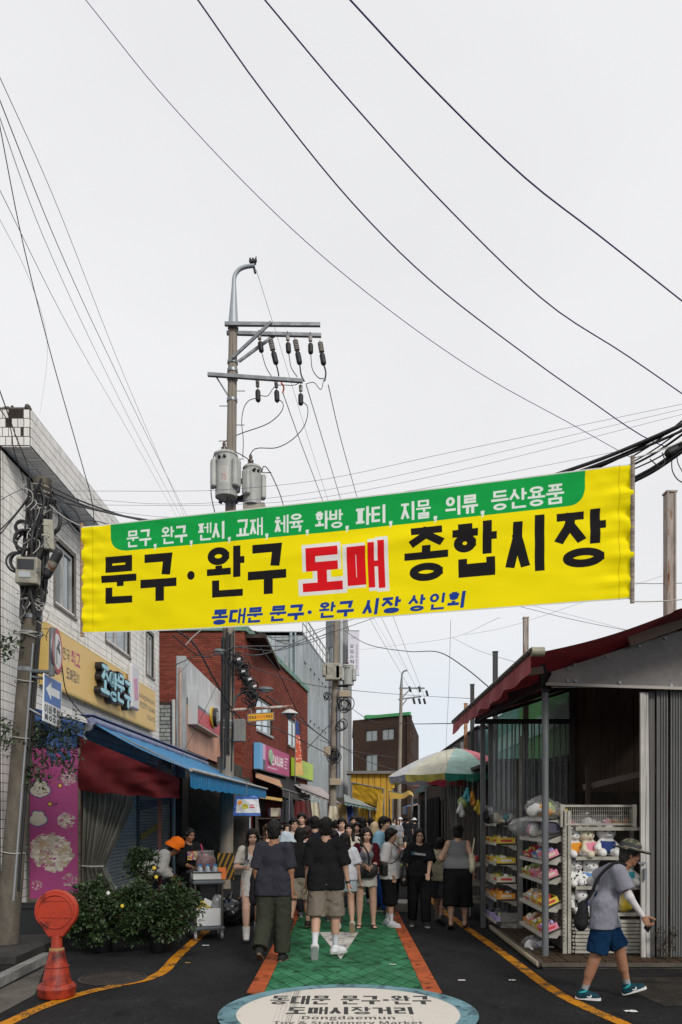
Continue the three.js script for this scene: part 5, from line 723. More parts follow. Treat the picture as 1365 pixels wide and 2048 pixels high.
// ---------------------------------------------------------------- surface nets: smooth meshes from blended round bones
// prims: {a, b, ra, rb, k, flat, cut} tapered capsule | {c, r:[x,y,z], k} ellipsoid. opt: cell, sub (carved away), clip(p), warp(p) added to the distance, color(p)
function nets(prims,cell,opt={}){
const lo=V(1e9,1e9,1e9),hi=V(-1e9,-1e9,-1e9),bb=(q)=>{const R=q.r?Math.max(...q.r):Math.max(q.ra,q.rb),m=V(R,R,R);for(const e of q.r?[q.c]:[q.a,q.b]){lo.min(e.clone().sub(m));hi.max(e.clone().add(m));}};prims.forEach(bb);
const pad=cell*2.5;lo.subScalar(pad);hi.addScalar(pad);
const nx=Math.ceil((hi.x - lo.x)/ cell)+ 1,ny=Math.ceil((hi.y - lo.y)/ cell)+ 1,nz=Math.ceil((hi.z - lo.z)/ cell)+ 1,D=new Float32Array(nx*ny*nz).fill(1);
const dist=(q,x,y,z)=>{
if(q.r){const ex=(x - q.c.x)/ q.r[0],ey=(y - q.c.y)/ q.r[1],ez=(z - q.c.z)/ q.r[2],l=Math.sqrt(ex*ex + ey*ey + ez*ez),m=Math.min(...q.r),M=Math.sqrt(ex*ex / q.r[0]**2 + ey*ey / q.r[1]**2 + ez*ez / q.r[2]**2);return M<1e-6?-m:l*(l - 1)/ M;}
let px=x - q.a.x,py=y - q.a.y,pz=z - q.a.z,s=1;let bx_=q.b.x - q.a.x,by=q.b.y - q.a.y,bz=q.b.z - q.a.z;
if(q.flat){const f=q.flat,e=(px*f.x + py*f.y + pz*f.z)*(1 / q.fs - 1);px +=f.x*e;py +=f.y*e;pz +=f.z*e;const e2=(bx_*f.x + by*f.y + bz*f.z)*(1 / q.fs - 1);bx_ +=f.x*e2;by +=f.y*e2;bz +=f.z*e2;s=0.5 + q.fs / 2;}
const L2=bx_*bx_ + by*by + bz*bz||1e-9,t=(px*bx_ + py*by + pz*bz)/ L2,tc=Math.max(0,Math.min(1,t)),h=q.cut&&t>1?t:tc,dx=px - bx_*h,dy=py - by*h,dz=pz - bz*h;let d=(Math.sqrt(dx*dx + dy*dy + dz*dz)-(q.ra +(q.rb - q.ra)*tc))*s;
if(q.cut&&t>1)d=Math.max(d,(t - 1)*Math.sqrt(L2));return d;
};
const ix=(v,o)=>Math.floor((v - o)/ cell);
const run=(q,sub)=>{
const R=(q.r?Math.max(...q.r):Math.max(q.ra,q.rb))+(q.k??0.03)+ cell*2.2,es=q.r?[q.c]:[q.a,q.b];let x0=1e9,x1=-1e9,y0=1e9,y1=-1e9,z0=1e9,z1=-1e9;
for(const e of es){x0=Math.min(x0,e.x);x1=Math.max(x1,e.x);y0=Math.min(y0,e.y);y1=Math.max(y1,e.y);z0=Math.min(z0,e.z);z1=Math.max(z1,e.z);}
const i0=Math.max(0,ix(x0 - R,lo.x)),i1=Math.min(nx - 1,ix(x1 + R,lo.x)+ 1),j0=Math.max(0,ix(y0 - R,lo.y)),j1=Math.min(ny - 1,ix(y1 + R,lo.y)+ 1),k0=Math.max(0,ix(z0 - R,lo.z)),k1=Math.min(nz - 1,ix(z1 + R,lo.z)+ 1),K=q.k??0.03;
for(let k=k0;k<=k1;k++)for(let j=j0;j<=j1;j++)for(let i=i0;i<=i1;i++){
const n=(k*ny + j)*nx + i,d=dist(q,lo.x + i*cell,lo.y + j*cell,lo.z + k*cell),o=D[n];
if(sub){const h=Math.max(0,Math.min(1,0.5 - 0.5*(o + d)/ K));D[n]=o +(-d - o)*h + K*h*(1 - h);}
else{const h=Math.max(0,Math.min(1,0.5 + 0.5*(o - d)/ K));D[n]=o +(d - o)*h - K*h*(1 - h);}
}
};
prims.forEach((q)=>run(q,false));(opt.sub||[]).forEach((q)=>run(q,true));
if(opt.warp||opt.clip)for(let k=0,n=0;k<nz;k++)for(let j=0;j<ny;j++)for(let i=0;i<nx;i++,n++){if(D[n]>cell*4||D[n]<-cell*6){if(!opt.clip||D[n]>cell*4)continue;}const x=lo.x + i*cell,y=lo.y + j*cell,z=lo.z + k*cell;if(opt.warp)D[n]+=opt.warp(x,y,z);if(opt.clip)D[n]=Math.max(D[n],opt.clip(x,y,z));}
const id=new Int32Array(nx*ny*nz).fill(-1),pos=[],idx=[],off=[0,1,nx,nx + 1,nx*ny,nx*ny + 1,nx*ny + nx,nx*ny + nx + 1],E=[[0,1],[2,3],[4,5],[6,7],[0,2],[1,3],[4,6],[5,7],[0,4],[1,5],[2,6],[3,7]];
for(let k=0;k<nz - 1;k++)for(let j=0;j<ny - 1;j++)for(let i=0;i<nx - 1;i++){
const n=(k*ny + j)*nx + i;let m=0;for(let c=0;c<8;c++)if(D[n + off[c]]<0)m|=1<<c;if(m===0||m===255)continue;
let x=0,y=0,z=0,s=0;for(const[a,b]of E){const A=m>>a&1,B=m>>b&1;if(A===B)continue;const da=D[n + off[a]],db=D[n + off[b]],t=da /(da - db);x +=(a&1)+((b&1)-(a&1))*t;y +=(a>>1&1)+((b>>1&1)-(a>>1&1))*t;z +=(a>>2)+((b>>2)-(a>>2))*t;s++;}
id[n]=pos.length / 3;pos.push(lo.x +(i + x / s)*cell,lo.y +(j + y / s)*cell,lo.z +(k + z / s)*cell);
}
const sx=1,sy=nx,sz=nx*ny,quad=(a,b,c,d,fl)=>{if(a<0||b<0||c<0||d<0)return;fl?idx.push(a,c,b,a,d,c):idx.push(a,b,c,a,c,d);};
for(let k=1;k<nz - 1;k++)for(let j=1;j<ny - 1;j++)for(let i=1;i<nx - 1;i++){
const n=(k*ny + j)*nx + i,s=D[n]<0;
if(s !==D[n + sx]<0)quad(id[n - sy - sz],id[n - sz],id[n],id[n - sy],!s);
if(s !==D[n + sy]<0)quad(id[n - sx - sz],id[n - sx],id[n],id[n - sz],!s);
if(s !==D[n + sz]<0)quad(id[n - sx - sy],id[n - sy],id[n],id[n - sx],!s);
}
const g=new THREE.BufferGeometry();g.setAttribute('position',new THREE.Float32BufferAttribute(pos,3));g.setIndex(idx);g.computeVertexNormals();
if(opt.color){const c=new Float32Array(pos.length);for(let i=0;i<pos.length;i +=3){const q=opt.color(pos[i],pos[i + 1],pos[i + 2]);c[i]=q[0];c[i + 1]=q[1];c[i + 2]=q[2];}g.setAttribute('color',new THREE.BufferAttribute(c,3));}
return g;
}
const vcol=(rough=0.8,o={})=>mat('vertex coloured ' + rough + JSON.stringify(o),[1,1,1],rough,{vertexColors:true,...o});

// ---------------------------------------------------------------- the toy stall with the red awning
const greyPost=mat('grey painted steel',[0.155,0.165,0.175],0.5,{tex:'streak',size:1.5,metalness:0.2}),rackM=mat('ivory rack steel',[0.52,0.49,0.42],0.5,{tex:'blotch',size:0.7});
const polyM=mat('old polycarbonate',[0.46,0.42,0.39],0.34,{transmission:0.28,thickness:0,tex:'blotch',size:2.6}),clearM=mat('clear corrugated sheet',[0.84,0.86,0.85],0.10,{transmission:0.88,thickness:0});
{
const s=thing('toy_stall','open toy stall with a sloping dark red awning and grey posts','stall');
// deck
const X0=2.28,X1=4.7;const wd=mat('worn deck boards',[0.085,0.06,0.04],0.8,{tex:'wood',size:0.9});
for(let i=0;i<16;i++){const x=X0 + 0.09 + i*0.15;mesh('deck_plank',bx(x - 0.068,x + 0.068,0.055,0.085 +(i % 3)*0.002,-13.6,-9.42),wd,s);}
mesh('deck_frame',[bx(X0 + 0.02,X1,0.0,0.05,-13.6,-9.4)],interiorDark,s);
mesh('edge_channel',[bx(X0 - 0.02,X0 + 0.015,0.035,0.095,-12.6,-9.4),bx(X0 - 0.05,X0 - 0.02,0.02,0.035,-12.6,-9.4),bx(X0,X1,0.03,0.075,-9.4,-9.37)],mat('dirty aluminium',[0.13,0.11,0.09],0.6,{tex:'blotch',size:0.5,metalness:0.3}),s);
const rib=[];for(let z=9.42;z<12.6;z +=0.055)rib.push(bx(X0 - 0.055,X0 - 0.021,0.036,0.085,-z - 0.026,-z));mesh('edge_rib',rib,mat('pale rib',[0.33,0.28,0.21],0.7),s).userData.kind='stuff';
// posts and beams
const pz=9.82,px_=xAt(1091,pz),yF=yAt(1368,pz);
mesh('post',rod(V(px_,0,-pz),V(px_,yF,-pz),0.042,0.042,14),greyPost,s);
parts('post',[beam(V(2.18,0,-12.9),V(2.18,3.32,-12.9),0.075,0.075),beam(V(2.31,0.08,-12.92),V(2.31,3.32,-12.92),0.07,0.07)],greyPost,s);
mesh('post',beam(V(3.62,0.08,-12.9),V(3.62,3.95,-12.9),0.08,0.08),mat('dark post',[0.05,0.048,0.046],0.6),s);
parts('beam',[beam(V(2.05,3.34,-12.9),V(3.7,3.34,-12.9),0.07,0.08),beam(V(px_ - 0.02,yF + 0.02,-pz),V(2.1,3.36,-12.95),0.07,0.07),beam(V(2.2,3.4,-12.9),V(3.62,3.86,-12.9),0.04,0.05)],darkMetal,s);
const cl=P(1090,1360,pz - 0.03);mesh('bracket',[box(0.12,0.2,0.12,cl.x,cl.y,cl.z),box(0.08,0.34,0.06,cl.x - 0.01,cl.y + 0.02,cl.z + 0.02,0,0,0.2)],blackRubber,s);
// the awning: two sheets, valance, roll bar
const aw=mat('red awning fabric',[0.34,0.030,0.042],0.75,{tex:'blotch',size:2,transmission:0.10,thickness:0}),R=(u,v,dy=0)=>{const x=2.0 + v*1.62;return V(x,3.58 +(x - 2.0)*0.297 - 0.05*Math.sin(Math.PI*v)+ dy,-(8.73 + u*6.45));};
mesh('awning_fabric',sheet(30,14,(u,v)=>R(u,v)),aw,s);mesh('roof_sheet',sheet(10,8,(u,v)=>V(3.6 + v*2.8,4.057 + v*2.8*0.297,-(8.73 + u*4.35)),0.02),aw,s);
mesh('valance',sheet(90,6,(u,v)=>{const p=R(u,0);p.y -=v*(0.20 + 0.02*Math.sin(u*21)+ 0.012*Math.sin(u*47));p.x -=0.018*Math.sin(u*40)*v - 0.03*v*noise3.noise(u*9,0,4);return p;}),mat('faded red valance',[0.52,0.10,0.12],0.75,{transmission:0.35,thickness:0,tex:'weave',size:0.7}),s);
mesh('roll_bar',rod(R(-0.004,0,0.03),R(1.004,0,0.03),0.034,0.034,12),mat('brown bar',[0.055,0.045,0.04],0.5),s);mesh('end_cap',xf(cyl(0.052,0.052,0.14,0,0,0,0,0,0,16),R(0,0).x + 0.07,R(0,0).y + 0.02,-8.7,0,0,Math.PI / 2),creamM,s);
parts('rafter',[beam(P(1042,1346,9.7),P(1086,1340,9.75),0.05,0.09),beam(P(1258,1284,9.55),P(1400,1232,9.55),0.05,0.12)],mat('beige rafter',[0.30,0.235,0.19],0.7),s);
parts('rafter',[beam(V(2.25,3.50,-11.2),V(5.6,4.49,-11.2),0.05,0.08),beam(V(2.25,3.50,-12.6),V(5.6,4.49,-12.6),0.05,0.08)],darkMetal,s);
// near gable of ribbed sheet, with screws
const gz=9.66;const gv=[[1092,1370],[1400,1379],[1400,1250],[1262,1292],[1106,1343]].map(([x,y])=>{const p=P(x,y,gz);return[p.x,p.y];});gv.splice(2,0,[6.35,3.30],[6.35,4.74]);
mesh('gable_sheet',plate(gv,0.012).translate(0,0,-gz),polyM,s);const gr=[];for(let i=0;i<40;i++){const y=yAt(1378 - i*3.1,gz),xl=i<9?xAt(1094 + i*1.5,gz):Math.min(xAt(1106 +(i - 11)*9.2,gz),xAt(1390,gz));gr.push(bx(Math.max(xl,xAt(1094,gz))+ 0.05,xAt(1400,gz),y - 0.0035,y + 0.0035,-gz + 0.006,-gz + 0.0095));}mesh('sheet_rib',gr.slice(1,34),polyM,s).userData.kind='stuff';
mesh('gable_rail',[beam(P(1092,1368,gz - 0.03),P(1400,1378,gz - 0.03),0.03,0.035)],mat('pale rail',[0.40,0.37,0.33],0.6),s);
for(const[x,y]of[[1137,1336],[1151,1330],[1216,1313],[1280,1292],[1136,1361],[1152,1362],[1240,1365],[1343,1371],[1106,1346],[1332,1276]]){const q=P(x,y,gz - 0.02);mesh('screw',xf(cyl(0.02,0.02,0.012,0,0,0,0,0,0,12),q.x,q.y,q.z,Math.PI / 2),steel,s);}
// far wall: clear sheet behind upright bars
mesh('clear_sheet',[bx(2.36,3.58,1.2,3.3,-12.985,-12.98)],clearM,s);mesh('clear_sheet',plate([[2.36,3.4],[3.58,3.4],[3.58,4.0],[2.4,3.55]],0.006).translate(0,0,-12.98),clearM,s);
for(const x of[2.42,2.5,2.58,2.66,2.71,2.78,2.83,2.9,2.98,3.02,3.1,3.18,3.24,3.34,3.44,3.53])mesh('upright_bar',beam(V(x,0.1,-12.93),V(x,3.3,-12.93),0.02,0.018),steel,s);
mesh('slotted_upright',beam(V(2.78,0.1,-12.86),V(2.78,3.1,-12.86),0.035,0.035),rackM,s);
// inside: back wall, dark lower part, side wall
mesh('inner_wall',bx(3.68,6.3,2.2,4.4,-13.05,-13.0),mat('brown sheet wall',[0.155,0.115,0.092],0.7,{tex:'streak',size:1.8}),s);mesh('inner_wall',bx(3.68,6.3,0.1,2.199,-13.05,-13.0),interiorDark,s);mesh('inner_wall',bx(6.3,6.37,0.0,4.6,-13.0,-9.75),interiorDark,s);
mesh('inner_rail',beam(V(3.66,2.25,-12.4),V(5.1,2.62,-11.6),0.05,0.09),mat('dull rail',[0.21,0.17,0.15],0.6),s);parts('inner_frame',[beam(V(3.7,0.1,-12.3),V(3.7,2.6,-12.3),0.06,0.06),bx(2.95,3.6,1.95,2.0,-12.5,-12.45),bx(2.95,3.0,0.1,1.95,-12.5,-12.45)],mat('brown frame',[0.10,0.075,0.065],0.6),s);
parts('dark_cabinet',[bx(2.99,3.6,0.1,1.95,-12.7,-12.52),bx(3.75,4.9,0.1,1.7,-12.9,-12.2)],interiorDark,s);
// folding shutter of ribbed steel
const fz=9.72,corr=(x0,x1,z,y0,y1,pitch,amp)=>sheet(Math.round((x1 - x0)/ pitch*8),1,(u,v)=>{const t=u*(x1 - x0)/ pitch*2*Math.PI;return V(x0 + u*(x1 - x0),y0 + v*(y1 - y0),z + amp*Math.max(-0.6,Math.min(0.6,Math.sin(t)))/ 0.6);});
const sm=mat('ribbed shutter steel',[0.25,0.25,0.245],0.45,{tex:'streak',size:[0.9,3.4],metalness:0.25});
mesh('shutter_leaf',corr(xAt(1322,fz),xAt(1337,fz),-fz,0.07,yAt(1379,fz),0.033,0.012),sm,s);mesh('shutter_leaf',corr(xAt(1341,fz),6.35,-fz,0.07,yAt(1379,fz),0.033,0.012),sm,s);
mesh('shutter_leaf',[bx(xAt(1300,fz),xAt(1312,fz),0.07,yAt(1381,fz),-fz - 0.05,-fz - 0.03),bx(xAt(1314,fz),xAt(1321,fz),0.07,yAt(1379,fz),-fz - 0.03,-fz)],mat('dark shutter edge',[0.10,0.095,0.092],0.5,{tex:'streak',size:1.5}),s);
const wf=mat('peeling white frame',[0.52,0.50,0.47],0.6,{tex:'streak',size:1.1});mesh('door_frame',[beam(V(xAt(1287,9.7),0.03,-9.7),V(xAt(1284,9.7),yAt(1385,9.7),-9.7),0.05,0.04),beam(V(xAt(1297,9.7),0.03,-9.72),V(xAt(1293,9.7),yAt(1385,9.7),-9.72),0.045,0.05),bx(xAt(1284,9.7),xAt(1312,9.7),0.0,0.03,-9.8,-9.66)],wf,s);
mesh('latch',[box(0.09,0.025,0.02,xAt(1285,9.65),yAt(1726,9.65),-9.65),box(0.03,0.14,0.03,xAt(1291,9.65),yAt(1748,9.65),-9.65)],steel,s);
seed=8;
}
// racks: shelves on slotted uprights
function shelf(parent,x0,x1,z0,z1,yBack,yFront,t=0.022){// street-facing shelf: x0 is its front edge
const o=mesh('shelf',sheet(1,1,(u,v)=>V(x0 + u*(x1 - x0),yFront + u*(yBack - yFront),-(z0 + v*(z1 - z0))),t),rackM,parent);
mesh('front_lip',bx(x0 - 0.012,x0 + 0.004,yFront - 0.018,yFront + 0.026,-z0,-z1),mat('clear price strip',[0.5,0.48,0.44],0.3),o);
for(const z of[z0 + 0.01,z1 - 0.01])mesh('bracket',plate([[x0 + 0.03,yFront - 0.012],[x1,yBack - 0.012],[x1,yBack - 0.10],[x1 - 0.04,yBack - 0.095],[x0 + 0.18,yFront - 0.03]],0.006).translate(0,0,-z),rackM,o);
return o;
}
const slots=(parent,x,z,y0,y1,face)=>{const l=[];for(let y=y0 + 0.05;y<y1;y +=0.05)l.push(box(0.008,0.022,0.008,x,y,z));mesh('slots',l,blackRubber,parent).userData.kind='stuff';};
const wireGrid=(x0,x1,y0,y1,z,st=0.028,r=0.0016)=>{const l=[];for(let x=x0;x<=x1;x +=st)l.push(box(r*2,y1 - y0,r*2,x,(y0 + y1)/ 2,z));for(let y=y0;y<=y1;y +=st*2.2)l.push(box(x1 - x0,r*2,r*2,(x0 + x1)/ 2,y,z));return l;};
const rackB=thing('display_rack','ivory slotted rack of sloping shelves beside the front post of the toy stall','rack');
const shB=[[1636,1640],[1668,1682],[1709,1726],[1750,1765],[1803,1821],[1856,1873],[1919,1922]].map(([b,f])=>[yAt(b,9.95),yAt(f,9.95)]);
{
for(const z of[9.95,11.25]){mesh('upright',[beam(V(2.70,0.09,-z),V(2.70,yAt(1622,9.95),-z),0.045,0.05)],rackM,rackB);slots(rackB,2.688,-z + 0.026,0.2,1.85);}
mesh('upright',beam(V(2.76,0.09,-9.96),V(2.76,yAt(1622,9.95),-9.96),0.04,0.05),rackM,rackB);
shB.forEach(([b,f],i)=>shelf(rackB,i===6?2.30:2.43,2.68,9.96,11.25,b,f));mesh('wire_back',wireGrid(0,1.28,0.15,1.85,0).map((g)=>g.rotateY(Math.PI / 2).translate(2.672,0,-9.97)),mat('dull wire',[0.14,0.13,0.115],0.6),rackB).userData.kind='stuff';
}
const rackA=thing('display_rack','narrow grey rack of toy boxes at the far corner post of the toy stall','rack');
const shA=[1650,1689,1729,1767,1801,1846].map((y)=>yAt(y,12.15));
{
const gm=mat('grey rack steel',[0.33,0.32,0.305],0.5,{tex:'blotch',size:0.7});for(const z of[12.2,13.3])mesh('upright',beam(V(2.63,0.09,-z),V(2.63,1.68,-z),0.07,0.05),gm,rackA);
shA.forEach((y)=>shelf(rackA,2.26,2.58,12.18,13.3,y + 0.005,y));mesh('foot',[bx(2.34,2.6,0.09,0.32,-12.24,-12.2),bx(2.34,2.4,0.09,0.30,-13.2,-12.24)].map((g,i)=>g),gm,rackA);
}
const rackC=thing('display_rack','wide ivory rack of plush toys behind the walking man, with spare shelves stacked below','rack');
const shC=[1657,1716,1775,1828].map((y)=>yAt(y,9.95)),cx0=2.84,cx1=3.66;
{
for(const x of[cx0 - 0.03,cx1 + 0.02])mesh('upright',beam(V(x,0.09,-10.34),V(x,1.9,-10.34),0.045,0.04),rackM,rackC);
shC.forEach((y)=>{const o=mesh('shelf',bx(cx0,cx1,y - 0.01,y + 0.012,-10.32,-9.95),rackM,rackC);mesh('front_lip',bx(cx0,cx1,y - 0.025,y + 0.018,-9.95,-9.935),rackM,o);});
mesh('wire_back',wireGrid(cx0,cx1,0.6,1.85,-10.325),mat('dull wire',[0.14,0.13,0.115],0.6),rackC).userData.kind='stuff';
const bk=mesh('basket',[bx(cx0 - 0.16,cx1 - 0.1,1.92,1.945,-9.95,-9.93),bx(cx0 - 0.16,cx1 - 0.1,1.69,1.715,-9.95,-9.93),beam(V(cx1 - 0.09,1.67,-9.94),V(cx1 - 0.09,1.95,-9.94),0.05,0.03),beam(V(cx0 - 0.17,1.67,-9.94),V(cx0 - 0.17,1.95,-9.94),0.05,0.03)],rackM,rackC);mesh('wire_front',wireGrid(cx0 - 0.16,cx1 - 0.1,1.70,1.93,-9.938,0.026,0.002),rackM,bk).userData.kind='stuff';
for(let i=0;i<9;i++){const y=0.10 + i*0.047,x=(i % 3)*0.006;const o=tag(mesh('spare_shelf',[bx(cx0 - 0.02 + x,cx1 - 0.01 + x,y,y + 0.036,-10.3,-9.9),bx(cx0 - 0.05 + x,cx0 - 0.02 + x,y + 0.006,y + 0.03,-9.98,-9.92)],rackM),'ivory steel shelf lying in the stack under the plush toy rack','shelf board','spare shelves stacked under the plush toys');}
}
// ---------------------------------------------------------------- goods
const C3={white:[0.66,0.65,0.63],cream:[0.58,0.52,0.40],orange:[0.62,0.26,0.03],pink:[0.62,0.22,0.30],blue:[0.10,0.25,0.50],navy:[0.03,0.05,0.17],teal:[0.06,0.33,0.38],yellow:[0.62,0.46,0.05],red:[0.5,0.04,0.05],lilac:[0.42,0.36,0.60],black:[0.02,0.02,0.022],lime:[0.40,0.55,0.12]};
function plushGeo(fur,dress,spots){// a plain seated stuffed animal, about 0.3 m
const pr=[{c:V(0,0.235,0),r:[0.095,0.082,0.08],k:0.03},{c:V(0,0.10,0),r:[0.065,0.085,0.06],k:0.03},{c:V(0,0.215,0.07),r:[0.035,0.026,0.025],k:0.02}];
for(const s of[-1,1])pr.push({a:V(s*0.05,0.15,0.02),b:V(s*0.105,0.085,0.06),ra:0.026,rb:0.033,k:0.02},{a:V(s*0.04,0.045,0.03),b:V(s*0.075,0.035,0.115),ra:0.036,rb:0.042,k:0.02},{c:V(s*0.075,0.305,0),r:[0.032,0.034,0.02],k:0.02});
return nets(pr,0.0095,{warp:(x,y,z)=>0.002*noise3.noise(x*60,y*60,z*60),color:(x,y,z)=>{if(Math.hypot(Math.abs(x)- 0.04,y - 0.245,z - 0.072)<0.013||Math.hypot(x,y - 0.222,z - 0.095)<0.011)return[0.02,0.018,0.018];if(spots&&noise3.noise(x*26,y*26,z*26 + 4)>0.32)return C3.black;if(dress&&y<0.15&&y>0.03&&Math.abs(x)<0.072&&z<0.075)return dress;return fur;}});
}
const plushM=vcol(0.95);
const plushKinds={orange:plushGeo(C3.white,C3.orange),pink:plushGeo(C3.cream,C3.pink),navy:plushGeo(C3.white,C3.navy),spotted:plushGeo(C3.white,null,true),blue:plushGeo(C3.white,C3.blue),teal:plushGeo(C3.white,C3.teal)};
function plush(kind,label,x,y,z,turn,s=1,tilt=0){const o=tag(mesh('plush_toy',plushKinds[kind],plushM),label,'plush toy','plush toys on the racks');o.position.set(x,y,z);o.rotation.set(0,turn,tilt);o.scale.setScalar(s);return o;}
const by=(y)=>y + 0.012;
plush('orange','white plush toy in an orange top next to the rack upright',cx0 + 0.02,by(shC[1]),-10.1,0.3,1.18,0.08);
plush('pink','cream plush toy in a pink dress between the orange and navy ones',cx0 + 0.2,by(shC[1]),-10.1,0.5,1.20,0.12);
plush('navy','large white plush toy in navy behind the camouflage hat',cx0 + 0.42,by(shC[1]),-10.12,0.1,1.32,-0.04);
plush('spotted','black spotted white plush toy on the shelf below the orange one',cx0 + 0.04,by(shC[2]),-10.1,0.2,1.09,0.05);
plush('blue','white plush toy in a pale blue top next to the spotted one',cx0 + 0.2,by(shC[2]),-10.1,-0.3,1.09,-0.1);
plush('teal','round white plush toy in a teal ribbon beside the door frame',cx1 - 0.12,by(shC[2]),-10.08,-0.2,1.18,0.1);
plush('navy','white plush toy in navy slumped on the lowest plush shelf',cx0 + 0.14,by(shC[3]),-10.1,0.6,0.94,0.2);
plush('spotted','small spotted plush toy at the end of the lowest plush shelf',cx0 + 0.0,by(shC[3]),-10.12,0.9,0.83);
const film=mat('clear plastic film',[0.86,0.87,0.88],0.12,{transmission:0.9,thickness:0,ior:1.4});
function bagOf(label,x,y,z,w,h,d,cols,turn=0,group){// soft toys in a clear crumpled bag
const o=thing('bagged_toys',label,'bag of toys',[x,y,z],turn,group),st=(x*977 + y*331 + z*77)|0;seed=Math.abs(st)+ 11;
cols.forEach((c,i)=>{const n=cols.length,cx=n>1?(i /(n - 1)- 0.5)*w*0.62:0,r=h*rr(0.28,0.36);mesh('soft_toy',nets([{c:V(cx,r,rr(-0.03,0.03)),r:[r*rr(0.9,1.2),r,r*0.9],k:0.03},{c:V(cx + rr(-0.04,0.04),r*1.7,0.02),r:[r*0.7,r*0.62,r*0.6],k:0.03},{a:V(cx,r,0),b:V(cx + rr(-0.1,0.1),r*rr(0.4,1.2),d*0.36),ra:r*0.35,rb:r*0.3,k:0.03}],0.014,{warp:(a,b,e)=>0.006*noise3.noise(a*30 + i,b*30,e*30)}),pm(c,0.95),o);});
mesh('film',nets([{c:V(0,h*0.46,0),r:[w / 2,h*0.5,d / 2],k:0.03},{a:V(rr(-0.1,0.1),h*0.8,0),b:V(rr(-0.15,0.15),h*1.12,0.02),ra:0.05,rb:0.012,k:0.05}],0.016,{warp:(a,b,e)=>0.016*noise3.noise(a*17,b*17,e*17)+ 0.008*noise3.noise(a*40,b*40,e*40),clip:(a,b)=>-b + 0.001}),film,o);return o;
}
bagOf('clear bag of white and orange soft toys on top of the ivory rack',2.5,by(shB[0][0]),-10.35,0.36,0.27,0.5,[C3.white,C3.orange,C3.lime],0.3);
bagOf('clear bag of an orange soft toy lying against the rack upright',2.60,by(shB[0][0]),-10.02,0.30,0.17,0.2,[C3.orange,C3.yellow],0);
bagOf('clear bag of white and pink soft toys under the top shelf',2.50,by(shB[1][1])+ 0.02,-10.7,0.30,0.30,0.7,[C3.white,C3.black,C3.pink,C3.lilac],1.2);
bagOf('clear bag of pale blue soft toys on top of the narrow grey rack',2.44,by(shA[0]),-12.6,0.42,0.20,0.4,[C3.blue,C3.white,C3.teal,C3.white]);
bagOf('clear bag of black and tan soft toys at the corner post',2.27,by(shA[0]),-12.5,0.22,0.27,0.3,[C3.black,C3.cream]);
bagOf('clear bag of white and lilac toys on the lowest rack shelf',2.46,by(shB[6][0]),-10.5,0.26,0.20,0.5,[C3.white,C3.lilac,C3.white],0.4);
bagOf('pink bagged soft toy at the upright end of the wire basket',cx0 + 0.08,by(shC[0])+ 0.0,-10.12,0.3,0.17,0.26,[C3.pink,C3.white]);
bagOf('pale pink bagged soft toy in the middle of the wire basket',cx0 + 0.36,by(shC[0]),-10.12,0.26,0.15,0.26,[C3.white,C3.pink]);
bagOf('orange bagged soft toy at the shutter end of the wire basket',cx0 + 0.62,by(shC[0]),-10.12,0.24,0.16,0.26,[C3.orange,C3.orange]);
bagOf('teal soft toys in film hanging behind the plush row',cx0 + 0.26,by(shC[1])+ 0.3,-10.24,0.34,0.12,0.12,[C3.teal,C3.teal]);
bagOf('yellow soft toy in film behind the walking man',cx0 + 0.56,by(shC[3]),-10.05,0.24,0.3,0.2,[C3.yellow,C3.yellow]);
function tray(label,x,y,z,w,h,d,col,goods,turn=0,tilt=0){// open cardboard display tray of small packets
const o=thing('display_tray',label,'toy tray',[x,y,z],turn,'trays of small toys on the racks');o.rotation.z=tilt;seed=Math.abs((x*731 + y*1931 + z*313)|0)+ 3;
const cm=pm(col,0.6);mesh('carton',[box(w,h,0.006,0,h / 2,d / 2),box(w,h,0.006,0,h / 2,-d / 2),box(0.006,h,d - 0.008,-w / 2 + 0.003,h / 2,0),box(0.006,h,d - 0.008,w / 2 - 0.003,h / 2,0),box(w - 0.014,0.006,d - 0.014,0,0.004,0)],cm,o);
mesh('print',[box(w*0.6,h*0.4,0.003,0,h*0.5,d / 2 + 0.005),box(0.003,h*0.4,d*0.7,-w / 2 - 0.002,h*0.5,0)],pm(pick([C3.white,C3.red,C3.cream,C3.lilac]),0.5),o);
for(const[i,c]of goods.entries()){const l=[];for(let k=0;k<7;k++)l.push(rbox(rr(0.03,0.07),rr(0.03,0.06),rr(0.03,0.07),0.01,rr(-w / 2 + 0.04,w / 2 - 0.04),h*rr(0.5,1.08),rr(-d / 2 + 0.04,d / 2 - 0.04),rr(0,2),rr(0,3),rr(0,2)));mesh('packets',l,pm(c,0.35),o).userData.kind='stuff';}
return o;
}
const tl=(i)=>Math.atan2(shB[i][0]- shB[i][1],0.25),yb=(i,x)=>shB[i][1]+(shB[i][0]- shB[i][1])*(x - 2.43)/ 0.25 + 0.016;
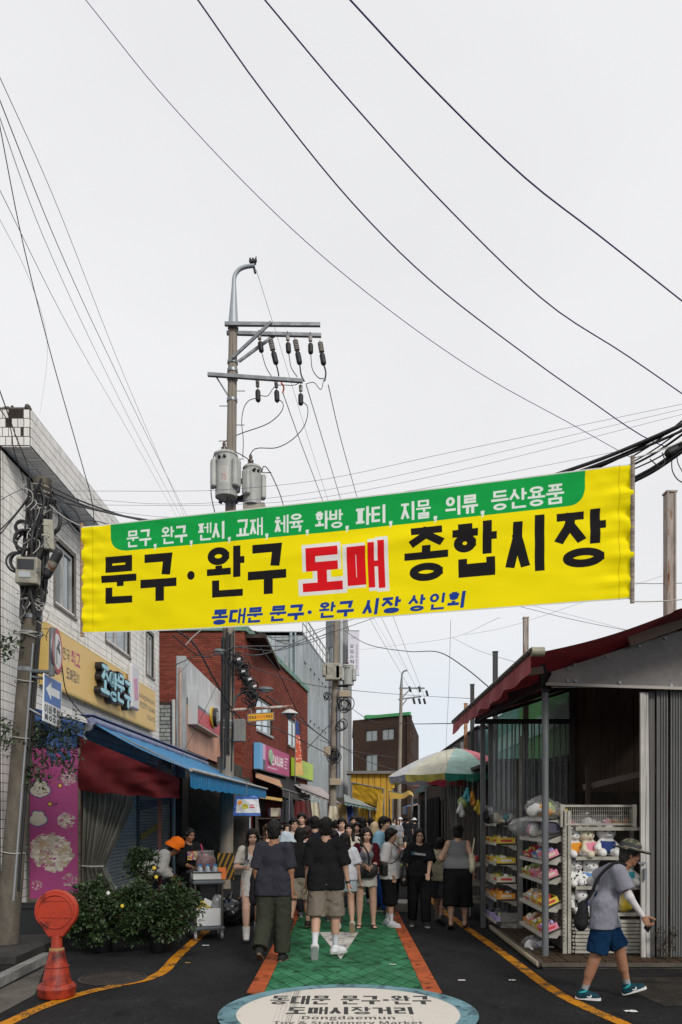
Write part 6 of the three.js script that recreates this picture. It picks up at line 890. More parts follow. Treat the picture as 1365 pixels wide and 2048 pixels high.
[[2,C3.red,[C3.lime,C3.red],10.9,'red'],[2,C3.blue,[C3.blue,C3.white],10.45,'blue'],[2,C3.pink,[C3.pink,C3.lilac],10.12,'pink'],[3,C3.lime,[C3.cream,C3.lime],11.0,'lime green'],[3,C3.pink,[C3.pink,C3.cream],10.6,'rose pink'],[3,C3.pink,[C3.orange,C3.pink],10.15,'bright pink'],[4,C3.cream,[C3.white,C3.orange,C3.cream],10.9,'cream'],[4,C3.yellow,[C3.white,C3.orange],10.5,'orange'],[4,C3.yellow,[C3.red],10.12,'golden yellow'],[5,C3.orange,[C3.cream,C3.white,C3.pink],10.9,'tan'],[5,C3.yellow,[C3.yellow,C3.white],10.5,'yellow'],[5,C3.pink,[C3.lilac,C3.pink],10.13,'lilac pink']].forEach(([i,c,gds,z,nm])=>tray(`${nm} tray of small wrapped toys on shelf ${['', '', 'three', 'four', 'five', 'six'][i]} of the front rack`,2.55,yb(i,2.55),-z,0.2,0.075,z>10.7?0.4:0.3,c,gds,0,tl(i)));
[[1,C3.yellow,[C3.cream,C3.yellow],'yellow'],[2,C3.yellow,[C3.white,C3.lime],'amber'],[3,C3.cream,[C3.lime,C3.yellow,C3.white],'clear and yellow'],[4,C3.orange,[C3.red,C3.orange,C3.white],'orange'],[5,C3.lilac,[C3.lime,C3.white,C3.black],'lilac']].forEach(([i,c,gds,nm])=>{tray(`${nm} tray of small toys on shelf ${i + 1} of the narrow grey rack`,2.43,shA[i]+ 0.013,-12.42,0.28,0.085,0.34,c,gds);tray(`${nm} tray of packets deeper on shelf ${i + 1} of the narrow grey rack`,2.40,shA[i]+ 0.013,-12.9,0.26,0.09,0.4,c,gds.slice().reverse());});
tag(mesh('purple_crate',[bx(2.5,2.66,shB[1][0]+ 0.02,shB[1][0]+ 0.17,-10.2,-9.99)],mat('violet crate plastic',[0.05,0.045,0.075],0.5)),'dark violet plastic crate on the second shelf near the upright','crate');

// ---------------------------------------------------------------- row beyond the toy stall: dark kiosk, green fascia, steel columns
{
const k=thing('market_kiosk','dark kiosk with upright steel bars behind the striped parasol','kiosk');const Xk=2.62;
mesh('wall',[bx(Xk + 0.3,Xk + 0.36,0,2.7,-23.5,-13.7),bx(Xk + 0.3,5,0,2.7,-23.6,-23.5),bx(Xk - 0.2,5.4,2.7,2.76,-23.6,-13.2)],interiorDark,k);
for(let z=14.2;z<22.5;z +=0.62)mesh('upright_bar',beam(V(Xk,0.1,-z),V(Xk,2.68,-z),0.03,0.03),mat('dull bar',[0.13,0.125,0.12],0.5),k);
mesh('sill',bx(Xk - 0.1,Xk + 0.3,0.0,0.12,-23,-13.7),mat('kiosk sill',[0.06,0.055,0.05],0.8),k);
mesh('post',beam(V(2.55,0,-17.9),V(2.25,2.6,-17.9),0.09,0.09),mat('pale grey post',[0.24,0.235,0.225],0.6),k);
const gw=thing('green_fascia','green and teal fascia wall seen through the clear sheets of the toy stall','wall');mesh('panel',bx(3.75,3.85,2.85,4.4,-17.5,-13.3),mat('leaf green panel',[0.12,0.46,0.13],0.6,{tex:'streak',size:2.5}),gw);mesh('panel',bx(3.75,3.85,2.85,4.3,-22,-17.55),mat('teal panel',[0.20,0.55,0.46],0.6,{tex:'streak',size:2.5}),gw);mesh('canopy',sheet(12,3,(u,v)=>V(2.75 + v*1.0,2.62 + v*0.25,-(13.4 + u*8.5))),mat('teal canopy sheet',[0.03,0.20,0.165],0.6,{transmission:0.2,thickness:0}),gw);mesh('band',bx(3.72,3.76,3.4,3.75,-22,-13.3),mat('pale teal band',[0.36,0.62,0.54],0.6),gw);
mesh('lower_wall',bx(3.78,3.84,0,2.84,-22,-13.3),interiorDark,gw);
const tb=thing('dark_shed','dark blue grey metal shed with a row of pale vents above the parasol','shed');mesh('wall',[bx(3.3,3.4,2.75,4.05,-31,-20.2),bx(3.4,6,0,4.05,-20.3,-20.2)],mat('navy cladding',[0.045,0.055,0.07],0.5,{tex:'streak',size:2}),tb);mesh('roof',bx(3.25,6,4.06,4.1,-31,-20.1),darkMetal,tb);for(let i=0;i<5;i++)mesh('vent',rod(V(3.27,3.4,-22.5 - i*1.5),V(3.27,3.9,-22.5 - i*1.5),0.1,0.1),pm([0.5,0.5,0.49],0.5),tb);mesh('teal_side',bx(3.42,3.8,2.8,4.0,-20.19,-20.1),mat('teal grey cladding',[0.08,0.16,0.155],0.5),tb);
}
const rustM=mat('rusted column',[0.62,0.55,0.50],0.8,{tex:'rust',size:[0.7,1.4]}),rustRed=mat('orange rusted column',[0.75,0.40,0.24],0.85,{tex:'rust',size:0.5});
[[991,3.2,1305,0.115,darkMetal,'black steel column rising behind the red awning'],[945,3.2,1370,0.11,darkMetal,'black steel column beyond the awning tip, next to the orange rusted one'],[932,3.2,1408,0.10,rustRed,'orange rusted steel column beyond the awning tip'],[1052,3.3,1237,0.105,rustM,'pale rusted steel column rising over the red awning'],[1340,4.05,988,0.135,rustM,'tall pale steel column streaked with rust beside the banner end']].forEach(([px,X,top,w,m,label])=>{const Z=zX(px,X),o=thing('steel_column',label,'column',[X,0,-Z]);const H=yAt(top,Z);mesh('web',box(w*0.5,H,w*0.25,0,H / 2,0),m,o);mesh('flange',box(w*0.16,H,w,-w*0.34,H / 2,0),m,o);mesh('flange',box(w*0.16,H,w,w*0.34,H / 2,0),m,o);mesh('front_plate',box(w*0.5,H,w*0.1,0,H / 2,w*0.36),m,o);mesh('cap',box(w*1.05,0.02,w*1.05,0,H + 0.011,0),m,o);mesh('base_plate',box(w*2,0.02,w*2,0,0.012,0),steel,o);});
// the striped parasol
{
const Z=17,c=P(914,1497,Z),o=thing('parasol','large parasol with white, cream, mint and pink panels over the kiosk','parasol',[c.x,0,c.z]),H=c.y,r=1.46,drop=0.60,N=10;
const cols=[[0.80,0.80,0.80],[0.82,0.79,0.64],[0.50,0.72,0.65],[0.82,0.24,0.30]],val=[[0.55,0.53,0.62],[0.66,0.60,0.16],[0.05,0.36,0.26],[0.66,0.11,0.16]];
for(let i=0;i<N;i++){
const a0=Math.PI*0.994 - i*2*Math.PI / N,f=(u,v)=>{const a=a0 - u*2*Math.PI / N,q=v,rr_=r*q*(1 - 0.03*Math.sin(Math.PI*u)*q);return V(Math.cos(a)*rr_,H - drop*Math.pow(q,1.6)- 0.02*Math.sin(Math.PI*u)*q,Math.sin(a)*rr_);};
const pn=mesh('panel',sheet(8,10,f),mat('parasol panel ' + i % 4,cols[i % 4],0.75,{transmission:0.22,thickness:0,tex:'weave',size:0.6}),o);
mesh('valance',sheet(14,3,(u,v)=>{const p=f(u,1);p.y -=v*(0.13 + 0.02*Math.sin(u*12.6));const w=1 - 0.03*v + 0.02*Math.sin(u*19 + i)*v;p.x*=w;p.z*=w;return p;}),mat('parasol valance ' + i % 4,val[i % 4],0.75,{transmission:0.35,thickness:0}),pn);
mesh('rib',rod(V(0,H - 0.06,0),V(Math.cos(a0)*r,H - drop - 0.01,Math.sin(a0)*r),0.008),steel,o);
}
mesh('pole',rod(V(0,0,0),V(-0.02,H + 0.06,0),0.022,0.018,12),steel,o);mesh('finial',ball(0.035,-0.02,H + 0.06,0),blackRubber,o);mesh('foot',lathe([[0,0],[0.25,0],[0.25,0.06],[0.05,0.12],[0.03,0.3],[0,0.3]],24),darkMetal,o);
const hb=thing('hanging_ball','lime green play ball hanging under the parasol','ball',P(928,1605,16));mesh('ball',ball(0.13),pm([0.42,0.56,0.20],0.35),hb);mesh('string',rod(V(0,0.12,0),V(0,0.5,0),0.003),whiteWire,hb);
[[945,1595,C3.orange,'orange'],[957,1612,C3.yellow,'golden'],[935,1588,C3.teal,'teal'],[922,1617,C3.white,'white']].forEach(([x,y,col,nm])=>{const h=thing('hanging_toy',`${nm} wrapped toy hanging under the parasol near the corner post`,'toy',P(x,y,15.6));mesh('wrapped_toy',nets([{a:V(0,0.1,0),b:V(0.03,-0.12,0),ra:0.03,rb:0.06,k:0.02},{a:V(0,0.1,0),b:V(-0.05,-0.06,0.02),ra:0.02,rb:0.045,k:0.02}],0.014,{warp:(a,b,c2)=>0.01*noise3.noise(a*30,b*30,c2*30)}),pm(col,0.45),h);mesh('string',rod(V(0,0.1,0),V(0,0.45,0),0.003),whiteWire,h);});
}
// low shelf trolley in front of the kiosk
{
const o=thing('shelf_trolley','low ivory shelf trolley in front of the dark kiosk','trolley',[2.32,0,-14.4]);for(const x of[-0.2,0.2])for(const z of[-0.5,0.5]){mesh('leg',beam(V(x,0.06,z),V(x,0.95,z),0.03,0.03),rackM,o);mesh('caster',xf(cyl(0.035,0.035,0.025),x,0.035,z,0,0,Math.PI / 2),blackRubber,o);}for(const y of[0.3,0.6,0.93])mesh('shelf',box(0.46,0.03,1.06,0,y,0),rackM,o);
seed=19;for(let i=0;i<6;i++)tag(mesh('small_toy',rbox(0.09,rr(0.1,0.2),0.09,0.03,2.2 + rr(-0.05,0.15),1.03,-14.0 - i*0.14),pm(pick([C3.navy,C3.red,C3.white,C3.teal]),0.4)),'small coloured toy standing on top of the low shelf trolley','toy','small toys on the shelf trolley');
}

// ---------------------------------------------------------------- people
const skinM=vcol(0.62),SK={light:[0.52,0.32,0.23],tan:[0.27,0.125,0.068],mid:[0.43,0.255,0.175]};
const headCache={},handCache={};
function headGeo(skin,fem,glasses){// local: centre of the skull, looking along +z
const key=skin + fem;if(headCache[key])return headCache[key];
const pr=[{c:V(0,0.028,-0.008),r:[0.075,0.088,0.094],k:0.02},{c:V(0,-0.045,0.022),r:[fem?0.054:0.058,0.072,0.066],k:0.03},{c:V(0,-0.096,0.048),r:[0.026,0.022,0.024],k:0.03},{a:V(0,0.002,0.086),b:V(0,-0.03,0.101),ra:0.008,rb:0.0135,k:0.012},{c:V(0,-0.062,0.084),r:[0.024,0.012,0.012],k:0.015},{a:V(-0.035,0.022,0.075),b:V(0.035,0.022,0.075),ra:0.013,rb:0.013,k:0.02},{a:V(0,-0.06,-0.02),b:V(0,-0.17,-0.035),ra:0.05,rb:0.053,k:0.03}];
for(const s of[-1,1])pr.push({c:V(s*0.077,-0.015,-0.006),r:[0.011,0.03,0.018],k:0.008},{c:V(s*0.036,-0.032,0.066),r:[0.024,0.02,0.016],k:0.02});
const S=SK[skin];
const g=nets(pr,0.0058,{sub:[-1,1].map((s)=>({c:V(s*0.032,0.0,0.098),r:[0.019,0.011,0.014],k:0.012})),color:(x,y,z)=>{const ax=Math.abs(x);if(z>0.05){if(Math.hypot((ax - 0.032)/ 1.9,y - 0.0)<0.0062)return[0.025,0.018,0.016];if(Math.abs(ax - 0.033)<0.019&&Math.abs(y - 0.026 + ax*0.06)<0.0055)return[0.06,0.04,0.032];if(z>0.07&&ax<0.024&&Math.abs(y + 0.064)<0.0075)return fem?[S[0]*0.78,S[1]*0.42,S[2]*0.45]:[S[0]*0.72,S[1]*0.55,S[2]*0.55];}return S;}});
return headCache[key]=g;
}
function handGeo(skin,grip){// right hand hanging: fingers along -y, palm toward -x, thumb forward (+z)
const key=skin + grip;if(handCache[key])return handCache[key];
const pr=[{a:V(0,0.01,0),b:V(0,-0.055,0.012),ra:0.024,rb:0.024,k:0.02,flat:V(1,0,0),fs:0.65},{a:V(0,-0.02,-0.014),b:V(0,-0.07,-0.02),ra:0.019,rb:0.018,k:0.018,flat:V(1,0,0),fs:0.7},{a:V(0,-0.02,0.014),b:V(0,-0.072,0.026),ra:0.019,rb:0.018,k:0.018,flat:V(1,0,0),fs:0.7}];
[[0.030,0.075],[0.011,0.083],[-0.008,0.078],[-0.026,0.062]].forEach(([z,L],i)=>{const c=grip?1.15:0.42 + i*0.06;let p=V(0,-0.075,z),a=grip?0.6:0.12;for(let s=0;s<3;s++){const l=L*[0.45,0.32,0.23][s],q=V(p.x - Math.sin(a)*l,p.y - Math.cos(a)*l,p.z + 0.002);pr.push({a:p,b:q,ra:0.0092 - s*0.0006,rb:0.0086 - s*0.0006,k:0.005});p=q;a +=c;}});
let p=V(-0.006,-0.012,0.022);for(const[l,dx,dz]of[[0.038,-0.35,0.75],[0.03,-0.4,0.4],[0.024,-0.45,0.25]]){const d=V(dx,-0.7,dz).normalize().multiplyScalar(l),q=p.clone().add(d);pr.push({a:p,b:q,ra:0.0115,rb:0.0098,k:0.01});p=q;}
return handCache[key]=nets(pr,0.0056,{color:()=>SK[skin]});
}
const shoeCache={};
function shoeGeo(){// ankle at the origin, toe along +z, ground at y = -0.075
if(shoeCache.g)return shoeCache;
shoeCache.g=nets([{a:V(0,-0.005,-0.012),b:V(0,-0.045,-0.03),ra:0.042,rb:0.04,k:0.03},{a:V(0,-0.045,-0.035),b:V(0.004,-0.045,0.13),ra:0.038,rb:0.036,k:0.03},{a:V(0,-0.0,0.0),b:V(0.004,-0.04,0.11),ra:0.036,rb:0.03,k:0.04}],0.0085,{clip:(x,y)=>-0.058 - y});
const sh=new THREE.Shape();for(let i=0;i<=40;i++){const t=i / 40*2*Math.PI,z=Math.cos(t),w=0.040 + 0.008*z + 0.005*Math.cos(2*t),x=Math.sin(t)*w*Math.pow(Math.abs(Math.sin(t)),-0.25 + 0.001),y=z*0.128 + 0.047;i?sh.lineTo(isFinite(x)?x:0,y):sh.moveTo(0,y);}
const s=new THREE.ExtrudeGeometry(sh,{depth:0.022,bevelEnabled:true,bevelSize:0.003,bevelThickness:0.003,bevelSegments:1,curveSegments:24});s.rotateX(Math.PI / 2);s.translate(0,-0.052,0);shoeCache.sole=s;
shoeCache.foot=nets([{a:V(0,0.0,-0.005),b:V(0,-0.035,-0.035),ra:0.034,rb:0.03,k:0.03},{a:V(0,-0.005,0.005),b:V(0.003,-0.045,0.12),ra:0.032,rb:0.022,k:0.03},...[-0.024,-0.01,0.004,0.017,0.028].map((x,i)=>({a:V(x,-0.045,0.11),b:V(x,-0.05,0.155 - i*0.008),ra:0.012,rb:0.009,k:0.008}))],0.0085,{clip:(x,y)=>-0.058 - y});
shoeCache.strap=merge([0.02,0.095].map((z)=>xf(new THREE.TorusGeometry(0.043,0.009,6,20,Math.PI),0,-0.052,z,0.1,0,0)).concat(xf(new THREE.TorusGeometry(0.036,0.007,6,24),0,-0.012,-0.006,Math.PI / 2 - 0.3,0,0)));
return shoeCache;
}
// s: {h, skin, fem, pos, face (0 = toward the camera), lean, head:[yaw, pitch], legs:[[fwd, knee, out, toe], [..]] (r, l), arms:[wrist r, wrist l], top, bottom, hair, shoes ...}
function person(label,s){
const k=s.h / 1.70,cell=s.cell||0.015,S=SK[s.skin||'mid'],root=thing('person',label,'person',[s.pos.x,0,s.pos.z],s.face||0,s.group||'people in the market street');
const v=(x,y,z)=>V(x*k,y*k,z*k),ln=s.lean||0,rot=(p,o,a)=>{const y=p.y - o.y,z=p.z - o.z;return V(p.x,o.y + y*Math.cos(a)- z*Math.sin(a),o.z + y*Math.sin(a)+ z*Math.cos(a));};
const pel=v(0,0.93,0),bend=(p)=>rot(p,pel,ln),sw=s.fem?0.148:0.166,chest=bend(v(0,1.24,0)),waist=bend(v(0,1.07,0)),neck=bend(v(0,1.425,-0.01)),sh=[bend(v(-sw,1.375,-0.005)),bend(v(sw,1.375,-0.005))],hd=bend(v(0,1.585,0.015));
if(s.headFwd)hd.add(v(0,-s.headFwd*0.25,s.headFwd));
// legs: side -1 is the person's right
const hip=[v(-0.094,0.905,0),v(0.094,0.905,0)],legs=(s.legs||[[0,0.05],[0,0.05]]).map(([f,kn,out=0.03,toe=0],i)=>{const sd=i?1:-1,d1=V(Math.sin(out)*sd,-Math.cos(f),Math.sin(f)).normalize(),kne=hip[i].clone().addScaledVector(d1,0.43*k),a=f - kn,d2=V(Math.sin(out*0.3)*sd,-Math.cos(a),Math.sin(a)).normalize(),ank=kne.clone().addScaledVector(d2,0.405*k);return{kne,ank,toe,yaw:(s.toes||[-0.15,0.15])[i]};});
let low=1e9;for(const l of legs){for(const[dy,dz]of[[-0.078,-0.075],[-0.078,0.165]]){const y=l.ank.y + k*(dy*Math.cos(l.toe)- dz*Math.sin(l.toe));low=Math.min(low,y);}}
const shift=-low +(s.lift||0);for(const p of[pel,chest,waist,neck,...sh,hd,...hip])p.y +=shift;for(const l of legs){l.kne.y +=shift;l.ank.y +=shift;}
// arms by two-bone reach
const arms=(s.arms||[[-0.27,0.86,0.04],[0.27,0.86,0.04]]).map((w,i)=>{const sd=i?1:-1,t=v(...w);t.y +=shift;const a=0.275*k,b=0.245*k,d=t.clone().sub(sh[i]),L=Math.min(d.length(),a + b - 0.004);d.normalize();const x=(L*L + a*a - b*b)/(2*L),h=Math.sqrt(Math.max(0,a*a - x*x)),hint=V(...((s.elbow||[])[i]||[sd*0.5,-0.15,-0.8]));hint.addScaledVector(d,-hint.dot(d)).normalize();const el=sh[i].clone().addScaledVector(d,x).addScaledVector(hint,h);return{el,wr:sh[i].clone().addScaledVector(d,L),i};});
const Q=(a,b,ra,rb,o={})=>({a,b,ra:ra*k,rb:rb*k,k:0.03*k,...o}),fl={flat:V(0,Math.sin(-ln)*0,1),fs:0.68};
// the body, one surface
const body=[Q(pel.clone().add(v(0,0.02,0)),waist,0.125,0.112,fl),Q(waist,chest,0.112,0.135,fl),Q(chest,neck.clone().add(v(0,-0.06,0)),0.135,0.09,fl),Q(neck.clone().add(v(0,-0.05,0)),hd.clone().add(v(0,-0.1,-0.02)),0.056,0.05),Q(sh[0],sh[1],0.055,0.055)];
legs.forEach((l,i)=>{const cf=l.kne.clone().lerp(l.ank,0.3).add(v(0,0,-0.014));body.push(Q(hip[i],l.kne,0.086*(s.thick||1),0.056*(s.thick||1)),Q(l.kne,l.ank,0.053*(s.thick||1),0.034),Q(l.kne.clone().lerp(cf,0.6),l.kne.clone().lerp(l.ank,0.52).add(v(0,0,-0.01)),0.055*(s.thick||1),0.045));});
arms.forEach((a,i)=>{body.push(Q(sh[i],a.el,0.050*(s.thick||1),0.040),Q(a.el,a.wr,0.040*(s.thick||1),0.0265));});
const tone=(x,y,z)=>{for(const sl of s.cuffs||[]){const a=arms[sl.arm],d=a.wr.clone().sub(a.el),t=V(x,y,z).sub(a.el).dot(d)/ d.lengthSq();if(t>-0.9&&t<0.97&&V(x,y,z).distanceTo(a.el.clone().addScaledVector(d,Math.max(0,Math.min(1,t))))<0.075*k)return sl.color;}if(s.socks)for(const l of legs)if(y<l.ank.y + s.socks.h*k&&Math.hypot(x - l.ank.x,z - l.ank.z)<0.12*k&&y<l.kne.y - 0.05)return s.socks.color;return S;};
const geos=[nets(body,cell*k,{color:tone})];
const hq=new THREE.Quaternion().setFromEuler(new THREE.Euler((s.head||[0,0])[1],(s.head||[0,0])[0],0,'YXZ')),HM=new THREE.Matrix4().compose(hd,hq,V(k,k,k));
geos.push(headGeo(s.skin||'mid',!!s.fem).clone().applyMatrix4(HM));
if(!s.far)arms.forEach((a,i)=>{const d=a.wr.clone().sub(a.el).normalize(),fw=V(...((s.thumb||[])[i]||[0,0,1]));const y=d.clone().negate(),x0=y.clone().cross(fw).normalize(),z=x0.clone().cross(y).normalize(),g=handGeo(s.skin||'mid',(s.grip||[])[i]?1:0).clone();if(i){g.scale(-1,1,1);const id=g.index.array;for(let q=0;q<id.length;q +=3){const t=id[q];id[q]=id[q + 1];id[q + 1]=t;}g.computeVertexNormals();}g.applyMatrix4(new THREE.Matrix4().makeBasis(x0,y,z).scale(V(k,k,k)).setPosition(a.wr));geos.push(g);});
mesh('body',geos,skinM,root);
const cols=(c,pat)=>pat?vcol(0.88):mat('cloth ' + c,c,0.9,{specularIntensity:0.12,bump:0.0012,bumpTex:'grain',bumpSize:0.07});
const folds=(amp,sx,sy)=>(x,y,z)=>{const w=0.5*noise3.noise(x*5,y*6,z*5 + s.h*31),a=noise3.noise(x*sx + w*3,y*sy + w*4,z*sx + s.h*9),b2=noise3.noise((x + y*0.6)*sx*1.3,(y - x*0.5)*sx*0.55 + w*2,z*sx*1.3 + 7);return amp*k*(0.9*a + 2.0*(Math.abs(b2)- 0.25));};
const wear=(name,pr,c,o={})=>mesh(name,nets(pr,(o.cell||cell)*k,{sub:o.sub,clip:o.clip,warp:o.warp||folds(o.amp??0.008,13,4.5),color:o.pat}),cols(c,o.pat),root);
// lower garment
const b=s.bottom;if(b){
const lo=b.loose??0.02,pr=[Q(pel.clone().add(v(0,0.10,0)).lerp(waist,0.2),pel.clone().add(v(0,-0.05,0)),0.125 + lo*0.5,0.14 + lo,{...fl,fs:0.74})];
if(b.kind==='skirt'){const e=pel.clone().add(v(0,-b.len,(legs[0].kne.z + legs[1].kne.z)*0.25 / k));pr.push(Q(pel.clone().add(v(0,0.03,0)),e,0.168 + lo,Math.max(0.188,b.flare||0.19),{cut:true,flat:V(0,0,1),fs:0.8}));}
else legs.forEach((l,i)=>{const t=b.len;if(t<=1){const e=hip[i].clone().lerp(l.kne,t);pr.push(Q(hip[i],e,0.096 + lo*0.6,(0.068 + lo)+(b.flare||0.01),{cut:true,k:0.007*k}));}else{const e=l.kne.clone().lerp(l.ank,t - 1);pr.push(Q(hip[i],l.kne,0.098 + lo*0.8,0.068 + lo,{k:0.02*k}),Q(l.kne,e,0.066 + lo,(b.hem||0.055)+ lo*0.7,{cut:true,k:0.02*k}));}});
wear(b.kind==='skirt'?'skirt':b.len>1?'trousers':'shorts',pr,b.color,{amp:(b.amp??0.012)*0.6,pat:b.pat});
}
// upper garment
const t=s.top;if(t){
const lo=t.loose??0.015,hemY=pel.y +(t.hem??-0.06)*k,pr=[Q(pel.clone().add(v(0,Math.min(0.04,(t.hem??-0.06)),0)),waist,t.flatHip?0.128 + lo*1.2:0.14 + lo*1.2,0.124 + lo,{...fl,fs:0.72}),Q(waist,chest,0.124 + lo,0.146 + lo*0.7,fl),Q(chest,neck.clone().add(v(0,-0.05,0)),0.146 + lo*0.6,0.085,fl),Q(sh[0].clone().add(v(0.02,-0.005,0)),sh[1].clone().add(v(-0.02,-0.005,0)),0.062 + lo*0.3,0.062 + lo*0.3)];
if((t.hem??-0.06)<0.08&&b&&b.kind !=='skirt')legs.forEach((l,i)=>{const bl=b.loose??0.02;pr.push(Q(hip[i].clone().add(v(0,0.10,0)),hip[i].clone().lerp(l.kne,0.5),0.100 + bl,0.104 + bl,{k:0.05*k}));});if(s.belly)pr.push(Q(waist.clone().add(v(0,0,0.05)),waist.clone().add(v(0,-0.04,0.05)),0.1,0.1));if(s.fem&&!t.flat)for(const sd of[-1,1])pr.push({c:chest.clone().add(v(sd*0.06,0.0,0.085)),r:[0.062*k,0.062*k,0.05*k],k:0.04*k});
if(t.sleeve)arms.forEach((a,i)=>{const f=t.sleeve,w=0.060 + lo*0.7;if(f<=1)pr.push(Q(sh[i],sh[i].clone().lerp(a.el,f),w,w*(t.wide||1.05),{cut:true,k:0.025*k}));else pr.push(Q(sh[i],a.el,w,w*0.88,{k:0.02*k}),Q(a.el,a.el.clone().lerp(a.wr,f - 1),w*0.88,w*0.72,{cut:true,k:0.02*k}));});
const nk=neck.clone().add(v(0,0.04,0.02)),sub=[Q(nk,nk.clone().add(v(0,0.12,0.03)),t.neck||0.066,0.1,{k:0.01})];if(t.scoop)sub.push({c:neck.clone().add(v(0,-0.03,0.11)),r:[0.085*k,t.scoop*k,0.10*k],k:0.012});
if(!t.sleeve)for(const sd of[-1,1])sub.push({c:bend(v(sd*(sw + 0.045),1.36,0)).add(V(0,shift,0)),r:[0.062*k,0.11*k,0.12*k],k:0.012});
const uo=t.name||'shirt';wear(uo,pr,t.color,{sub,clip:t.dress?undefined:(x,y,z)=>hemY - y -(t.tilt||0)*x,amp:(t.amp??0.011)*0.75,pat:t.pat});
if(t.dress){}
if(t.open)wear('cardigan',[Q(pel.clone().add(v(0,0.1,-0.02)),waist.clone().add(v(0,0,-0.02)),0.135 + lo,0.138 + lo,fl),Q(waist,chest,0.14 + lo,0.16 + lo,fl),Q(chest,neck.clone().add(v(0,-0.05,0)),0.155 + lo,0.09,fl),...arms.flatMap((a,i)=>[Q(sh[i],a.el,0.075,0.062),...(t.open.sleeve>1?[Q(a.el,a.el.clone().lerp(a.wr,t.open.sleeve - 1),0.06,0.055,{cut:true})]:[])])],t.open.color,{sub:[{a:pel.clone().add(v(0,-0.1,0.2)),b:neck.clone().add(v(0,0.02,0.12)),ra:(t.open.gap||0.1)*k,rb:(t.open.gap||0.1)*k,k:0.01},Q(nk,nk.clone().add(v(0,0.12,0)),0.075,0.1)],clip:(x,y)=>pel.y +(t.open.hem??0.02)*k - y});
}
// hair
const hr=s.hair||{},hp=[{c:V(0,0.034,-0.014),r:[0.088,0.096,0.104],k:0.02}],L=hr.len||0;hp.push({c:V(0,-0.045,-0.05),r:[0.077,0.075,0.056],k:0.03});
if(L){hp.push({a:V(0,-0.02,-0.055),b:V(0,-L,-0.075),ra:0.078,rb:hr.tip||0.06,k:0.03,flat:V(0,0,1),fs:0.55});for(const sd of[-1,1])hp.push({a:V(sd*0.068,0.02,0.0),b:V(sd*0.082,-L*(hr.side??0.95),hr.front?0.04:-0.03),ra:0.032,rb:0.03,k:0.03});}
else for(const sd of[-1,1])hp.push({a:V(sd*0.074,0.03,0.0),b:V(sd*0.076,hr.burn??-0.01,0.0),ra:0.018,rb:0.012,k:0.02});
if(hr.bun)hp.push({c:V(0,hr.bun,-0.115),r:[0.042,0.04,0.04],k:0.02});if(hr.fringe)hp.push({a:V(-0.05,0.06,0.068),b:V(0.05,0.06,0.068),ra:0.026,rb:0.026,k:0.03},{a:V(0,0.06,0.08),b:V(0,0.035,0.088),ra:0.03,rb:0.02,k:0.03});
if(s.hatless !==false){const g=nets(hp,s.far?0.012:0.008,{sub:[{c:V(0,-0.05,0.10),r:[0.064,0.085,0.085],k:0.02},{c:V(0,hr.fringe?0.0:0.022,0.115),r:[0.062,hr.fringe?0.03:0.045,0.05],k:0.02},...(L?[{a:V(0,-0.12,0.06),b:V(0,-0.5,0.06),ra:0.055,rb:0.08,k:0.02}]:[])],warp:(x,y,z)=>0.006*noise3.noise(x*75,y*20,z*75)+ 0.012*noise3.noise(x*34,y*18,z*34 + s.h*7)});mesh('hair',g.applyMatrix4(HM),mat('hair ' +(hr.color||[0.010,0.0085,0.008]),hr.color||[0.010,0.0085,0.008],0.55,{specularIntensity:0.35}),root);}
if(s.glasses)mesh('glasses',[-1,1].map((sd)=>xf(new THREE.TorusGeometry(0.021,0.0022,6,20),sd*0.033,0.0,0.101)).concat(box(0.02,0.003,0.003,0,0.003,0.103),...[-1,1].map((sd)=>rod(V(sd*0.055,0.003,0.095),V(sd*0.08,0.0,0.0),0.002))).map((g)=>g.applyMatrix4(HM)),pm([0.03,0.025,0.025],0.4),root);
// shoes
const f=s.shoes||{},sc=shoeGeo();
legs.forEach((l,i)=>{
const q=new THREE.Quaternion().setFromEuler(new THREE.Euler(l.toe,l.yaw,0,'YXZ')),M=new THREE.Matrix4().compose(l.ank,q,V(k*(f.w||1.05),k,k));
if(f.kind==='sandal'){const c=sc.foot.clone().applyMatrix4(M);const so=mesh('sandal',sc.sole.clone().applyMatrix4(M),pm(f.sole||[0.02,0.02,0.02],0.7),root);mesh('foot',c,pm(S,0.62),root);mesh('strap',sc.strap.clone().applyMatrix4(M),pm(f.color||[0.02,0.02,0.02],0.6),so);}
else{const o=mesh(f.kind==='boot'?'boot':'shoe',f.kind==='boot'?merge([sc.g.clone(),rod(V(0,-0.01,-0.01),V(0,0.13,-0.015),0.05,0.056,18)]).applyMatrix4(M):sc.g.clone().applyMatrix4(M),mat('shoe ' + f.color,f.color||[0.6,0.6,0.6],0.7),root);mesh('sole',sc.sole.clone().applyMatrix4(M),pm(f.sole||[0.55,0.55,0.54],0.75),o);if(f.trim)mesh('collar',xf(new THREE.TorusGeometry(0.042,0.011,8,20),0,0.008,-0.012,Math.PI / 2 - 0.35).applyMatrix4(M),pm(f.trim,0.7),o);if(f.logo){const sw2=new THREE.Shape();sw2.moveTo(0,0);sw2.quadraticCurveTo(0.02,-0.03,0.085,0.022);sw2.quadraticCurveTo(0.028,-0.008,0.014,0.004);sw2.quadraticCurveTo(0.008,0.012,0.012,0.024);sw2.quadraticCurveTo(-0.004,0.012,0,0);for(const sd of[-1,1]){const g2=new THREE.ExtrudeGeometry(sw2,{depth:0.004,bevelEnabled:false});g2.rotateY(Math.PI / 2);g2.translate(sd*0.0405 - 0.002,-0.035,0.075);mesh('logo',g2.applyMatrix4(M),pm([0.66,0.68,0.68],0.5),o);}}}
});
root.userData.j=undefined;delete root.userData.j;
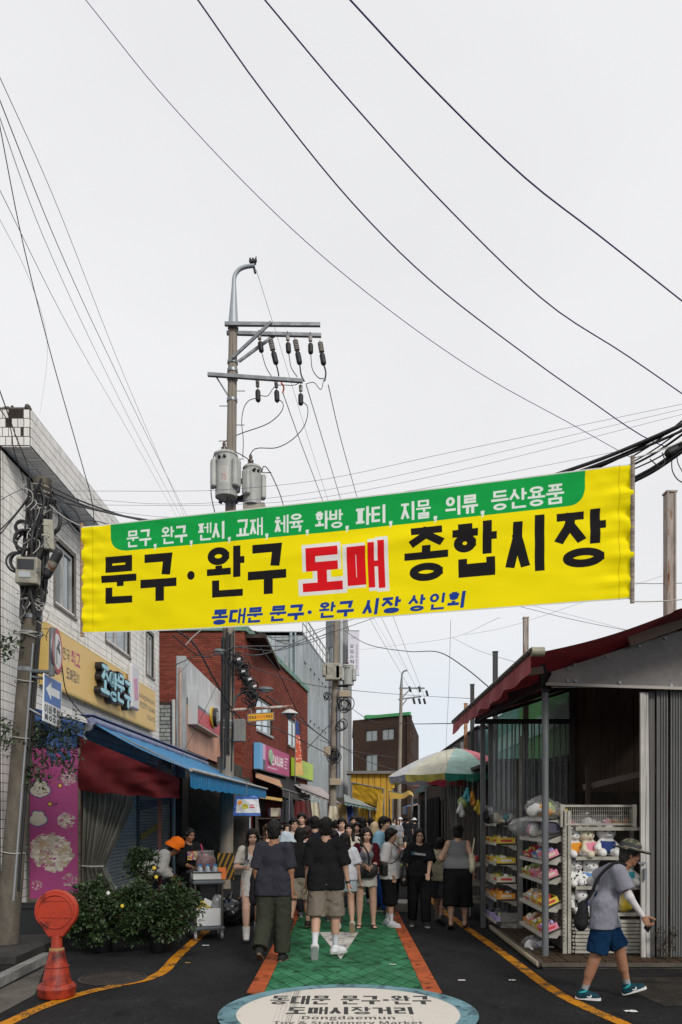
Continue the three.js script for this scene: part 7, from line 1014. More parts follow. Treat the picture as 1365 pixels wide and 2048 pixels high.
return{root,neck,chest,waist,pel,sh,hd,arms,legs,hip,HM,k,add:(name,geo,m)=>mesh(name,geo,m,root),world:(p)=>p.clone().applyAxisAngle(V(0,1,0),s.face||0).add(root.position)};
}
const at=(px,py)=>G(px,py),B=Math.PI,walkR=[[0.30,0.10],[-0.22,0.35,0.03,0.35]],black=[0.014,0.014,0.016];
const strapTo=(pts,r,m)=>tube(pts,r,24,6);
seed=2024;
{// man in charcoal T-shirt and olive trousers, seen from behind
const p=person('man in a charcoal T-shirt and olive trousers walking away with a black bag',{h:1.74,skin:'tan',pos:at(549,1921),face:B - 0.12,legs:[[-0.06,0.02],[-0.14,0.55,0.03,0.45]],arms:[[-0.225,0.86,-0.02],[0.23,0.86,0.0]],grip:[1,1],top:{color:[0.030,0.030,0.040],sleeve:0.95,loose:0.022,hem:-0.14,wide:1.06,amp:0.016},bottom:{color:[0.034,0.036,0.026],len:1.92,loose:0.035,hem:0.075,amp:0.016},hair:{burn:-0.04},shoes:{color:[0.018,0.018,0.018],sole:[0.12,0.10,0.07]}});
const w=p.world(p.arms[1].wr),bg=thing('tote_bag','black cloth bag held against the man in olive trousers','bag',w);mesh('bag',nets([{a:V(0.0,0.22,0),b:V(-0.01,-0.12,0.02),ra:0.06,rb:0.08,k:0.04,flat:V(0,0,1),fs:0.7}],0.018,{warp:(x,y,z)=>0.012*noise3.noise(x*16,y*12,z*16)}),mat('black bag cloth',[0.010,0.010,0.012],0.8),bg);mesh('strap',tube([V(0,0.26,0),V(0.02,0.42,0.0),V(0.06,0.52,0.02)],0.012),blackRubber,bg);
}
{// man in black T-shirt and taupe shorts
const p=person('man in an oversized black T-shirt, taupe cargo shorts and white trainers walking away',{h:1.73,skin:'mid',pos:at(652,1916),face:B,legs:[[0.06,0.02,0.05],[-0.10,0.42,0.06,0.95]],toes:[-0.9,0.1],arms:[[-0.28,0.86,0.0],[0.24,0.84,0.04]],top:{color:[0.0125,0.0125,0.0135],sleeve:1.0,loose:0.026,hem:-0.13,wide:1.12,amp:0.014,tilt:0.0},bottom:{color:[0.165,0.138,0.110],len:1.0,loose:0.036,flare:0.02,amp:0.016},hair:{burn:-0.055},socks:{h:0.17,color:[0.52,0.52,0.55]},shoes:{color:[0.60,0.61,0.62],sole:[0.42,0.42,0.41]}});
const a=p.arms[0],d=a.wr.clone().sub(a.el).normalize(),c=a.wr.clone().addScaledVector(d,-0.03);p.add('wristwatch',[rod(c.clone().addScaledVector(d,-0.014),c.clone().addScaledVector(d,0.014),0.034,0.034,16)],blackRubber);p.add('pocket',[rbox(0.03,0.13,0.12,0.01,-0.20,0.72,0.0)],mat('cargo pocket',[0.165,0.14,0.113],0.9));
}
{// phone woman
const p=person('young woman in a white floral dress and cardigan looking at her phone',{h:1.60,fem:true,skin:'light',pos:at(505,1880),face:0.25,head:[-0.05,0.22],legs:[[0.22,0.12],[-0.14,0.18,0.03,0.2]],arms:[[-0.13,1.12,0.22],[0.25,0.86,0.08]],grip:[1,1],thumb:[[0.3,1,0.2],[0,0,1]],top:{name:'dress',flatHip:1,color:[0.5,0.48,0.46],loose:0.0,hem:-0.22,scoop:0.10,amp:0.006,pat:(x,y,z)=>noise3.noise(x*42,y*42,z*42 + 5)>0.42?[0.14,0.13,0.15]:[0.52,0.50,0.48],open:{color:[0.55,0.50,0.46],sleeve:1.2,gap:0.11,hem:0.24}},bottom:{kind:'skirt',color:[0.5,0.48,0.46],len:0.27,loose:0.0,flare:0.188,amp:0.006,pat:(x,y,z)=>noise3.noise(x*42,y*42,z*42 + 5)>0.42?[0.14,0.13,0.15]:[0.52,0.50,0.48]},hair:{len:0.27,side:0.85,front:true},socks:{h:0.10,color:[0.6,0.6,0.6]},shoes:{kind:'boot',color:[0.60,0.58,0.55],sole:[0.06,0.06,0.06]}});
p.add('backpack_strap',[-1,1].map((s)=>tube([p.sh[s>0?1:0].clone().add(V(-s*0.05,0.07,-0.06)),p.sh[s>0?1:0].clone().add(V(-s*0.05,0.075,0.03)),p.chest.clone().add(V(s*0.10,0.03,0.125)),p.waist.clone().add(V(s*0.14,0.02,0.08))],0.018,20,6)),blackRubber);
const h=p.world(p.arms[0].wr.clone().add(V(0.01,0.075,0.05)));const ph=thing('phone','white smartphone held up by the woman in the floral dress','phone',h);mesh('case',rbox(0.072,0.012,0.145,0.005,0,0,0,0.5),pm([0.62,0.62,0.62],0.3),ph);mesh('screen',box(0.064,0.002,0.136,0,0.0068,0.0038,0.5),pm([0.03,0.03,0.035],0.1),ph);
const bw=p.world(p.arms[1].wr),bg=thing('carrier_bag','limp black carrier bag hanging from the phone woman\'s hand','bag',bw);mesh('bag',nets([{a:V(-0.03,-0.1,0),b:V(-0.07,-0.50,0),ra:0.03,rb:0.11,k:0.03,flat:V(0,0,1),fs:0.6}],0.018,{warp:(x,y,z)=>0.016*noise3.noise(x*16,y*7,z*16)}),mat('black bag cloth',[0.010,0.010,0.012],0.8),bg);mesh('handle',[tube([V(-0.03,-0.1,0),V(-0.01,-0.05,0.01),V(0,-0.02,0.02)],0.008)],blackRubber,bg);
}
person('woman with brown hair and a dark top close behind the phone woman',{h:1.66,fem:true,skin:'light',pos:P(536,1650,13.4),face:0.45,legs:[[0.1,0.1],[-0.1,0.1]],top:{color:[0.03,0.028,0.03],sleeve:0.8,loose:0.02,scoop:0.08},bottom:{color:[0.03,0.032,0.04],len:1.9,loose:0.03},hair:{len:0.22,color:[0.045,0.022,0.014],fringe:true,front:true},shoes:{color:[0.05,0.05,0.05]},cell:0.019});
{// black T-shirt, beige shorts, blue bag
const p=person('person in black T-shirt and beige shorts walking away with a blue bag',{h:1.58,skin:'mid',pos:at(601,1859),face:B - 0.1,legs:[[0.08,0.03,0.05],[-0.08,0.5,0.05,1.0]],arms:[[-0.27,0.95,0.1],[0.27,0.9,0]],thick:1.12,top:{color:[0.0135,0.0135,0.014],sleeve:0.95,loose:0.045,hem:-0.08,wide:1.2},bottom:{color:[0.245,0.215,0.17],len:0.98,loose:0.045,flare:0.02,amp:0.018},hair:{len:0.17,side:0.3,tip:0.05},shoes:{color:[0.025,0.016,0.016],sole:[0.10,0.085,0.07]}});
const w=p.world(p.arms[0].wr),bg=thing('carrier_bag','bright blue carrier bag with a yellow tag beside the beige shorts','bag',w);mesh('bag',nets([{a:V(0,0.05,-0.02),b:V(0.02,-0.32,-0.02),ra:0.05,rb:0.10,k:0.03,flat:V(0,0,1),fs:0.6}],0.016,{warp:(x,y,z)=>0.012*noise3.noise(x*18,y*10,z*18)}),mat('blue plastic bag',[0.02,0.15,0.46],0.4),bg);mesh('tag',box(0.08,0.03,0.01,-0.08,0.02,0.06,0,0,0.5),pm([0.62,0.46,0.03],0.5),bg);
}
person('girl with long black hair in a white T-shirt and pale denim shorts walking away',{h:1.50,fem:true,skin:'mid',pos:at(690,1864),face:B + 0.08,legs:[[-0.12,0.45,0.03,1.0],[0.12,0.05]],top:{color:[0.50,0.51,0.55],sleeve:0.8,loose:0.04,hem:-0.05,flat:true,wide:1.2},bottom:{color:[0.30,0.345,0.37],len:0.55,loose:0.03,flare:0.03},hair:{len:0.36,tip:0.07,side:0.5},shoes:{color:[0.5,0.47,0.42],sole:[0.36,0.27,0.17]}});
{// burgundy cardigan
const p=person('woman in a burgundy cardigan, grey vest and white mini skirt with hands clasped',{h:1.61,fem:true,skin:'light',pos:at(733,1857),face:0.05,head:[0.2,0.18],legs:[[0.02,0.03,0.05],[0.0,0.03,0.05]],arms:[[-0.05,1.06,0.24],[0.06,1.04,0.25]],thumb:[[0.4,0.6,1],[-0.4,0.6,1]],thick:1.05,top:{name:'vest',flatHip:1,color:[0.17,0.175,0.185],loose:0.01,hem:-0.02,scoop:0.12,open:{color:[0.062,0.010,0.016],sleeve:1.1,gap:0.105,hem:0.0}},bottom:{kind:'skirt',color:[0.52,0.51,0.46],len:0.22,loose:0.0,flare:0.19},hair:{len:0.20,front:true,side:0.95,color:[0.016,0.011,0.010]},shoes:{kind:'sandal'}});
const c=p.world(p.pel.clone().add(V(-0.05,0.06,0.17))),bg=thing('crossbody_bag','large black quilted crossbody bag worn over the white mini skirt','bag',c);mesh('bag',nets([{a:V(-0.10,0,0),b:V(0.10,0,0),ra:0.13,rb:0.13,k:0.03,flat:V(0,0,1),fs:0.5}],0.015,{clip:(x,y)=>y - 0.10,warp:(x,y,z)=>0.004*Math.sin(x*90)*Math.sin(y*90)}),mat('black quilted bag',[0.014,0.014,0.015],0.6),bg);mesh('strap',tube([V(0.08,0.1,0.02),V(0.07,0.25,0.05),V(0.0,0.38,0.03),V(-0.09,0.5,-0.06)],0.014,24,6),blackRubber,bg);
}
{// white T-shirt in profile
const p=person('woman in a white T-shirt and long black shorts standing in profile',{h:1.60,fem:true,skin:'mid',pos:at(781,1853),face:1.15,head:[0.25,0.05],legs:[[0.1,0.05],[-0.08,0.08]],toes:[0,0.1],arms:[[-0.2,0.90,0.09],[0.24,0.9,0.06]],top:{color:[0.56,0.55,0.54],sleeve:0.98,loose:0.04,hem:-0.10,wide:1.25,amp:0.014},bottom:{color:[0.0115,0.0115,0.012],len:1.22,loose:0.06,hem:0.085},hair:{len:0.07,side:0.7,fringe:true},socks:{h:0.16,color:[0.55,0.55,0.58]},shoes:{color:[0.50,0.51,0.53],sole:[0.58,0.58,0.58],w:1.15}});
const c=p.world(p.pel.clone().add(V(-0.20,0.06,-0.04))),bg=thing('shoulder_bag','small black shoulder bag behind the woman in the white T-shirt','bag',c);mesh('bag',rbox(0.10,0.20,0.20,0.03,0,0,0,0,0.3),mat('black leather',[0.014,0.013,0.013],0.4),bg);mesh('strap',tube([p.world(p.pel.clone().add(V(-0.19,0.14,0))),p.world(p.chest.clone().add(V(-0.17,-0.10,0.14))),p.world(p.chest.clone().add(V(0.0,0.05,0.18))),p.world(p.sh[1].clone().add(V(-0.07,0.075,0.02)))].map((q)=>q.sub(c)),0.009,24,6),blackRubber,bg);
}
person('tall man in a pale blue T-shirt and royal blue trousers behind the white T-shirt woman',{h:1.80,skin:'light',pos:P(768,1633,14.6),face:1.0,legs:[[0.2,0.1],[-0.2,0.2]],top:{color:[0.22,0.40,0.52],sleeve:0.9,loose:0.04,hem:-0.06},bottom:{color:[0.02,0.07,0.30],len:1.9,loose:0.045},hair:{fringe:true,burn:-0.05},shoes:{color:[0.10,0.09,0.08]},cell:0.018});
{// STARTER shirt
const p=person('woman with glasses in a black printed T-shirt and black trousers walking forward',{h:1.58,fem:true,skin:'light',pos:at(839,1854),face:-0.02,head:[0.12,0.05],legs:[[-0.12,0.2,0.03,0.2],[0.16,0.08]],arms:[[-0.24,0.86,0.05],[0.14,0.93,0.25]],elbow:[null,[0.8,-0.3,-0.4]],thumb:[[0,0,1],[-1,0.6,0.2]],thick:1.08,belly:true,glasses:true,top:{color:[0.0125,0.013,0.015],sleeve:0.96,loose:0.045,hem:-0.06,wide:1.3,amp:0.012},bottom:{color:[0.0105,0.0105,0.011],len:1.95,loose:0.03,hem:0.06},hair:{len:0.10,side:0.8,burn:-0.05,rough:0.5},shoes:{color:[0.03,0.03,0.03],sole:[0.3,0.3,0.3]}});
const pr=sheet(16,3,(u,v)=>{const x=(u - 0.5)*0.30 + 0.005,z=0.142 + 0.016*Math.cos(x*9)- Math.abs(x)*0.10;return V(p.chest.x + x,p.chest.y + 0.06 - v*0.064 - x*0.12,p.chest.z + z);});{const uv=pr.attributes.uv;for(let i=0;i<uv.count;i++)uv.setY(i,1 - uv.getY(i));}
p.add('shirt_print',keepUV(pr),printed(256,56,(c,w,h)=>{c.fillStyle='#202225';c.fillRect(0,0,w,h);c.transform(1,0,-0.2,1,6,0);c.fillStyle='#2f9fd0';c.font='bold 46px sans-serif';c.fillText('S',14,45);c.fillStyle='#e6e8ea';c.font='bold 38px sans-serif';c.fillText('STARTER',48,43);},0.8));
const c=p.world(p.pel.clone().add(V(-0.24,0.0,0.02))),bg=thing('shoulder_bag','large black shoulder bag at the side of the woman in the printed T-shirt','bag',c);mesh('bag',nets([{a:V(0,0.1,0),b:V(-0.01,-0.12,0),ra:0.07,rb:0.11,k:0.03,flat:V(1,0,0),fs:0.6}],0.016,{warp:(x,y,z)=>0.008*noise3.noise(x*18,y*18,z*18)}),mat('black leather',[0.014,0.013,0.013],0.4),bg);mesh('strap',tube([V(0.0,0.12,0.06),V(0.04,0.35,0.05),V(0.08,0.50,0.0),V(0.04,0.3,-0.06),V(0,0.12,-0.06)],0.010,24,6),blackRubber,bg);
}
person('boy in a cream T-shirt and grey shorts seen from behind',{h:1.42,skin:'mid',pos:at(881,1846),face:B - 0.5,legs:[[-0.16,0.35,0.03,0.5],[0.16,0.05]],arms:[[-0.2,1.0,0.16],[0.25,0.95,0.1]],top:{color:[0.42,0.38,0.27],sleeve:0.95,loose:0.05,hem:-0.10,wide:1.2,amp:0.016},bottom:{color:[0.065,0.068,0.078],len:0.95,loose:0.04},hair:{burn:-0.04},shoes:{color:[0.13,0.11,0.10],sole:[0.07,0.06,0.055]}});
{// sleeveless grey blouse
const p=person('woman in a grey sleeveless blouse and black culottes seen from behind',{h:1.64,fem:true,skin:'mid',pos:at(916,1858),face:B - 0.15,legs:[[0.1,0.04],[-0.1,0.12,0.03,0.25]],arms:[[-0.25,0.9,0.03],[0.20,1.06,0.2]],thick:1.1,top:{name:'blouse',color:[0.15,0.15,0.155],loose:0.035,hem:0.04,flat:true,amp:0.0,neck:0.075},bottom:{color:[0.0105,0.0105,0.0115],len:1.32,loose:0.065,hem:0.10},hair:{bun:0.07,burn:-0.03,color:[0.014,0.011,0.010]},shoes:{kind:'sandal',color:[0.05,0.03,0.02]}});
const c=p.world(p.waist.clone().add(V(-0.215,0.03,-0.04))),bg=thing('tote_bag','cream cloth tote bag on the shoulder of the woman in the grey blouse','bag',c);mesh('bag',nets([{a:V(0,0.09,0.0),b:V(0,-0.09,0),ra:0.085,rb:0.115,k:0.03,flat:V(1,0,0),fs:0.5}],0.014,{clip:(x,y)=>y - 0.11,warp:(x,y,z)=>0.008*noise3.noise(x*20,y*16,z*20)}),mat('cream canvas',[0.50,0.45,0.34],0.9),bg);mesh('strap',[-0.05,0.05].map((z)=>tube([V(0,0.10,z*1.3),V(0.03,0.24,z*0.8),V(0.05,0.36,z*0.2)],0.009,16,6)),mat('cream canvas',[0.50,0.45,0.34],0.9),bg);
}
{// the walking man with the camouflage hat
const p=person('stooped man in a camouflage hat, grey T-shirt and navy shorts striding past the rack',{h:1.60,skin:'tan',pos:at(1206,1997),face:B / 2 - 0.12,lean:0.30,headFwd:0.07,head:[0,0.22],hair:{burn:-0.02,color:[0.03,0.027,0.025]},cell:0.0125,legs:[[-0.20,0.12,0.02,0.05],[0.46,0.24,0.03,-0.32]],toes:[0,0],arms:[[-0.22,0.90,0.36],[0.24,1.06,0.10]],grip:[1,0],thumb:[[0.4,0,1],[0,0,1]],cuffs:[{arm:0,color:[0.50,0.47,0.47]},{arm:1,color:[0.50,0.47,0.47]}],top:{color:[0.20,0.20,0.235],sleeve:0.72,loose:0.026,hem:-0.17,wide:1.10,amp:0.011,flat:true},bottom:{color:[0.006,0.026,0.066],len:0.94,loose:0.03,flare:0.012,amp:0.014},socks:{h:0.075,color:[0.24,0.25,0.26]},shoes:{color:[0.006,0.034,0.048],sole:[0.58,0.57,0.55],trim:[0.02,0.30,0.32],logo:true,w:1.1}});
const camo=(x,y,z)=>{const a=noise3.noise(x*22,y*22,z*22),b=noise3.noise(x*30 + 9,y*30,z*30);return a>0.16?[0.17,0.15,0.11]:b>0.14?[0.022,0.022,0.02]:a<-0.2?[0.055,0.065,0.04]:[0.085,0.085,0.06];};
p.add('hat',nets([{c:V(0,0.085,-0.012),r:[0.094,0.075,0.108],k:0.02},{c:V(0,0.050,-0.004),r:[0.172,0.017,0.196],k:0.025}],0.008,{sub:[{c:V(0,0.0,-0.01),r:[0.085,0.055,0.10],k:0.01}],warp:(x,y,z)=>0.012*Math.max(0,Math.hypot(x,z)- 0.11)*Math.sin(Math.atan2(z,x)*3)*8 + 0.003*noise3.noise(x*30,y*30,z*30),color:camo}).applyMatrix4(p.HM),vcol(0.9));p.add('hat_band',lathe([[0.098,0.062],[0.101,0.064],[0.097,0.105],[0.094,0.105]],32).scale(1,1,1.13).translate(0,0,-0.012).applyMatrix4(p.HM),mat('grey hat band',[0.05,0.05,0.058],0.9));
const c=p.world(p.pel.clone().add(V(-0.07,-0.03,-0.20))),bg=thing('messenger_bag','black messenger bag slung behind the man in the camouflage hat','bag',c);mesh('bag',nets([{a:V(0,0.10,0),b:V(-0.02,-0.08,0.0),ra:0.045,rb:0.075,k:0.03}],0.015,{warp:(x,y,z)=>0.01*noise3.noise(x*15,y*15,z*15)}),mat('black nylon',[0.012,0.012,0.014],0.7),bg);
mesh('strap',tube([p.world(p.pel.clone().add(V(-0.09,0.08,-0.20))),p.world(p.waist.clone().add(V(-0.10,0.06,-0.165))),p.world(p.chest.clone().add(V(-0.11,0.06,-0.15))),p.world(p.sh[0].clone().add(V(0.055,0.085,-0.015))),p.world(p.sh[0].clone().add(V(0.08,0.06,0.09)))].map((q)=>q.sub(c)),0.016,30,6),mat('black nylon',[0.012,0.012,0.014],0.7),bg);
const hw=p.world(p.arms[0].wr.clone().add(V(0.02,-0.075,0.055))),ph=thing('phone','dark phone held in the hand of the man in the camouflage hat','phone',hw);mesh('case',rbox(0.014,0.14,0.07,0.006,0,0,0,0.6,0.4,0),pm([0.025,0.025,0.028],0.3),ph);mesh('lens',[0,1].map((i)=>ball(0.007,-0.008,0.04 - i*0.02,0.015)),pm([0.4,0.4,0.42],0.2),ph);
}
// the rest of the crowd
const crowd=[
['young man in a pale blue T-shirt standing behind the charcoal T-shirt man',588,15.3,1.77,0.3,{top:{color:[0.44,0.50,0.56],sleeve:0.9,loose:0.04},bottom:{color:[0.05,0.055,0.07],len:1.9,loose:0.03},hair:{fringe:true},glasses:true,skin:'light'}],
['man in a dark navy shirt facing forward by the clothes stall',604,17.2,1.88,-0.1,{top:{color:[0.018,0.020,0.028],sleeve:0.9,loose:0.03},bottom:{color:[0.04,0.04,0.045],len:1.9,loose:0.03},hair:{fringe:true},skin:'light'}],
['woman with clipped brown hair and a white T-shirt seen from behind',614,14.2,1.62,B + 0.1,{fem:true,top:{color:[0.50,0.49,0.47],sleeve:0.95,loose:0.04,flat:true},bottom:{color:[0.03,0.03,0.035],len:1.9,loose:0.04},hair:{bun:0.03,color:[0.03,0.017,0.012]}}],
['man in a navy T-shirt seen from behind next to the clipped brown hair',630,15.2,1.80,B,{top:{color:[0.014,0.016,0.024],sleeve:0.9,loose:0.04},bottom:{color:[0.05,0.05,0.05],len:1.9,loose:0.03},hair:{burn:-0.04}}],
['young man in a white T-shirt facing forward behind the black T-shirt man',684,16,1.77,0.1,{top:{color:[0.52,0.52,0.56],sleeve:0.9,loose:0.04},bottom:{color:[0.05,0.06,0.08],len:1.9,loose:0.03},hair:{fringe:true},skin:'light'}],
['woman with wavy black hair in a cream knit top facing forward',700,14.9,1.68,-0.25,{fem:true,top:{color:[0.55,0.50,0.42],sleeve:0.6,loose:0.01},bottom:{color:[0.06,0.06,0.075],len:1.9,loose:0.03},hair:{len:0.21,fringe:true,front:true,side:1},skin:'light'}],
['short woman with black hair between the black T-shirt man and girl',668,13.6,1.56,B,{fem:true,top:{color:[0.02,0.02,0.022],sleeve:0.9,loose:0.03,flat:true},bottom:{color:[0.28,0.25,0.20],len:1.0,loose:0.04},hair:{len:0.12}}],
['woman in a dark top with a pale collar behind the cream knit woman',714,18.6,1.66,0,{fem:true,top:{color:[0.015,0.015,0.017],sleeve:0.9,loose:0.03},bottom:{color:[0.03,0.03,0.03],len:1.9,loose:0.03},hair:{len:0.14,fringe:true},skin:'light'}],
['person in a white T-shirt with a dark backpack walking away',725,19.4,1.78,B + 0.3,{top:{color:[0.48,0.50,0.54],sleeve:0.9,loose:0.04,flat:true},bottom:{color:[0.03,0.03,0.04],len:1.9,loose:0.03},hair:{len:0.1}}],
['woman with blonde hair and a black top seen from behind',750,16.4,1.68,B,{fem:true,top:{color:[0.014,0.014,0.016],loose:0.02,flat:true},bottom:{color:[0.02,0.02,0.02],len:1.9,loose:0.03},hair:{len:0.12,color:[0.55,0.42,0.26]}}],
['dark haired man in black far back beside the yellow cloth',742,22.5,1.76,B,{top:{color:[0.016,0.016,0.018],sleeve:0.9,loose:0.03},bottom:{color:[0.03,0.03,0.03],len:1.9,loose:0.03}}],
['dark haired woman in navy far back beside the yellow cloth',733,24,1.66,0.2,{fem:true,top:{color:[0.02,0.025,0.05],sleeve:0.9,loose:0.03},bottom:{color:[0.03,0.03,0.03],len:1.9,loose:0.03},hair:{len:0.15}}],
['man in dark clothes far back by the clothes racks',650,20.5,1.76,B,{top:{color:[0.02,0.02,0.022],sleeve:0.9,loose:0.03},bottom:{color:[0.03,0.03,0.03],len:1.9,loose:0.03}}],
['woman in beige far back by the clothes racks',643,22,1.64,0.6,{fem:true,top:{color:[0.30,0.25,0.19],sleeve:0.9,loose:0.03},bottom:{color:[0.03,0.03,0.03],len:1.9,loose:0.03},hair:{len:0.14,color:[0.04,0.02,0.012]}}],
['man in royal blue T-shirt far back behind the white T-shirt man',672,21,1.70,B,{top:{color:[0.012,0.04,0.13],sleeve:0.9,loose:0.03},bottom:{color:[0.03,0.03,0.03],len:1.9,loose:0.03}}],
['person in black shirt and shorts walking away on the far green lane',815,40,1.78,B,{top:{color:[0.014,0.015,0.018],sleeve:0.9,loose:0.04},bottom:{color:[0.02,0.02,0.024],len:0.95,loose:0.04},legs:[[0.3,0.1],[-0.25,0.3,0.03,0.4]]}],
['person in a white bucket hat and black clothes on the far lane',829,41,1.72,B + 0.3,{top:{color:[0.016,0.016,0.02],sleeve:0.9,loose:0.03},bottom:{color:[0.02,0.02,0.02],len:1.9,loose:0.03},hat:[0.6,0.6,0.62]}],
['person in a white cap and white T-shirt far along the lane',801,43,1.75,0,{top:{color:[0.5,0.5,0.52],sleeve:0.9,loose:0.03},bottom:{color:[0.16,0.15,0.13],len:1.9,loose:0.03},hat:[0.6,0.6,0.6],skin:'light'}],
['person in a white T-shirt far along the lane by the toy crates',789,45,1.66,0.4,{top:{color:[0.42,0.43,0.46],sleeve:0.9,loose:0.03},bottom:{color:[0.05,0.06,0.08],len:1.9,loose:0.03}}],
['person in maroon far along the lane under the parasol rim',822,52,1.70,0,{top:{color:[0.12,0.02,0.02],sleeve:0.9,loose:0.03},bottom:{color:[0.03,0.03,0.03],len:1.9,loose:0.03}}],
['person in grey walking far along the lane toward the brown house',808,55,1.72,B,{top:{color:[0.11,0.11,0.12],sleeve:0.9,loose:0.03},bottom:{color:[0.04,0.04,0.05],len:1.9,loose:0.03}}],
['person in navy walking far along the lane beside the grey one',795,58,1.70,0,{top:{color:[0.03,0.04,0.08],sleeve:0.9,loose:0.03},bottom:{color:[0.04,0.04,0.05],len:1.9,loose:0.03}}],
['woman in a white blouse facing forward behind the pale blue T-shirt man',574,18,1.62,0.2,{fem:true,top:{color:[0.50,0.49,0.47],sleeve:0.9,loose:0.03},bottom:{color:[0.10,0.11,0.14],len:1.9,loose:0.03},hair:{len:0.16},skin:'light'}],
['man in a white T-shirt with short hair walking away past the clothes rails',620,21.5,1.76,B - 0.2,{top:{color:[0.54,0.54,0.55],sleeve:0.9,loose:0.04},bottom:{color:[0.16,0.14,0.11],len:1.0,loose:0.04}}],
['woman in a pale grey T-shirt far back near the garments',656,24.5,1.64,0.3,{fem:true,top:{color:[0.34,0.34,0.35],sleeve:0.9,loose:0.03},bottom:{color:[0.03,0.035,0.05],len:1.9,loose:0.03},hair:{len:0.13},skin:'light'}],
['man in a white shirt far back between the cream knit and dark top women',707,23,1.80,0,{top:{color:[0.52,0.52,0.53],sleeve:0.9,loose:0.04},bottom:{color:[0.05,0.05,0.06],len:1.9,loose:0.03},hair:{fringe:true},skin:'light'}],
['woman in a pink T-shirt far back beside the yellow strip',757,24,1.62,0.4,{fem:true,top:{color:[0.46,0.22,0.25],sleeve:0.9,loose:0.03},bottom:{color:[0.08,0.08,0.09],len:1.9,loose:0.03},hair:{len:0.15},skin:'light'}],
['man in a cream shirt far back under the mint striped awning',719,27,1.78,B + 0.2,{top:{color:[0.45,0.41,0.32],sleeve:0.9,loose:0.03},bottom:{color:[0.05,0.05,0.06],len:1.9,loose:0.03}}],
['person in a sky blue T-shirt far back under the yellow cloth',770,29,1.74,0.2,{top:{color:[0.20,0.33,0.45],sleeve:0.9,loose:0.03},bottom:{color:[0.05,0.05,0.06],len:1.9,loose:0.03},skin:'light'}],
['person in white with a dark bag far back between yellow cloth and lane',779,33,1.70,B,{top:{color:[0.5,0.5,0.5],sleeve:0.9,loose:0.03},bottom:{color:[0.03,0.03,0.04],len:1.9,loose:0.03},hair:{len:0.14}}],
['person in a striped grey top far back near the toy table',796,36,1.66,0.1,{fem:true,top:{color:[0.25,0.25,0.27],sleeve:0.9,loose:0.03},bottom:{color:[0.3,0.28,0.24],len:0.9,loose:0.03},hair:{len:0.12},skin:'light'}],
];
crowd.forEach(([label,px,Z,h,face,o],i)=>{const p=person(label,{h,pos:P(px,PY,Z),face,far:Z>15.5,cell:Z>24?0.03:0.02,legs:i % 2?[[0.15,0.08],[-0.15,0.18]]:[[-0.12,0.15],[0.14,0.06]],shoes:{color:[0.1 + 0.4*(i % 2),0.1 + 0.4*(i % 2),0.1 + 0.4*(i % 2)]},skin:'mid',...o});if(o.hat)p.add('hat',merge([ball(0.1,0,0.05,-0.01,1,0.85,1.08),cyl(0.15,0.1,0.045,0,0.045,0)]).applyMatrix4(p.HM),pm(o.hat,0.9));});
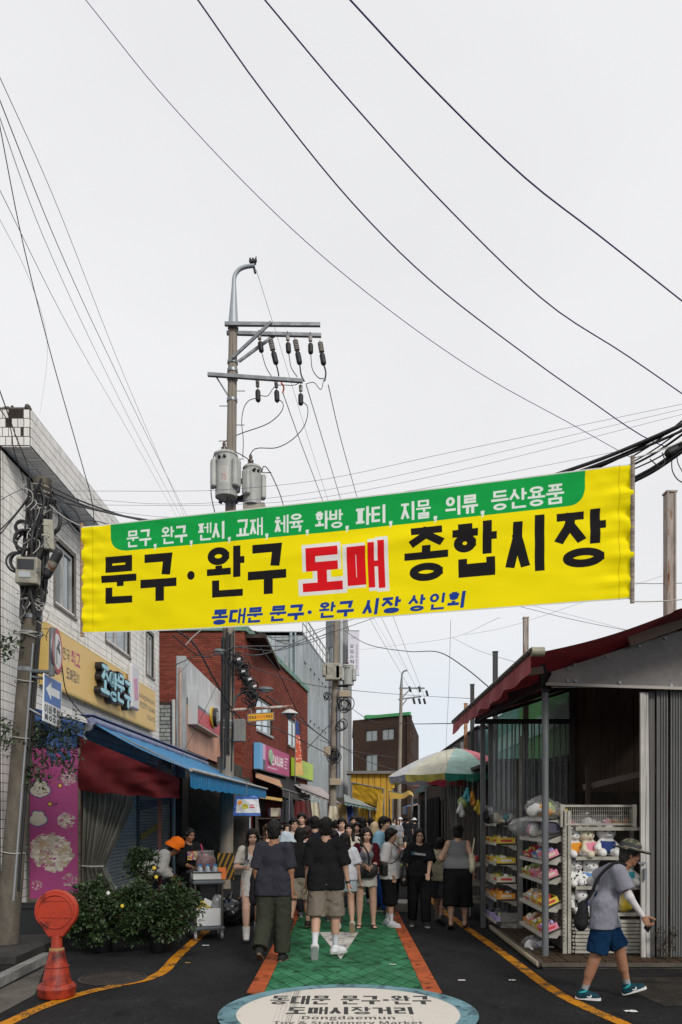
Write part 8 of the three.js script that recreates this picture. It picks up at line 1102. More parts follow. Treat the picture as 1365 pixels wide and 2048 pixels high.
// vendors behind the shrubs
{
const p=person('stooping vendor in an orange sun hat and white shirt with dark braces',{h:1.60,skin:'tan',pos:P(296,PY,12.6),face:B / 2 + 0.15,lean:0.72,headFwd:0.02,head:[0.1,0.45],hair:{burn:-0.03},legs:[[-0.15,0.1],[0.1,0.2]],arms:[[-0.22,0.86,0.44],[0.2,0.9,0.42]],group:'vendors at the stall',top:{color:[0.42,0.41,0.385],sleeve:1.75,loose:0.05,hem:-0.02,wide:1.2,amp:0.018,flat:true},bottom:{color:[0.03,0.035,0.05],len:1.9,loose:0.04},shoes:{color:[0.05,0.05,0.05]}});
p.add('sun_hat',nets([{c:V(0,0.075,-0.01),r:[0.098,0.085,0.112],k:0.03},{a:V(0,0.03,0),b:V(0,-0.04,-0.03),ra:0.13,rb:0.155,k:0.04}],0.009,{sub:[{c:V(0,-0.04,0.02),r:[0.11,0.11,0.13],k:0.01}],clip:(x,y)=>-0.045 - y,warp:(x,y,z)=>0.006*noise3.noise(x*18,y*12,z*18)}).applyMatrix4(p.HM),mat('orange hat cloth',[0.78,0.16,0.012],0.8));
p.add('brace',[-1,1].map((s)=>tube([p.waist.clone().add(V(s*0.09,-0.02,-0.14)),p.chest.clone().add(V(s*0.085,0.03,-0.155)),p.sh[s>0?1:0].clone().add(V(-s*0.09,0.075,-0.045)),p.sh[s>0?1:0].clone().add(V(-s*0.09,0.07,0.05))],0.018,20,6)),mat('dark brace',[0.03,0.03,0.04],0.8));
const q=person('vendor woman in black with a bright patchwork bib stirring a red drink jar',{h:1.60,fem:true,skin:'tan',pos:P(378,PY,12.9),face:0.75,head:[0.2,0.15],legs:[[0,0.05],[0,0.05]],arms:[[-0.12,1.05,0.3],[0.16,1.24,0.30]],grip:[1,1],thick:1.1,belly:true,group:'vendors at the stall',top:{color:[0.012,0.012,0.013],sleeve:1.5,loose:0.05,hem:-0.1},bottom:{kind:'skirt',color:[0.011,0.011,0.012],len:0.6,flare:0.22},hair:{burn:-0.05,len:0.05,side:0.8},shoes:{color:[0.03,0.03,0.03]}});
const bib=sheet(12,8,(u,v)=>{const x=(u - 0.5)*0.24;return V(q.chest.x + x,q.chest.y + 0.07 - v*0.14,q.chest.z + 0.185 - Math.abs(x)*0.25);});q.add('patchwork_bib',keepUV(bib),printed(96,64,(c,w,h)=>{seed=44;for(let y=0;y<h;y +=8)for(let x=0;x<w;x +=8){c.fillStyle=pick(['#c23a5a','#2f7f6a','#d8a92e','#3c5aa8','#b8b0a0','#7a3a8a','#d06a2a','#c9c4b8']);c.fillRect(x,y,8,8);}},0.9));
const jar=P(412,1719,12.3),j=thing('drink_jar','large clear jar of red drink with a ladle beside the vendor woman','jar',[jar.x,jar.y - 0.16,jar.z]);mesh('jar',lathe([[0,0],[0.13,0],[0.15,0.03],[0.155,0.16],[0.125,0.23],[0.12,0.27],[0.13,0.28],[0.13,0.30]],28),mat('jar plastic',[0.75,0.72,0.72],0.12,{transmission:0.85,thickness:0}),j);mesh('drink',lathe([[0,0.006],[0.124,0.006],[0.144,0.03],[0.149,0.15],[0.12,0.215],[0,0.215]],28),mat('red drink',[0.22,0.012,0.022],0.2),j);mesh('ladle',rod(V(-0.02,0.15,0),V(-0.07,0.40,0.02),0.012),mat('pink ladle',[0.5,0.06,0.14],0.4),j);
const st=thing('folding_table','small dark folding table carrying the red drink jar','table',[jar.x,0,jar.z]);mesh('top',box(0.5,0.03,0.5,0,jar.y - 0.177,0),darkMetal,st);for(const x of[-0.2,0.2])for(const z of[-0.2,0.2])mesh('leg',beam(V(x,0,z),V(x,jar.y - 0.195,z),0.025,0.025),darkMetal,st);
}

// ---------------------------------------------------------------- trolley, shrubs, orange post
{
const Z=11.7,x0=xAt(381,Z),x1=xAt(440,Z),o=thing('service_trolley','grey service trolley on casters with a white tub, parked on the yellow line','trolley',[(x0 + x1)/ 2,0,-Z - 0.15],0.28);const w=0.46,d=0.62,gm=mat('grey trolley plastic',[0.075,0.085,0.095],0.5);
for(const y of[0.17,0.84]){const sh=mesh('deck',rbox(w,0.05,d,0.015,0,y,0),gm,o);mesh('deck_tray',box(w - 0.06,0.01,d - 0.06,0,y + 0.03,0),gm,sh);}
for(const x of[-1,1])for(const z of[-1,1]){mesh('post',rod(V(x*(w / 2 - 0.035),0.19,z*(d / 2 - 0.035)),V(x*(w / 2 - 0.035),0.82,z*(d / 2 - 0.035)),0.017),mat('bronze post',[0.10,0.09,0.078],0.4,{metalness:0.5}),o);const c=mesh('caster',[xf(cyl(0.05,0.05,0.03,0,0,0,0,0,0,20),x*(w / 2 - 0.04),0.052,z*(d / 2 - 0.05),0,0,Math.PI / 2)],mat('grey caster tyre',[0.26,0.26,0.26],0.6),o);mesh('fork',[box(0.045,0.06,0.03,x*(w / 2 - 0.04),0.115,z*(d / 2 - 0.04)),box(0.006,0.07,0.03,x*(w / 2 - 0.04)+ 0.02,0.075,z*(d / 2 - 0.045)),box(0.006,0.07,0.03,x*(w / 2 - 0.04)- 0.02,0.075,z*(d / 2 - 0.045))],steel,c);}
mesh('handle',tube([V(w / 2 - 0.04,0.84,-d / 2),V(w / 2 - 0.04,0.92,-d / 2 - 0.08),V(-w / 2 + 0.04,0.92,-d / 2 - 0.08),V(-w / 2 + 0.04,0.84,-d / 2)],0.014),steel,o);
const M=o.matrix.clone().compose(o.position,o.quaternion,V(1,1,1)),W=(x,y,z)=>V(x,y,z).applyMatrix4(M);
const put=(name,label,cat,x,y,z,turn=0,g)=>thing(name,label,cat,W(x,y,z),0.28 + turn,g);
const fo=put('white_tub','white foam tub on the lower deck of the trolley','tub',0.02,0.206,0.06);mesh('tub',[box(0.37,0.25,0.012,0,0.125,0.17),box(0.37,0.25,0.012,0,0.125,-0.17),box(0.012,0.25,0.328,-0.18,0.125,0),box(0.012,0.25,0.328,0.18,0.125,0),box(0.346,0.012,0.328,0,0.008,0)],mat('white foam',[0.60,0.61,0.62],0.8),fo);
const cb=put('clear_bag','crumpled clear plastic bag standing in the white tub','bag',0.1,0.40,0.06);mesh('film',nets([{a:V(0,-0.1,0),b:V(0.05,0.16,0),ra:0.07,rb:0.08,k:0.03}],0.016,{warp:(x,y,z)=>0.02*noise3.noise(x*22,y*12,z*22)}),mat('grey film',[0.5,0.52,0.54],0.25,{transmission:0.45,thickness:0}),cb);
const yb2=put('snack_packet','yellow and white snack packets tipped in the white tub','packet',-0.06,0.44,0.08);seed=6;mesh('packet',[0,1,2,3].map((i)=>rbox(0.12,0.16,0.025,0.01,rr(-0.08,0.08),rr(-0.05,0.07),rr(-0.05,0.06),rr(-0.6,0.6),rr(-0.5,0.5),rr(-1,1))).slice(0,2),pm([0.6,0.46,0.05],0.4),yb2);mesh('white_packet',[rbox(0.13,0.17,0.02,0.008,0.05,0.06,0.02,-0.4,0.3,-0.5)],pm([0.6,0.6,0.6],0.4),yb2);
const bt=put('bottle_tray','white tray on top of the trolley holding water bottles','tray',-0.02,0.876,0.04);mesh('tray',[box(0.40,0.09,0.01,0,0.055,0.21),box(0.40,0.09,0.01,0,0.055,-0.21),box(0.01,0.09,0.41,-0.195,0.055,0),box(0.01,0.09,0.41,0.195,0.055,0),box(0.38,0.01,0.41,0,0.008,0)],mat('white tray plastic',[0.56,0.56,0.55],0.5),bt);mesh('rim',[box(0.42,0.018,0.02,0,0.108,0.215),box(0.42,0.018,0.02,0,0.108,-0.215),box(0.02,0.018,0.41,-0.2,0.108,0),box(0.02,0.018,0.41,0.2,0.108,0)],darkMetal,bt);
const bo=mat('water bottle',[0.78,0.82,0.85],0.12,{transmission:0.7,thickness:0}),cap=mat('blue bottle cap',[0.03,0.20,0.46],0.4);for(let i=0;i<9;i++){const b=put('water_bottle','small clear water bottle with a blue cap standing in the trolley tray','bottle',-0.1 +(i % 3)*0.11,0.89,-0.09 + Math.floor(i / 3)*0.12,0,'water bottles in the trolley tray');mesh('bottle',lathe([[0,0],[0.03,0],[0.032,0.02],[0.032,0.13],[0.014,0.165],[0.014,0.178]],16),bo,b);mesh('cap',cyl(0.017,0.017,0.022,0,0.19,0,0,0,0,14),cap,b);}
const or=put('price_card','orange price card fixed to the trolley tray','card',0.2,0.93,0.24);mesh('card',box(0.11,0.17,0.006,0,0.04,0,-0.1),pm([0.72,0.17,0.03],0.6),or);
}
function leafy(n,place,len,m,parent,name='foliage'){// many small folded leaves
const pos=[],nor=[],col=[];const A=V(),Bv=V(),up=V();
for(let i=0;i<n;i++){
const{p,d}=place(i),L=len*rr(0.65,1.25),w=L*rr(0.55,0.72),dir=d.clone().normalize();up.set(rr(-0.5,0.5),1,rr(-0.5,0.5));A.crossVectors(dir,up).normalize();Bv.crossVectors(A,dir).normalize();
const q=(t,s,h)=>p.clone().addScaledVector(dir,L*t).addScaledVector(A,w*s).addScaledVector(Bv,L*h),base=q(0,0,0),mid=q(0.5,0,0.06),tip=q(1,0,-0.08),l1=q(0.28,-0.42,0.12),l2=q(0.66,-0.36,0.09),r1=q(0.28,0.42,0.12),r2=q(0.66,0.36,0.09);
const c=rr(0.6,1.35),cc=[c*rr(0.85,1.3),c,c*rr(0.7,1.1)];for(const t of[[base,mid,l1],[l1,mid,l2],[l2,mid,tip],[base,r1,mid],[r1,r2,mid],[r2,tip,mid]]){const nn=t[1].clone().sub(t[0]).cross(t[2].clone().sub(t[0])).normalize();for(const e of t){pos.push(e.x,e.y,e.z);nor.push(nn.x,nn.y,nn.z);col.push(...cc);}}
}
const g=new THREE.BufferGeometry();g.setAttribute('position',new THREE.Float32BufferAttribute(pos,3));g.setAttribute('normal',new THREE.Float32BufferAttribute(nor,3));g.setAttribute('color',new THREE.Float32BufferAttribute(col,3));const o=mesh(name,g,m,parent);o.userData.kind='stuff';return o;
}
const leafM=mat('shrub leaf',[0.028,0.058,0.019],0.42,{vertexColors:true,transmission:0.12,thickness:0});
const potM=mat('black plastic',[0.012,0.013,0.014],0.5);
function potPlant(label,px,py,w,h,n,lumps,potR=0.17){
const b=G(px,py),o=thing('potted_shrub',label,'shrub',b);seed=px*7 + 1;mesh('pot',lathe([[0,0.01],[potR*0.75,0.01],[potR,0.34],[potR*1.08,0.34],[potR*1.08,0.38],[potR*0.9,0.38],[potR*0.88,0.33],[0,0.33]],24),potM,o);
const st=[];for(let i=0;i<14;i++){const l=pick(lumps);st.push(tube([V(rr(-0.05,0.05),0.32,rr(-0.05,0.05)),V(l[0]*0.4 + rr(-0.05,0.05),0.32 +(l[1]- 0.32)*0.5,l[2]*0.4),V(l[0]+ rr(-0.1,0.1),l[1]+ rr(-0.1,0.1),l[2]+ rr(-0.1,0.1))],0.008,10,5));}mesh('stem',st,mat('shrub stem',[0.06,0.045,0.03],0.9),o);
leafy(n,()=>{const l=pick(lumps),a=rnd()*6.283,e=Math.acos(rr(-0.85,1)),q=V(Math.sin(e)*Math.cos(a),Math.cos(e),Math.sin(e)*Math.sin(a)),r=Math.pow(rnd(),0.38);return{p:V(l[0]+ q.x*l[3]*r,l[1]+ q.y*l[3]*0.85*r,l[2]+ q.z*l[3]*r),d:q.clone().add(V(rr(-0.6,0.6),rr(-0.3,0.5),rr(-0.6,0.6)))};},0.058,leafM,o);return o;
}
const sprigs=(n,w,lo,hi)=>{const l=[];for(let i=0;i<n;i++){const a=rnd()*6.283,r=Math.sqrt(rnd())*w,y=lo +(hi - lo)*Math.pow(rnd(),0.7)*(1 - 0.35*(r / w)*(r / w));l.push([Math.cos(a)*r,y,Math.sin(a)*r*0.6 + 0.08,rr(0.07,0.17)]);}return l;};
seed=71;potPlant('broad green shrub in a black pot behind the orange post',205,1903,1,1,5600,sprigs(46,0.54,0.10,0.95));
potPlant('large glossy green shrub spilling over its pot next to the trolley',322,1903,1,1,6400,sprigs(50,0.52,0.10,1.02));
potPlant('upright shrub in the back row of pots in front of the stooping vendor',290,1880,1,1,1100,sprigs(12,0.22,0.85,1.32));
for(const[px,py,c]of[[217,1786,C3.white],[245,1812,C3.yellow],[309,1736,C3.yellow],[313,1754,C3.yellow]]){const p=P(px,py,9.95);const f=thing('blossom',`${c === C3.white ? 'white' : 'yellow'} blossom among the shrub leaves`,'flower',p,0,c===C3.white?undefined:'yellow blossoms on the shrubs');for(let k=0;k<5;k++)mesh('petal',ball(0.012,Math.cos(k*1.257)*0.012,Math.sin(k*1.257)*0.012,0,1,1,0.35,8),pm(c,0.8),f);}
{// creeper on the leaning pole
const o=thing('creeper','green creeper hanging around the leaning pole and below the blue sign','creeper',[0,0,0]);seed=31;const seg=[[[150,1440],[120,1455],[85,1470],[62,1500]],[[62,1490],[100,1500],[130,1530],[148,1545]],[[62,1530],[80,1545],[75,1560]],[[-5,1300],[15,1290],[35,1275]],[[-5,1440],[10,1460],[8,1500]],[[70,1470],[95,1450],[140,1430]],[[90,1480],[125,1470],[158,1462]],[[110,1500],[135,1490],[150,1505]]],st=[];const pts=seg.map((s)=>curve(s.map(([x,y])=>P(x,y,10.45 + 0.004*x))));pts.forEach((c)=>st.push(new THREE.TubeGeometry(c,16,0.006,5)));mesh('vine',st,mat('shrub stem',[0.06,0.045,0.03],0.9),o);leafy(1300,()=>{const c=pick(pts),p=c.getPoint(rnd()).add(V(rr(-0.14,0.14),rr(-0.15,0.12),rr(-0.1,0.12)));return{p,d:V(rr(-1,1),rr(-1,0.3),rr(-0.3,1))};},0.062,leafM,o);
}
{const b=G(1346,1938),o=thing('dry_weed','small dark dry weed growing at the foot of the ribbed shutter','weed',[b.x,0,-9.6]);seed=8;mesh('stem',[0,1,2,3].map((i)=>tube([V(0,0,0),V(rr(-0.05,0.05),0.2,0.02),V(rr(-0.12,0.12),rr(0.3,0.5),0.03)],0.004,10,5)),mat('shrub stem',[0.06,0.045,0.03],0.9),o);leafy(90,()=>({p:V(rr(-0.12,0.12),rr(0.03,0.48),rr(-0.02,0.06)),d:V(rr(-1,1),rr(-1,0.6),rr(-0.2,1))}),0.05,mat('dry leaf',[0.045,0.04,0.033],0.8,{vertexColors:true}),o);}
{// orange plastic post
const b=G(114,1994),o=thing('plastic_delineator','orange plastic traffic post with a rounded paddle top beside the yellow line','traffic post',b);const m=mat('weathered orange plastic',[0.42,0.036,0.011],0.5,{tex:'paint',size:1.7,bump:0.0012,bumpSize:0.15});
const base=nets([{a:V(0,0.09,0),b:V(0,0.46,0),ra:0.155,rb:0.075,k:0.02},{a:V(0,0.015,0),b:V(0,0.115,0),ra:0.178,rb:0.178,k:0.01}].slice(0,1),0.01,{clip:(x,y,z)=>Math.max(0.10 - y,y - 0.475)});
mesh('cone',base,m,o);mesh('foot',lathe([[0,0.0],[0.165,0.0],[0.178,0.02],[0.18,0.085],[0.186,0.09],[0.186,0.112],[0.172,0.118],[0.168,0.135],[0.155,0.14],[0,0.14]],40),m,o);mesh('seam',[box(0.006,0.32,0.01,0.0,0.30,0.135,-0.25),xf(new THREE.TorusGeometry(0.118,0.004,6,40),0,0.31,0,Math.PI / 2)],m,o);
mesh('neck',lathe([[0.066,0.465],[0.068,0.475],[0.055,0.49],[0.052,0.58],[0.05,0.62]],28),m,o);mesh('tape',lathe([[0.070,0.462],[0.074,0.466],[0.072,0.488],[0.062,0.494]],28),mat('tan tape',[0.26,0.17,0.07],0.7),o);
const ol=new THREE.Shape();const r=0.2,cy=0.86;for(let i=0;i<=36;i++){const a=-0.52 + i / 36*(Math.PI + 1.04);ol[i?'lineTo':'moveTo'](Math.cos(a)*r,cy + Math.sin(a)*r);}ol.lineTo(-0.065,0.615);ol.lineTo(0.065,0.615);ol.closePath();
const slot=new THREE.Path();slot.moveTo(-0.075,1.005);slot.quadraticCurveTo(0,1.035,0.075,1.005);slot.lineTo(0.068,0.988);slot.quadraticCurveTo(0,1.005,-0.068,0.988);slot.closePath();ol.holes.push(slot);const hole=new THREE.Path();hole.absellipse(0,0.675,0.026,0.018,0,7);ol.holes.push(hole);
mesh('paddle',new THREE.ExtrudeGeometry(ol,{depth:0.055,bevelEnabled:true,bevelSize:0.012,bevelThickness:0.012,bevelSegments:3,curveSegments:12}).translate(0,0,-0.0275),m,o);
mesh('paddle_rib',[tube(Array.from({length:30},(_,i)=>{const a=-0.45 + i / 29*(Math.PI + 0.9);return V(Math.cos(a)*0.172,cy - 0.005 + Math.sin(a)*0.165,0.042);}).concat([V(-0.06,0.70,0.042),V(0.06,0.70,0.042),V(0.15,0.78,0.042)]),0.007,120,6),box(0.33,0.008,0.01,0,0.80,0.041),box(0.30,0.008,0.01,0,0.965,0.041)],m,o);
}
// printed bag hanging at the end of the blue awning
{const o=thing('printed_bag','white and blue printed plastic bag hanging below the blue awning','bag',P(494,1592,14.5));mesh('bag',keepUV((()=>{const g=sheet(14,12,(u,v)=>V((u - 0.5)*(0.40 + 0.1*v),-v*0.36,0.06*Math.sin(Math.PI*u)+ 0.02*noise3.noise(u*6,v*6,1)),0.02);return g;})()),printed(200,180,(c,w,h)=>{c.fillStyle='#c9cbd0';c.fillRect(0,0,w,h);c.fillStyle='#3f62a8';c.fillRect(0,0,w,26);c.fillRect(0,0,20,h);c.fillRect(0,150,w,30);c.fillStyle='#b0a83c';c.beginPath();c.arc(90,84,26,0,7);c.fill();c.fillStyle='#c2455a';c.fillRect(124,70,40,12);c.fillRect(130,92,30,10);c.fillStyle='#d98a2e';c.beginPath();c.arc(46,118,20,0,7);c.fill();},0.4),o);mesh('hook',rod(V(0,-0.02,0),V(0,0.25,0),0.006),steel,o);mesh('striped_pole',rod(V(0.06,-0.36,0.02),V(0.06,-0.95,0.02),0.012),pm([0.35,0.45,0.52],0.5),o);}
// ---------------------------------------------------------------- stalls further down both sides
function awning(parent,a,b,c,d,m,vm,drop=0.2){mesh('awning_fabric',sheet(16,4,(u,v)=>{const p=a.clone().lerp(b,u).lerp(d.clone().lerp(c,u),v);p.y -=0.05*Math.sin(Math.PI*v);return p;}),m,parent);mesh('valance',sheet(60,3,(u,v)=>{const p=d.clone().lerp(c,u);p.y -=v*(drop + 0.03*Math.sin(u*70));p.x +=0.02*v*Math.sin(u*50);return p;}),vm||m,parent);mesh('front_bar',rod(d,c,0.03),steel,parent);}
const fab=(key,c,tr=0.25)=>mat('fabric ' + key,c,0.8,{transmission:tr,thickness:0,tex:'weave',size:0.9});
{
const s1=thing('market_stall','stall under a black awning below the magenta sign','stall');awning(s1,Fp(30.2,3.6),Fp(40,3.7),V(-1.85,2.75,-39),P(565,1578,29.5),fab('black',[0.022,0.022,0.024],0.05),fab('checked',[0.10,0.085,0.08],0.1),0.28);
mesh('inner_sheet',quadUV(P(512,1555,29.8),P(566,1575,28.8),P(560,1560,29.8),P(512,1545,30.2)),pm([0.42,0.24,0.15],0.8),s1);
mesh('back',[bx(-3.95,-3.85,0,3.6,-29.2,-24)],interiorDark,s1);parts('post',[rod(V(-2.2,0,-29.6),V(-2.2,2.7,-29.6),0.03),rod(V(-1.9,0,-38.6),V(-1.9,2.75,-38.6),0.03)],steel,s1);mesh('goods_shelf',[bx(-3.4,-2.5,1.0,1.05,-38,-30),bx(-3.4,-2.5,1.7,1.75,-38,-30),bx(-3.5,-3.4,0,2.6,-38,-30)],interiorDark,s1);mesh('light_fringe',sheet(40,2,(u,v)=>{const p=P(519,1590,27).lerp(P(565,1597,27),u);p.y -=v*(0.08 + 0.03*Math.abs(Math.sin(u*26)));return p;}),pm([0.62,0.42,0.16],0.8),s1);
const s2=thing('market_stall','stall under a long white and pink awning beyond the black one','stall');awning(s2,Fp(38.5,3.5),V(-1.6,3.5,-47),P(690,1605,36).setZ(-44).setX(-0.3),P(600,1578,34).setX(-2.0),fab('white pink',[0.56,0.47,0.46]),null,0.12);mesh('post',rod(V(-1.75,0,-36),V(-1.75,2.9,-36),0.03),steel,s2);mesh('back',bx(-2.4,-2.3,0,3.3,-47,-38),interiorDark,s2);
const s3=thing('market_stall','stall under a grey and mint striped awning before the yellow cloth','stall');awning(s3,P(688,1588,40),P(720,1600,46),P(757,1618,42),P(690,1604,33),fab('grey mint',[0.34,0.39,0.37]),fab('mint',[0.28,0.50,0.46]),0.1);mesh('post',rod(P(740,1620,37).setY(0),P(740,1618,37),0.03),steel,s3);mesh('back',bx(-1.2,0.6,0,2.6,-46.2,-46),interiorDark,s3);
const yel=mat('yellow tarpaulin',[0.62,0.36,0.012],0.6,{tex:'weave',size:1.2,transmission:0.15,thickness:0});
const y1=thing('yellow_tarpaulin','bright yellow tarpaulin draped over a stall front with a hanging strip','tarpaulin');mesh('sheet',sheet(24,12,(u,v)=>{const p=P(704,1566,41).lerp(P(768,1579,40),u);p.y -=v*(0.75 + 0.25*u);p.z +=0.08*noise3.noise(u*7,v*4,3);return p;}),yel,y1);mesh('strip',sheet(6,16,(u,v)=>{const p=P(757,1585,39.8).lerp(P(769,1587,39.8),u);p.y -=v*1.6;p.x -=0.16*v;p.z +=0.05*noise3.noise(u*4,v*6,2);return p;}),yel,y1);mesh('rail',rod(P(703,1565,41),P(769,1578,40),0.03),steel,y1);parts('post',[rod(P(704,1565,41).setY(0),P(704,1565,41),0.04),rod(P(768,1578,40).setY(0),P(768,1578,40),0.04)],steel,y1);
const y2=thing('yellow_shed','yellow panelled shed below the brown brick house','shed');const yp=mat('yellow panel',[0.55,0.30,0.012],0.6,{tex:'streak',size:3});const q0=P(702,1620,58).setY(0),q1=P(786,1620,58).setY(0);for(let i=0;i<7;i++){const a=q0.x +(q1.x - q0.x)*i / 7,b=q0.x +(q1.x - q0.x)*(i + 1)/ 7;mesh('panel',bx(a + 0.02,b - 0.02,0.6,4.9,-58.1,-58),yp,y2);}mesh('roof',bx(q0.x - 0.3,q1.x + 0.4,4.9,5.1,-60,-57.6),mat('grey roof',[0.18,0.17,0.16],0.8),y2);mesh('frame',bx(q0.x,q1.x,0,4.88,-58.25,-58.12),interiorDark,y2);
const y3=thing('yellow_awning','yellow scalloped awning beside the far pole','awning');mesh('fabric',sheet(20,4,(u,v)=>{const p=P(778,1583,52).lerp(P(826,1590,50),u);p.y -=v*(0.5 - 0.25*u);p.z +=v*1.0;p.y +=0.25*Math.exp(-Math.pow((u - 0.85)*6,2));return p;}),yel,y3);mesh('bar',rod(P(778,1583,52),P(826,1590,50),0.04),steel,y3);parts('post',[rod(P(779,1583,52).setY(0),P(779,1583,52),0.05),rod(P(825,1590,50).setY(0),P(825,1590,50),0.05)],steel,y3);
const v1=thing('vertical_sign','narrow yellow vertical sign with black marks by the far pole','sign');mesh('board',quadUV(P(783,1577,55),P(790,1577,55),P(790,1546,55),P(783,1546,55),0.1),printed(40,150,(c,w,h)=>{c.fillStyle='#22201c';c.fillRect(0,0,w,h);c.fillStyle='#dba91c';c.fillRect(4,4,w - 8,h - 8);[...'문구완'].forEach((ch,i)=>hangul(c,ch,9,14 + i*44,22,32,5,{color:'#22201c'}));},0.5),v1);mesh('post',rod(P(786,1577,55.1).setY(0),P(786,1577,55.1),0.05),steel,v1);
// far stalls on the other side
const k2=thing('market_stall','stall with a dark teal striped awning beyond the parasol','stall');mesh('awning_fabric',sheet(24,4,(u,v)=>{const a=P(897,1552,27).lerp(P(848,1560,33),u),d=P(894,1574,26).lerp(P(826,1588,32),u);return a.lerp(d,v);}),printed(256,32,(c,w,h)=>{for(let i=0;i<32;i++){c.fillStyle=i % 2?'#16504a':'#23323a';c.fillRect(i*8,0,8,h);}},0.7),k2);mesh('body',[bx(2.95,6,0,2.9,-33,-24),bx(2.9,2.95,2.3,2.9,-33,-24)],interiorDark,k2);parts('post',[rod(V(2.5,0,-25.6),V(2.5,2.7,-25.6),0.04)],steel,k2);mesh('front_curtain',sheet(30,6,(u,v)=>V(2.75 + 0.06*Math.sin(u*40),2.4 - v*2.2,-24.2 - u*6)),mat('dark curtain',[0.016,0.017,0.02],0.8),k2);mesh('blue_screen',bx(2.6,2.64,1.9,2.2,-38.5,-36),pm([0.02,0.09,0.3],0.3),k2);
const ls=thing('brand_sign','pink and white shop sign with block letters beyond the parasol','shop sign');const l0=P(824,1575,36),l1=P(851,1571,34.5),l2=P(851,1558,34.5),l3=P(824,1560,36);mesh('face',quadUV(l0,l1,l2,l3,0.12),printed(160,72,(c,w,h)=>{c.fillStyle='#c55a68';c.fillRect(0,0,w,h);c.fillStyle='#e8e4e0';c.fillRect(8,14,w - 16,46);c.fillStyle='#b8323a';c.font='bold 44px sans-serif';c.fillText('LEGO',16,53);},0.5),ls);mesh('post',rod(P(838,1574,35.4).setY(0),P(838,1574,35.4),0.05),steel,ls);
const far=thing('market_stall','row of dark far stalls with small pale awnings at the street bend','stall');mesh('body',[bx(5.3,8,0,3.2,-66,-44),bx(-1,1.0,0,3.2,-72,-58.5)],interiorDark,far);[[6.2,46,[0.4,0.15,0.1]],[6.6,52,[0.42,0.30,0.26]],[7.2,60,[0.1,0.2,0.34]]].forEach(([x,z,c])=>mesh('awning_fabric',sheet(4,2,(u,v)=>V(5.4 - v*1.1,2.9 - v*0.4,-z - u*5)),pm(c,0.8),far));[[2.9,54,[0.42,0.33,0.28]],[3.2,62,[0.45,0.42,0.40]]].forEach(([x,z,c])=>mesh('awning_fabric',sheet(4,2,(u,v)=>V(1.2 + v*1.2,2.9 - v*0.4,-z - u*5)),pm(c,0.8),far));
}
// goods hanging and shelved in the side stalls: each a thing of its own
seed=555;[[-3.0,1.06,-30.5,-37],[-3.0,1.76,-30.5,-37]].forEach(([x,y,z0,z1])=>{for(let i=0;i<9;i++){const z=z0 +(z1 - z0)*i / 9 - rr(0,0.2),c=pick([C3.red,C3.pink,C3.cream,C3.orange,C3.lilac,C3.white]);tag(mesh('toy_box',rbox(0.34,rr(0.2,0.42),0.4,0.02,x + rr(-0.1,0.25),y + 0.2,z),pm(c,0.6)),'small coloured toy box on the shelves under the black awning','toy box','toy boxes under the black awning');}});
[[668,1612,34,C3.cream],[684,1608,35,[0.25,0.17,0.08]],[697,1612,36,C3.navy],[576,1600,30,[0.05,0.052,0.06]],[600,1602,31,[0.13,0.03,0.03]],[612,1600,31.5,[0.10,0.05,0.05]],[629,1605,33,C3.cream]].forEach(([px,py,Z,c],i)=>{const o=thing('hanging_garment','garment hanging on the rail under a side stall awning','garment',P(px,py,Z),0,'garments hanging in the side stalls');mesh('cloth',sheet(8,8,(u,v)=>V((u - 0.5)*(0.36 + 0.2*v),-v*0.85,0.05*Math.sin(u*14 + i)),0.02),pm(c,0.9),o);mesh('hanger',tube([V(-0.18,0,0),V(0,0.08,0),V(0.18,0,0)],0.008),steel,o);});
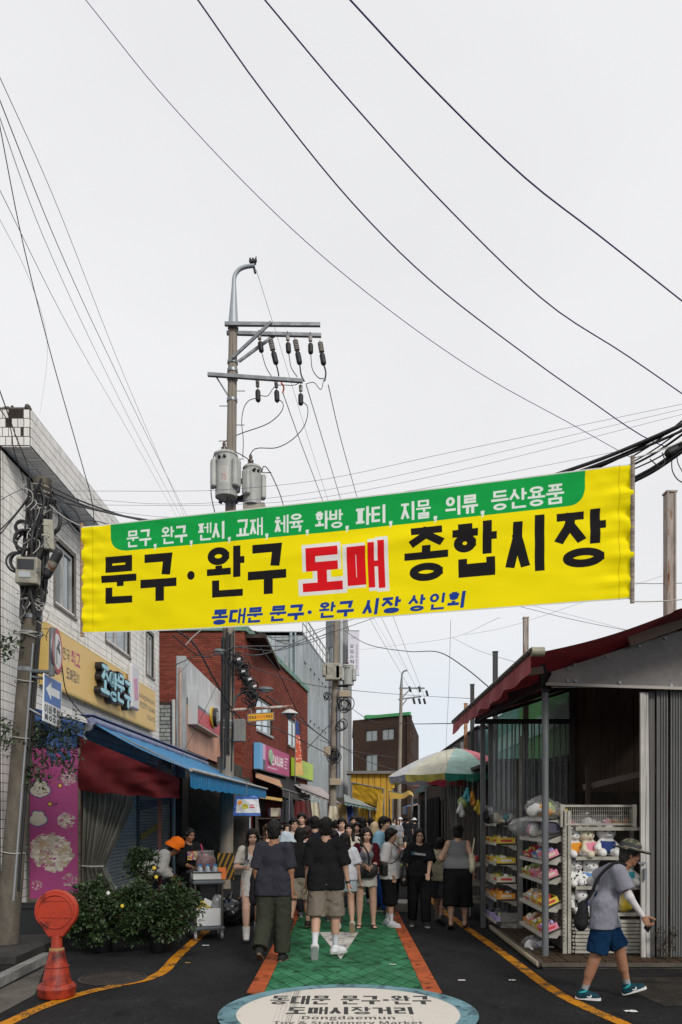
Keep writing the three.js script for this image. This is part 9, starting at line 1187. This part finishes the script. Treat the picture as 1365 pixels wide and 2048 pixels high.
{// dark bin bags and striped board behind the trolley
const p=P(462,1770,13.4);for(let i=0;i<3;i++){const o=thing('bin_bag','shiny black bin bag slumped behind the trolley','bin bag',[p.x + i*0.22 - 0.2,0.02,p.z +(i % 2)*0.3],i,'black bin bags behind the trolley');mesh('bag',nets([{c:V(0,0.2,0),r:[0.24,0.22,0.22],k:0.03},{a:V(0,0.35,0),b:V(0.04,0.5,0),ra:0.08,rb:0.03,k:0.05}],0.022,{warp:(x,y,z)=>0.03*noise3.noise(x*12,y*12,z*12),clip:(x,y)=>0.0 - y}),mat('bin bag film',[0.01,0.01,0.011],0.22),o);mesh('knot',ball(0.035,0.04,0.5,0),mat('bin bag film',[0.01,0.01,0.011],0.22),o);}
const b=thing('hazard_board','yellow and black striped hazard board standing behind the bin bags','board',[xAt(452,16.4),0,-16.4]);mesh('board',quadUV(V(-0.17,0.5,0),V(0.17,0.5,0),V(0.17,1.05,0),V(-0.17,1.05,0),0.03),printed(128,160,(c,w,h)=>{c.fillStyle='#1a1916';c.fillRect(0,0,w,h);c.fillStyle='#8f6a14';for(let i=-6;i<8;i++){c.beginPath();c.moveTo(i*40,h);c.lineTo(i*40 + 18,h);c.lineTo(i*40 + 108,0);c.lineTo(i*40 + 90,0);c.fill();}},0.7),b);mesh('foot',[box(0.05,1.02,0.03,-0.12,0.51,-0.05),box(0.05,1.02,0.03,0.12,0.51,-0.05)],darkMetal,b);
const t2=thing('goods_table','small table of green toys beside the lane behind the printed T-shirt woman','table',[P(808,1633,15.4).x,0,-15.4]);mesh('top',box(0.5,0.04,0.8,0,0.78,0),rackM,t2);for(const x of[-0.2,0.2])for(const z of[-0.35,0.35])mesh('leg',rod(V(x,0,z),V(x,0.76,z),0.015),steel,t2);mesh('base_box',box(0.44,0.16,0.7,0,0.08,0),rackM,t2);for(let i=0;i<5;i++)tag(mesh('toy',rbox(0.12,0.08,0.12,0.03,t2.position.x + rr(-0.18,0.18),0.84,-15.15 - i*0.12),pm(pick([[0.1,0.42,0.06],C3.lime,C3.white]),0.4)),'small green or white toy on the table beside the lane','toy','toys on the lane table');
}

scene.traverse((o)=>{if(o.isMesh)o.castShadow=o.receiveShadow=true;});
renderer.render(scene,camera);
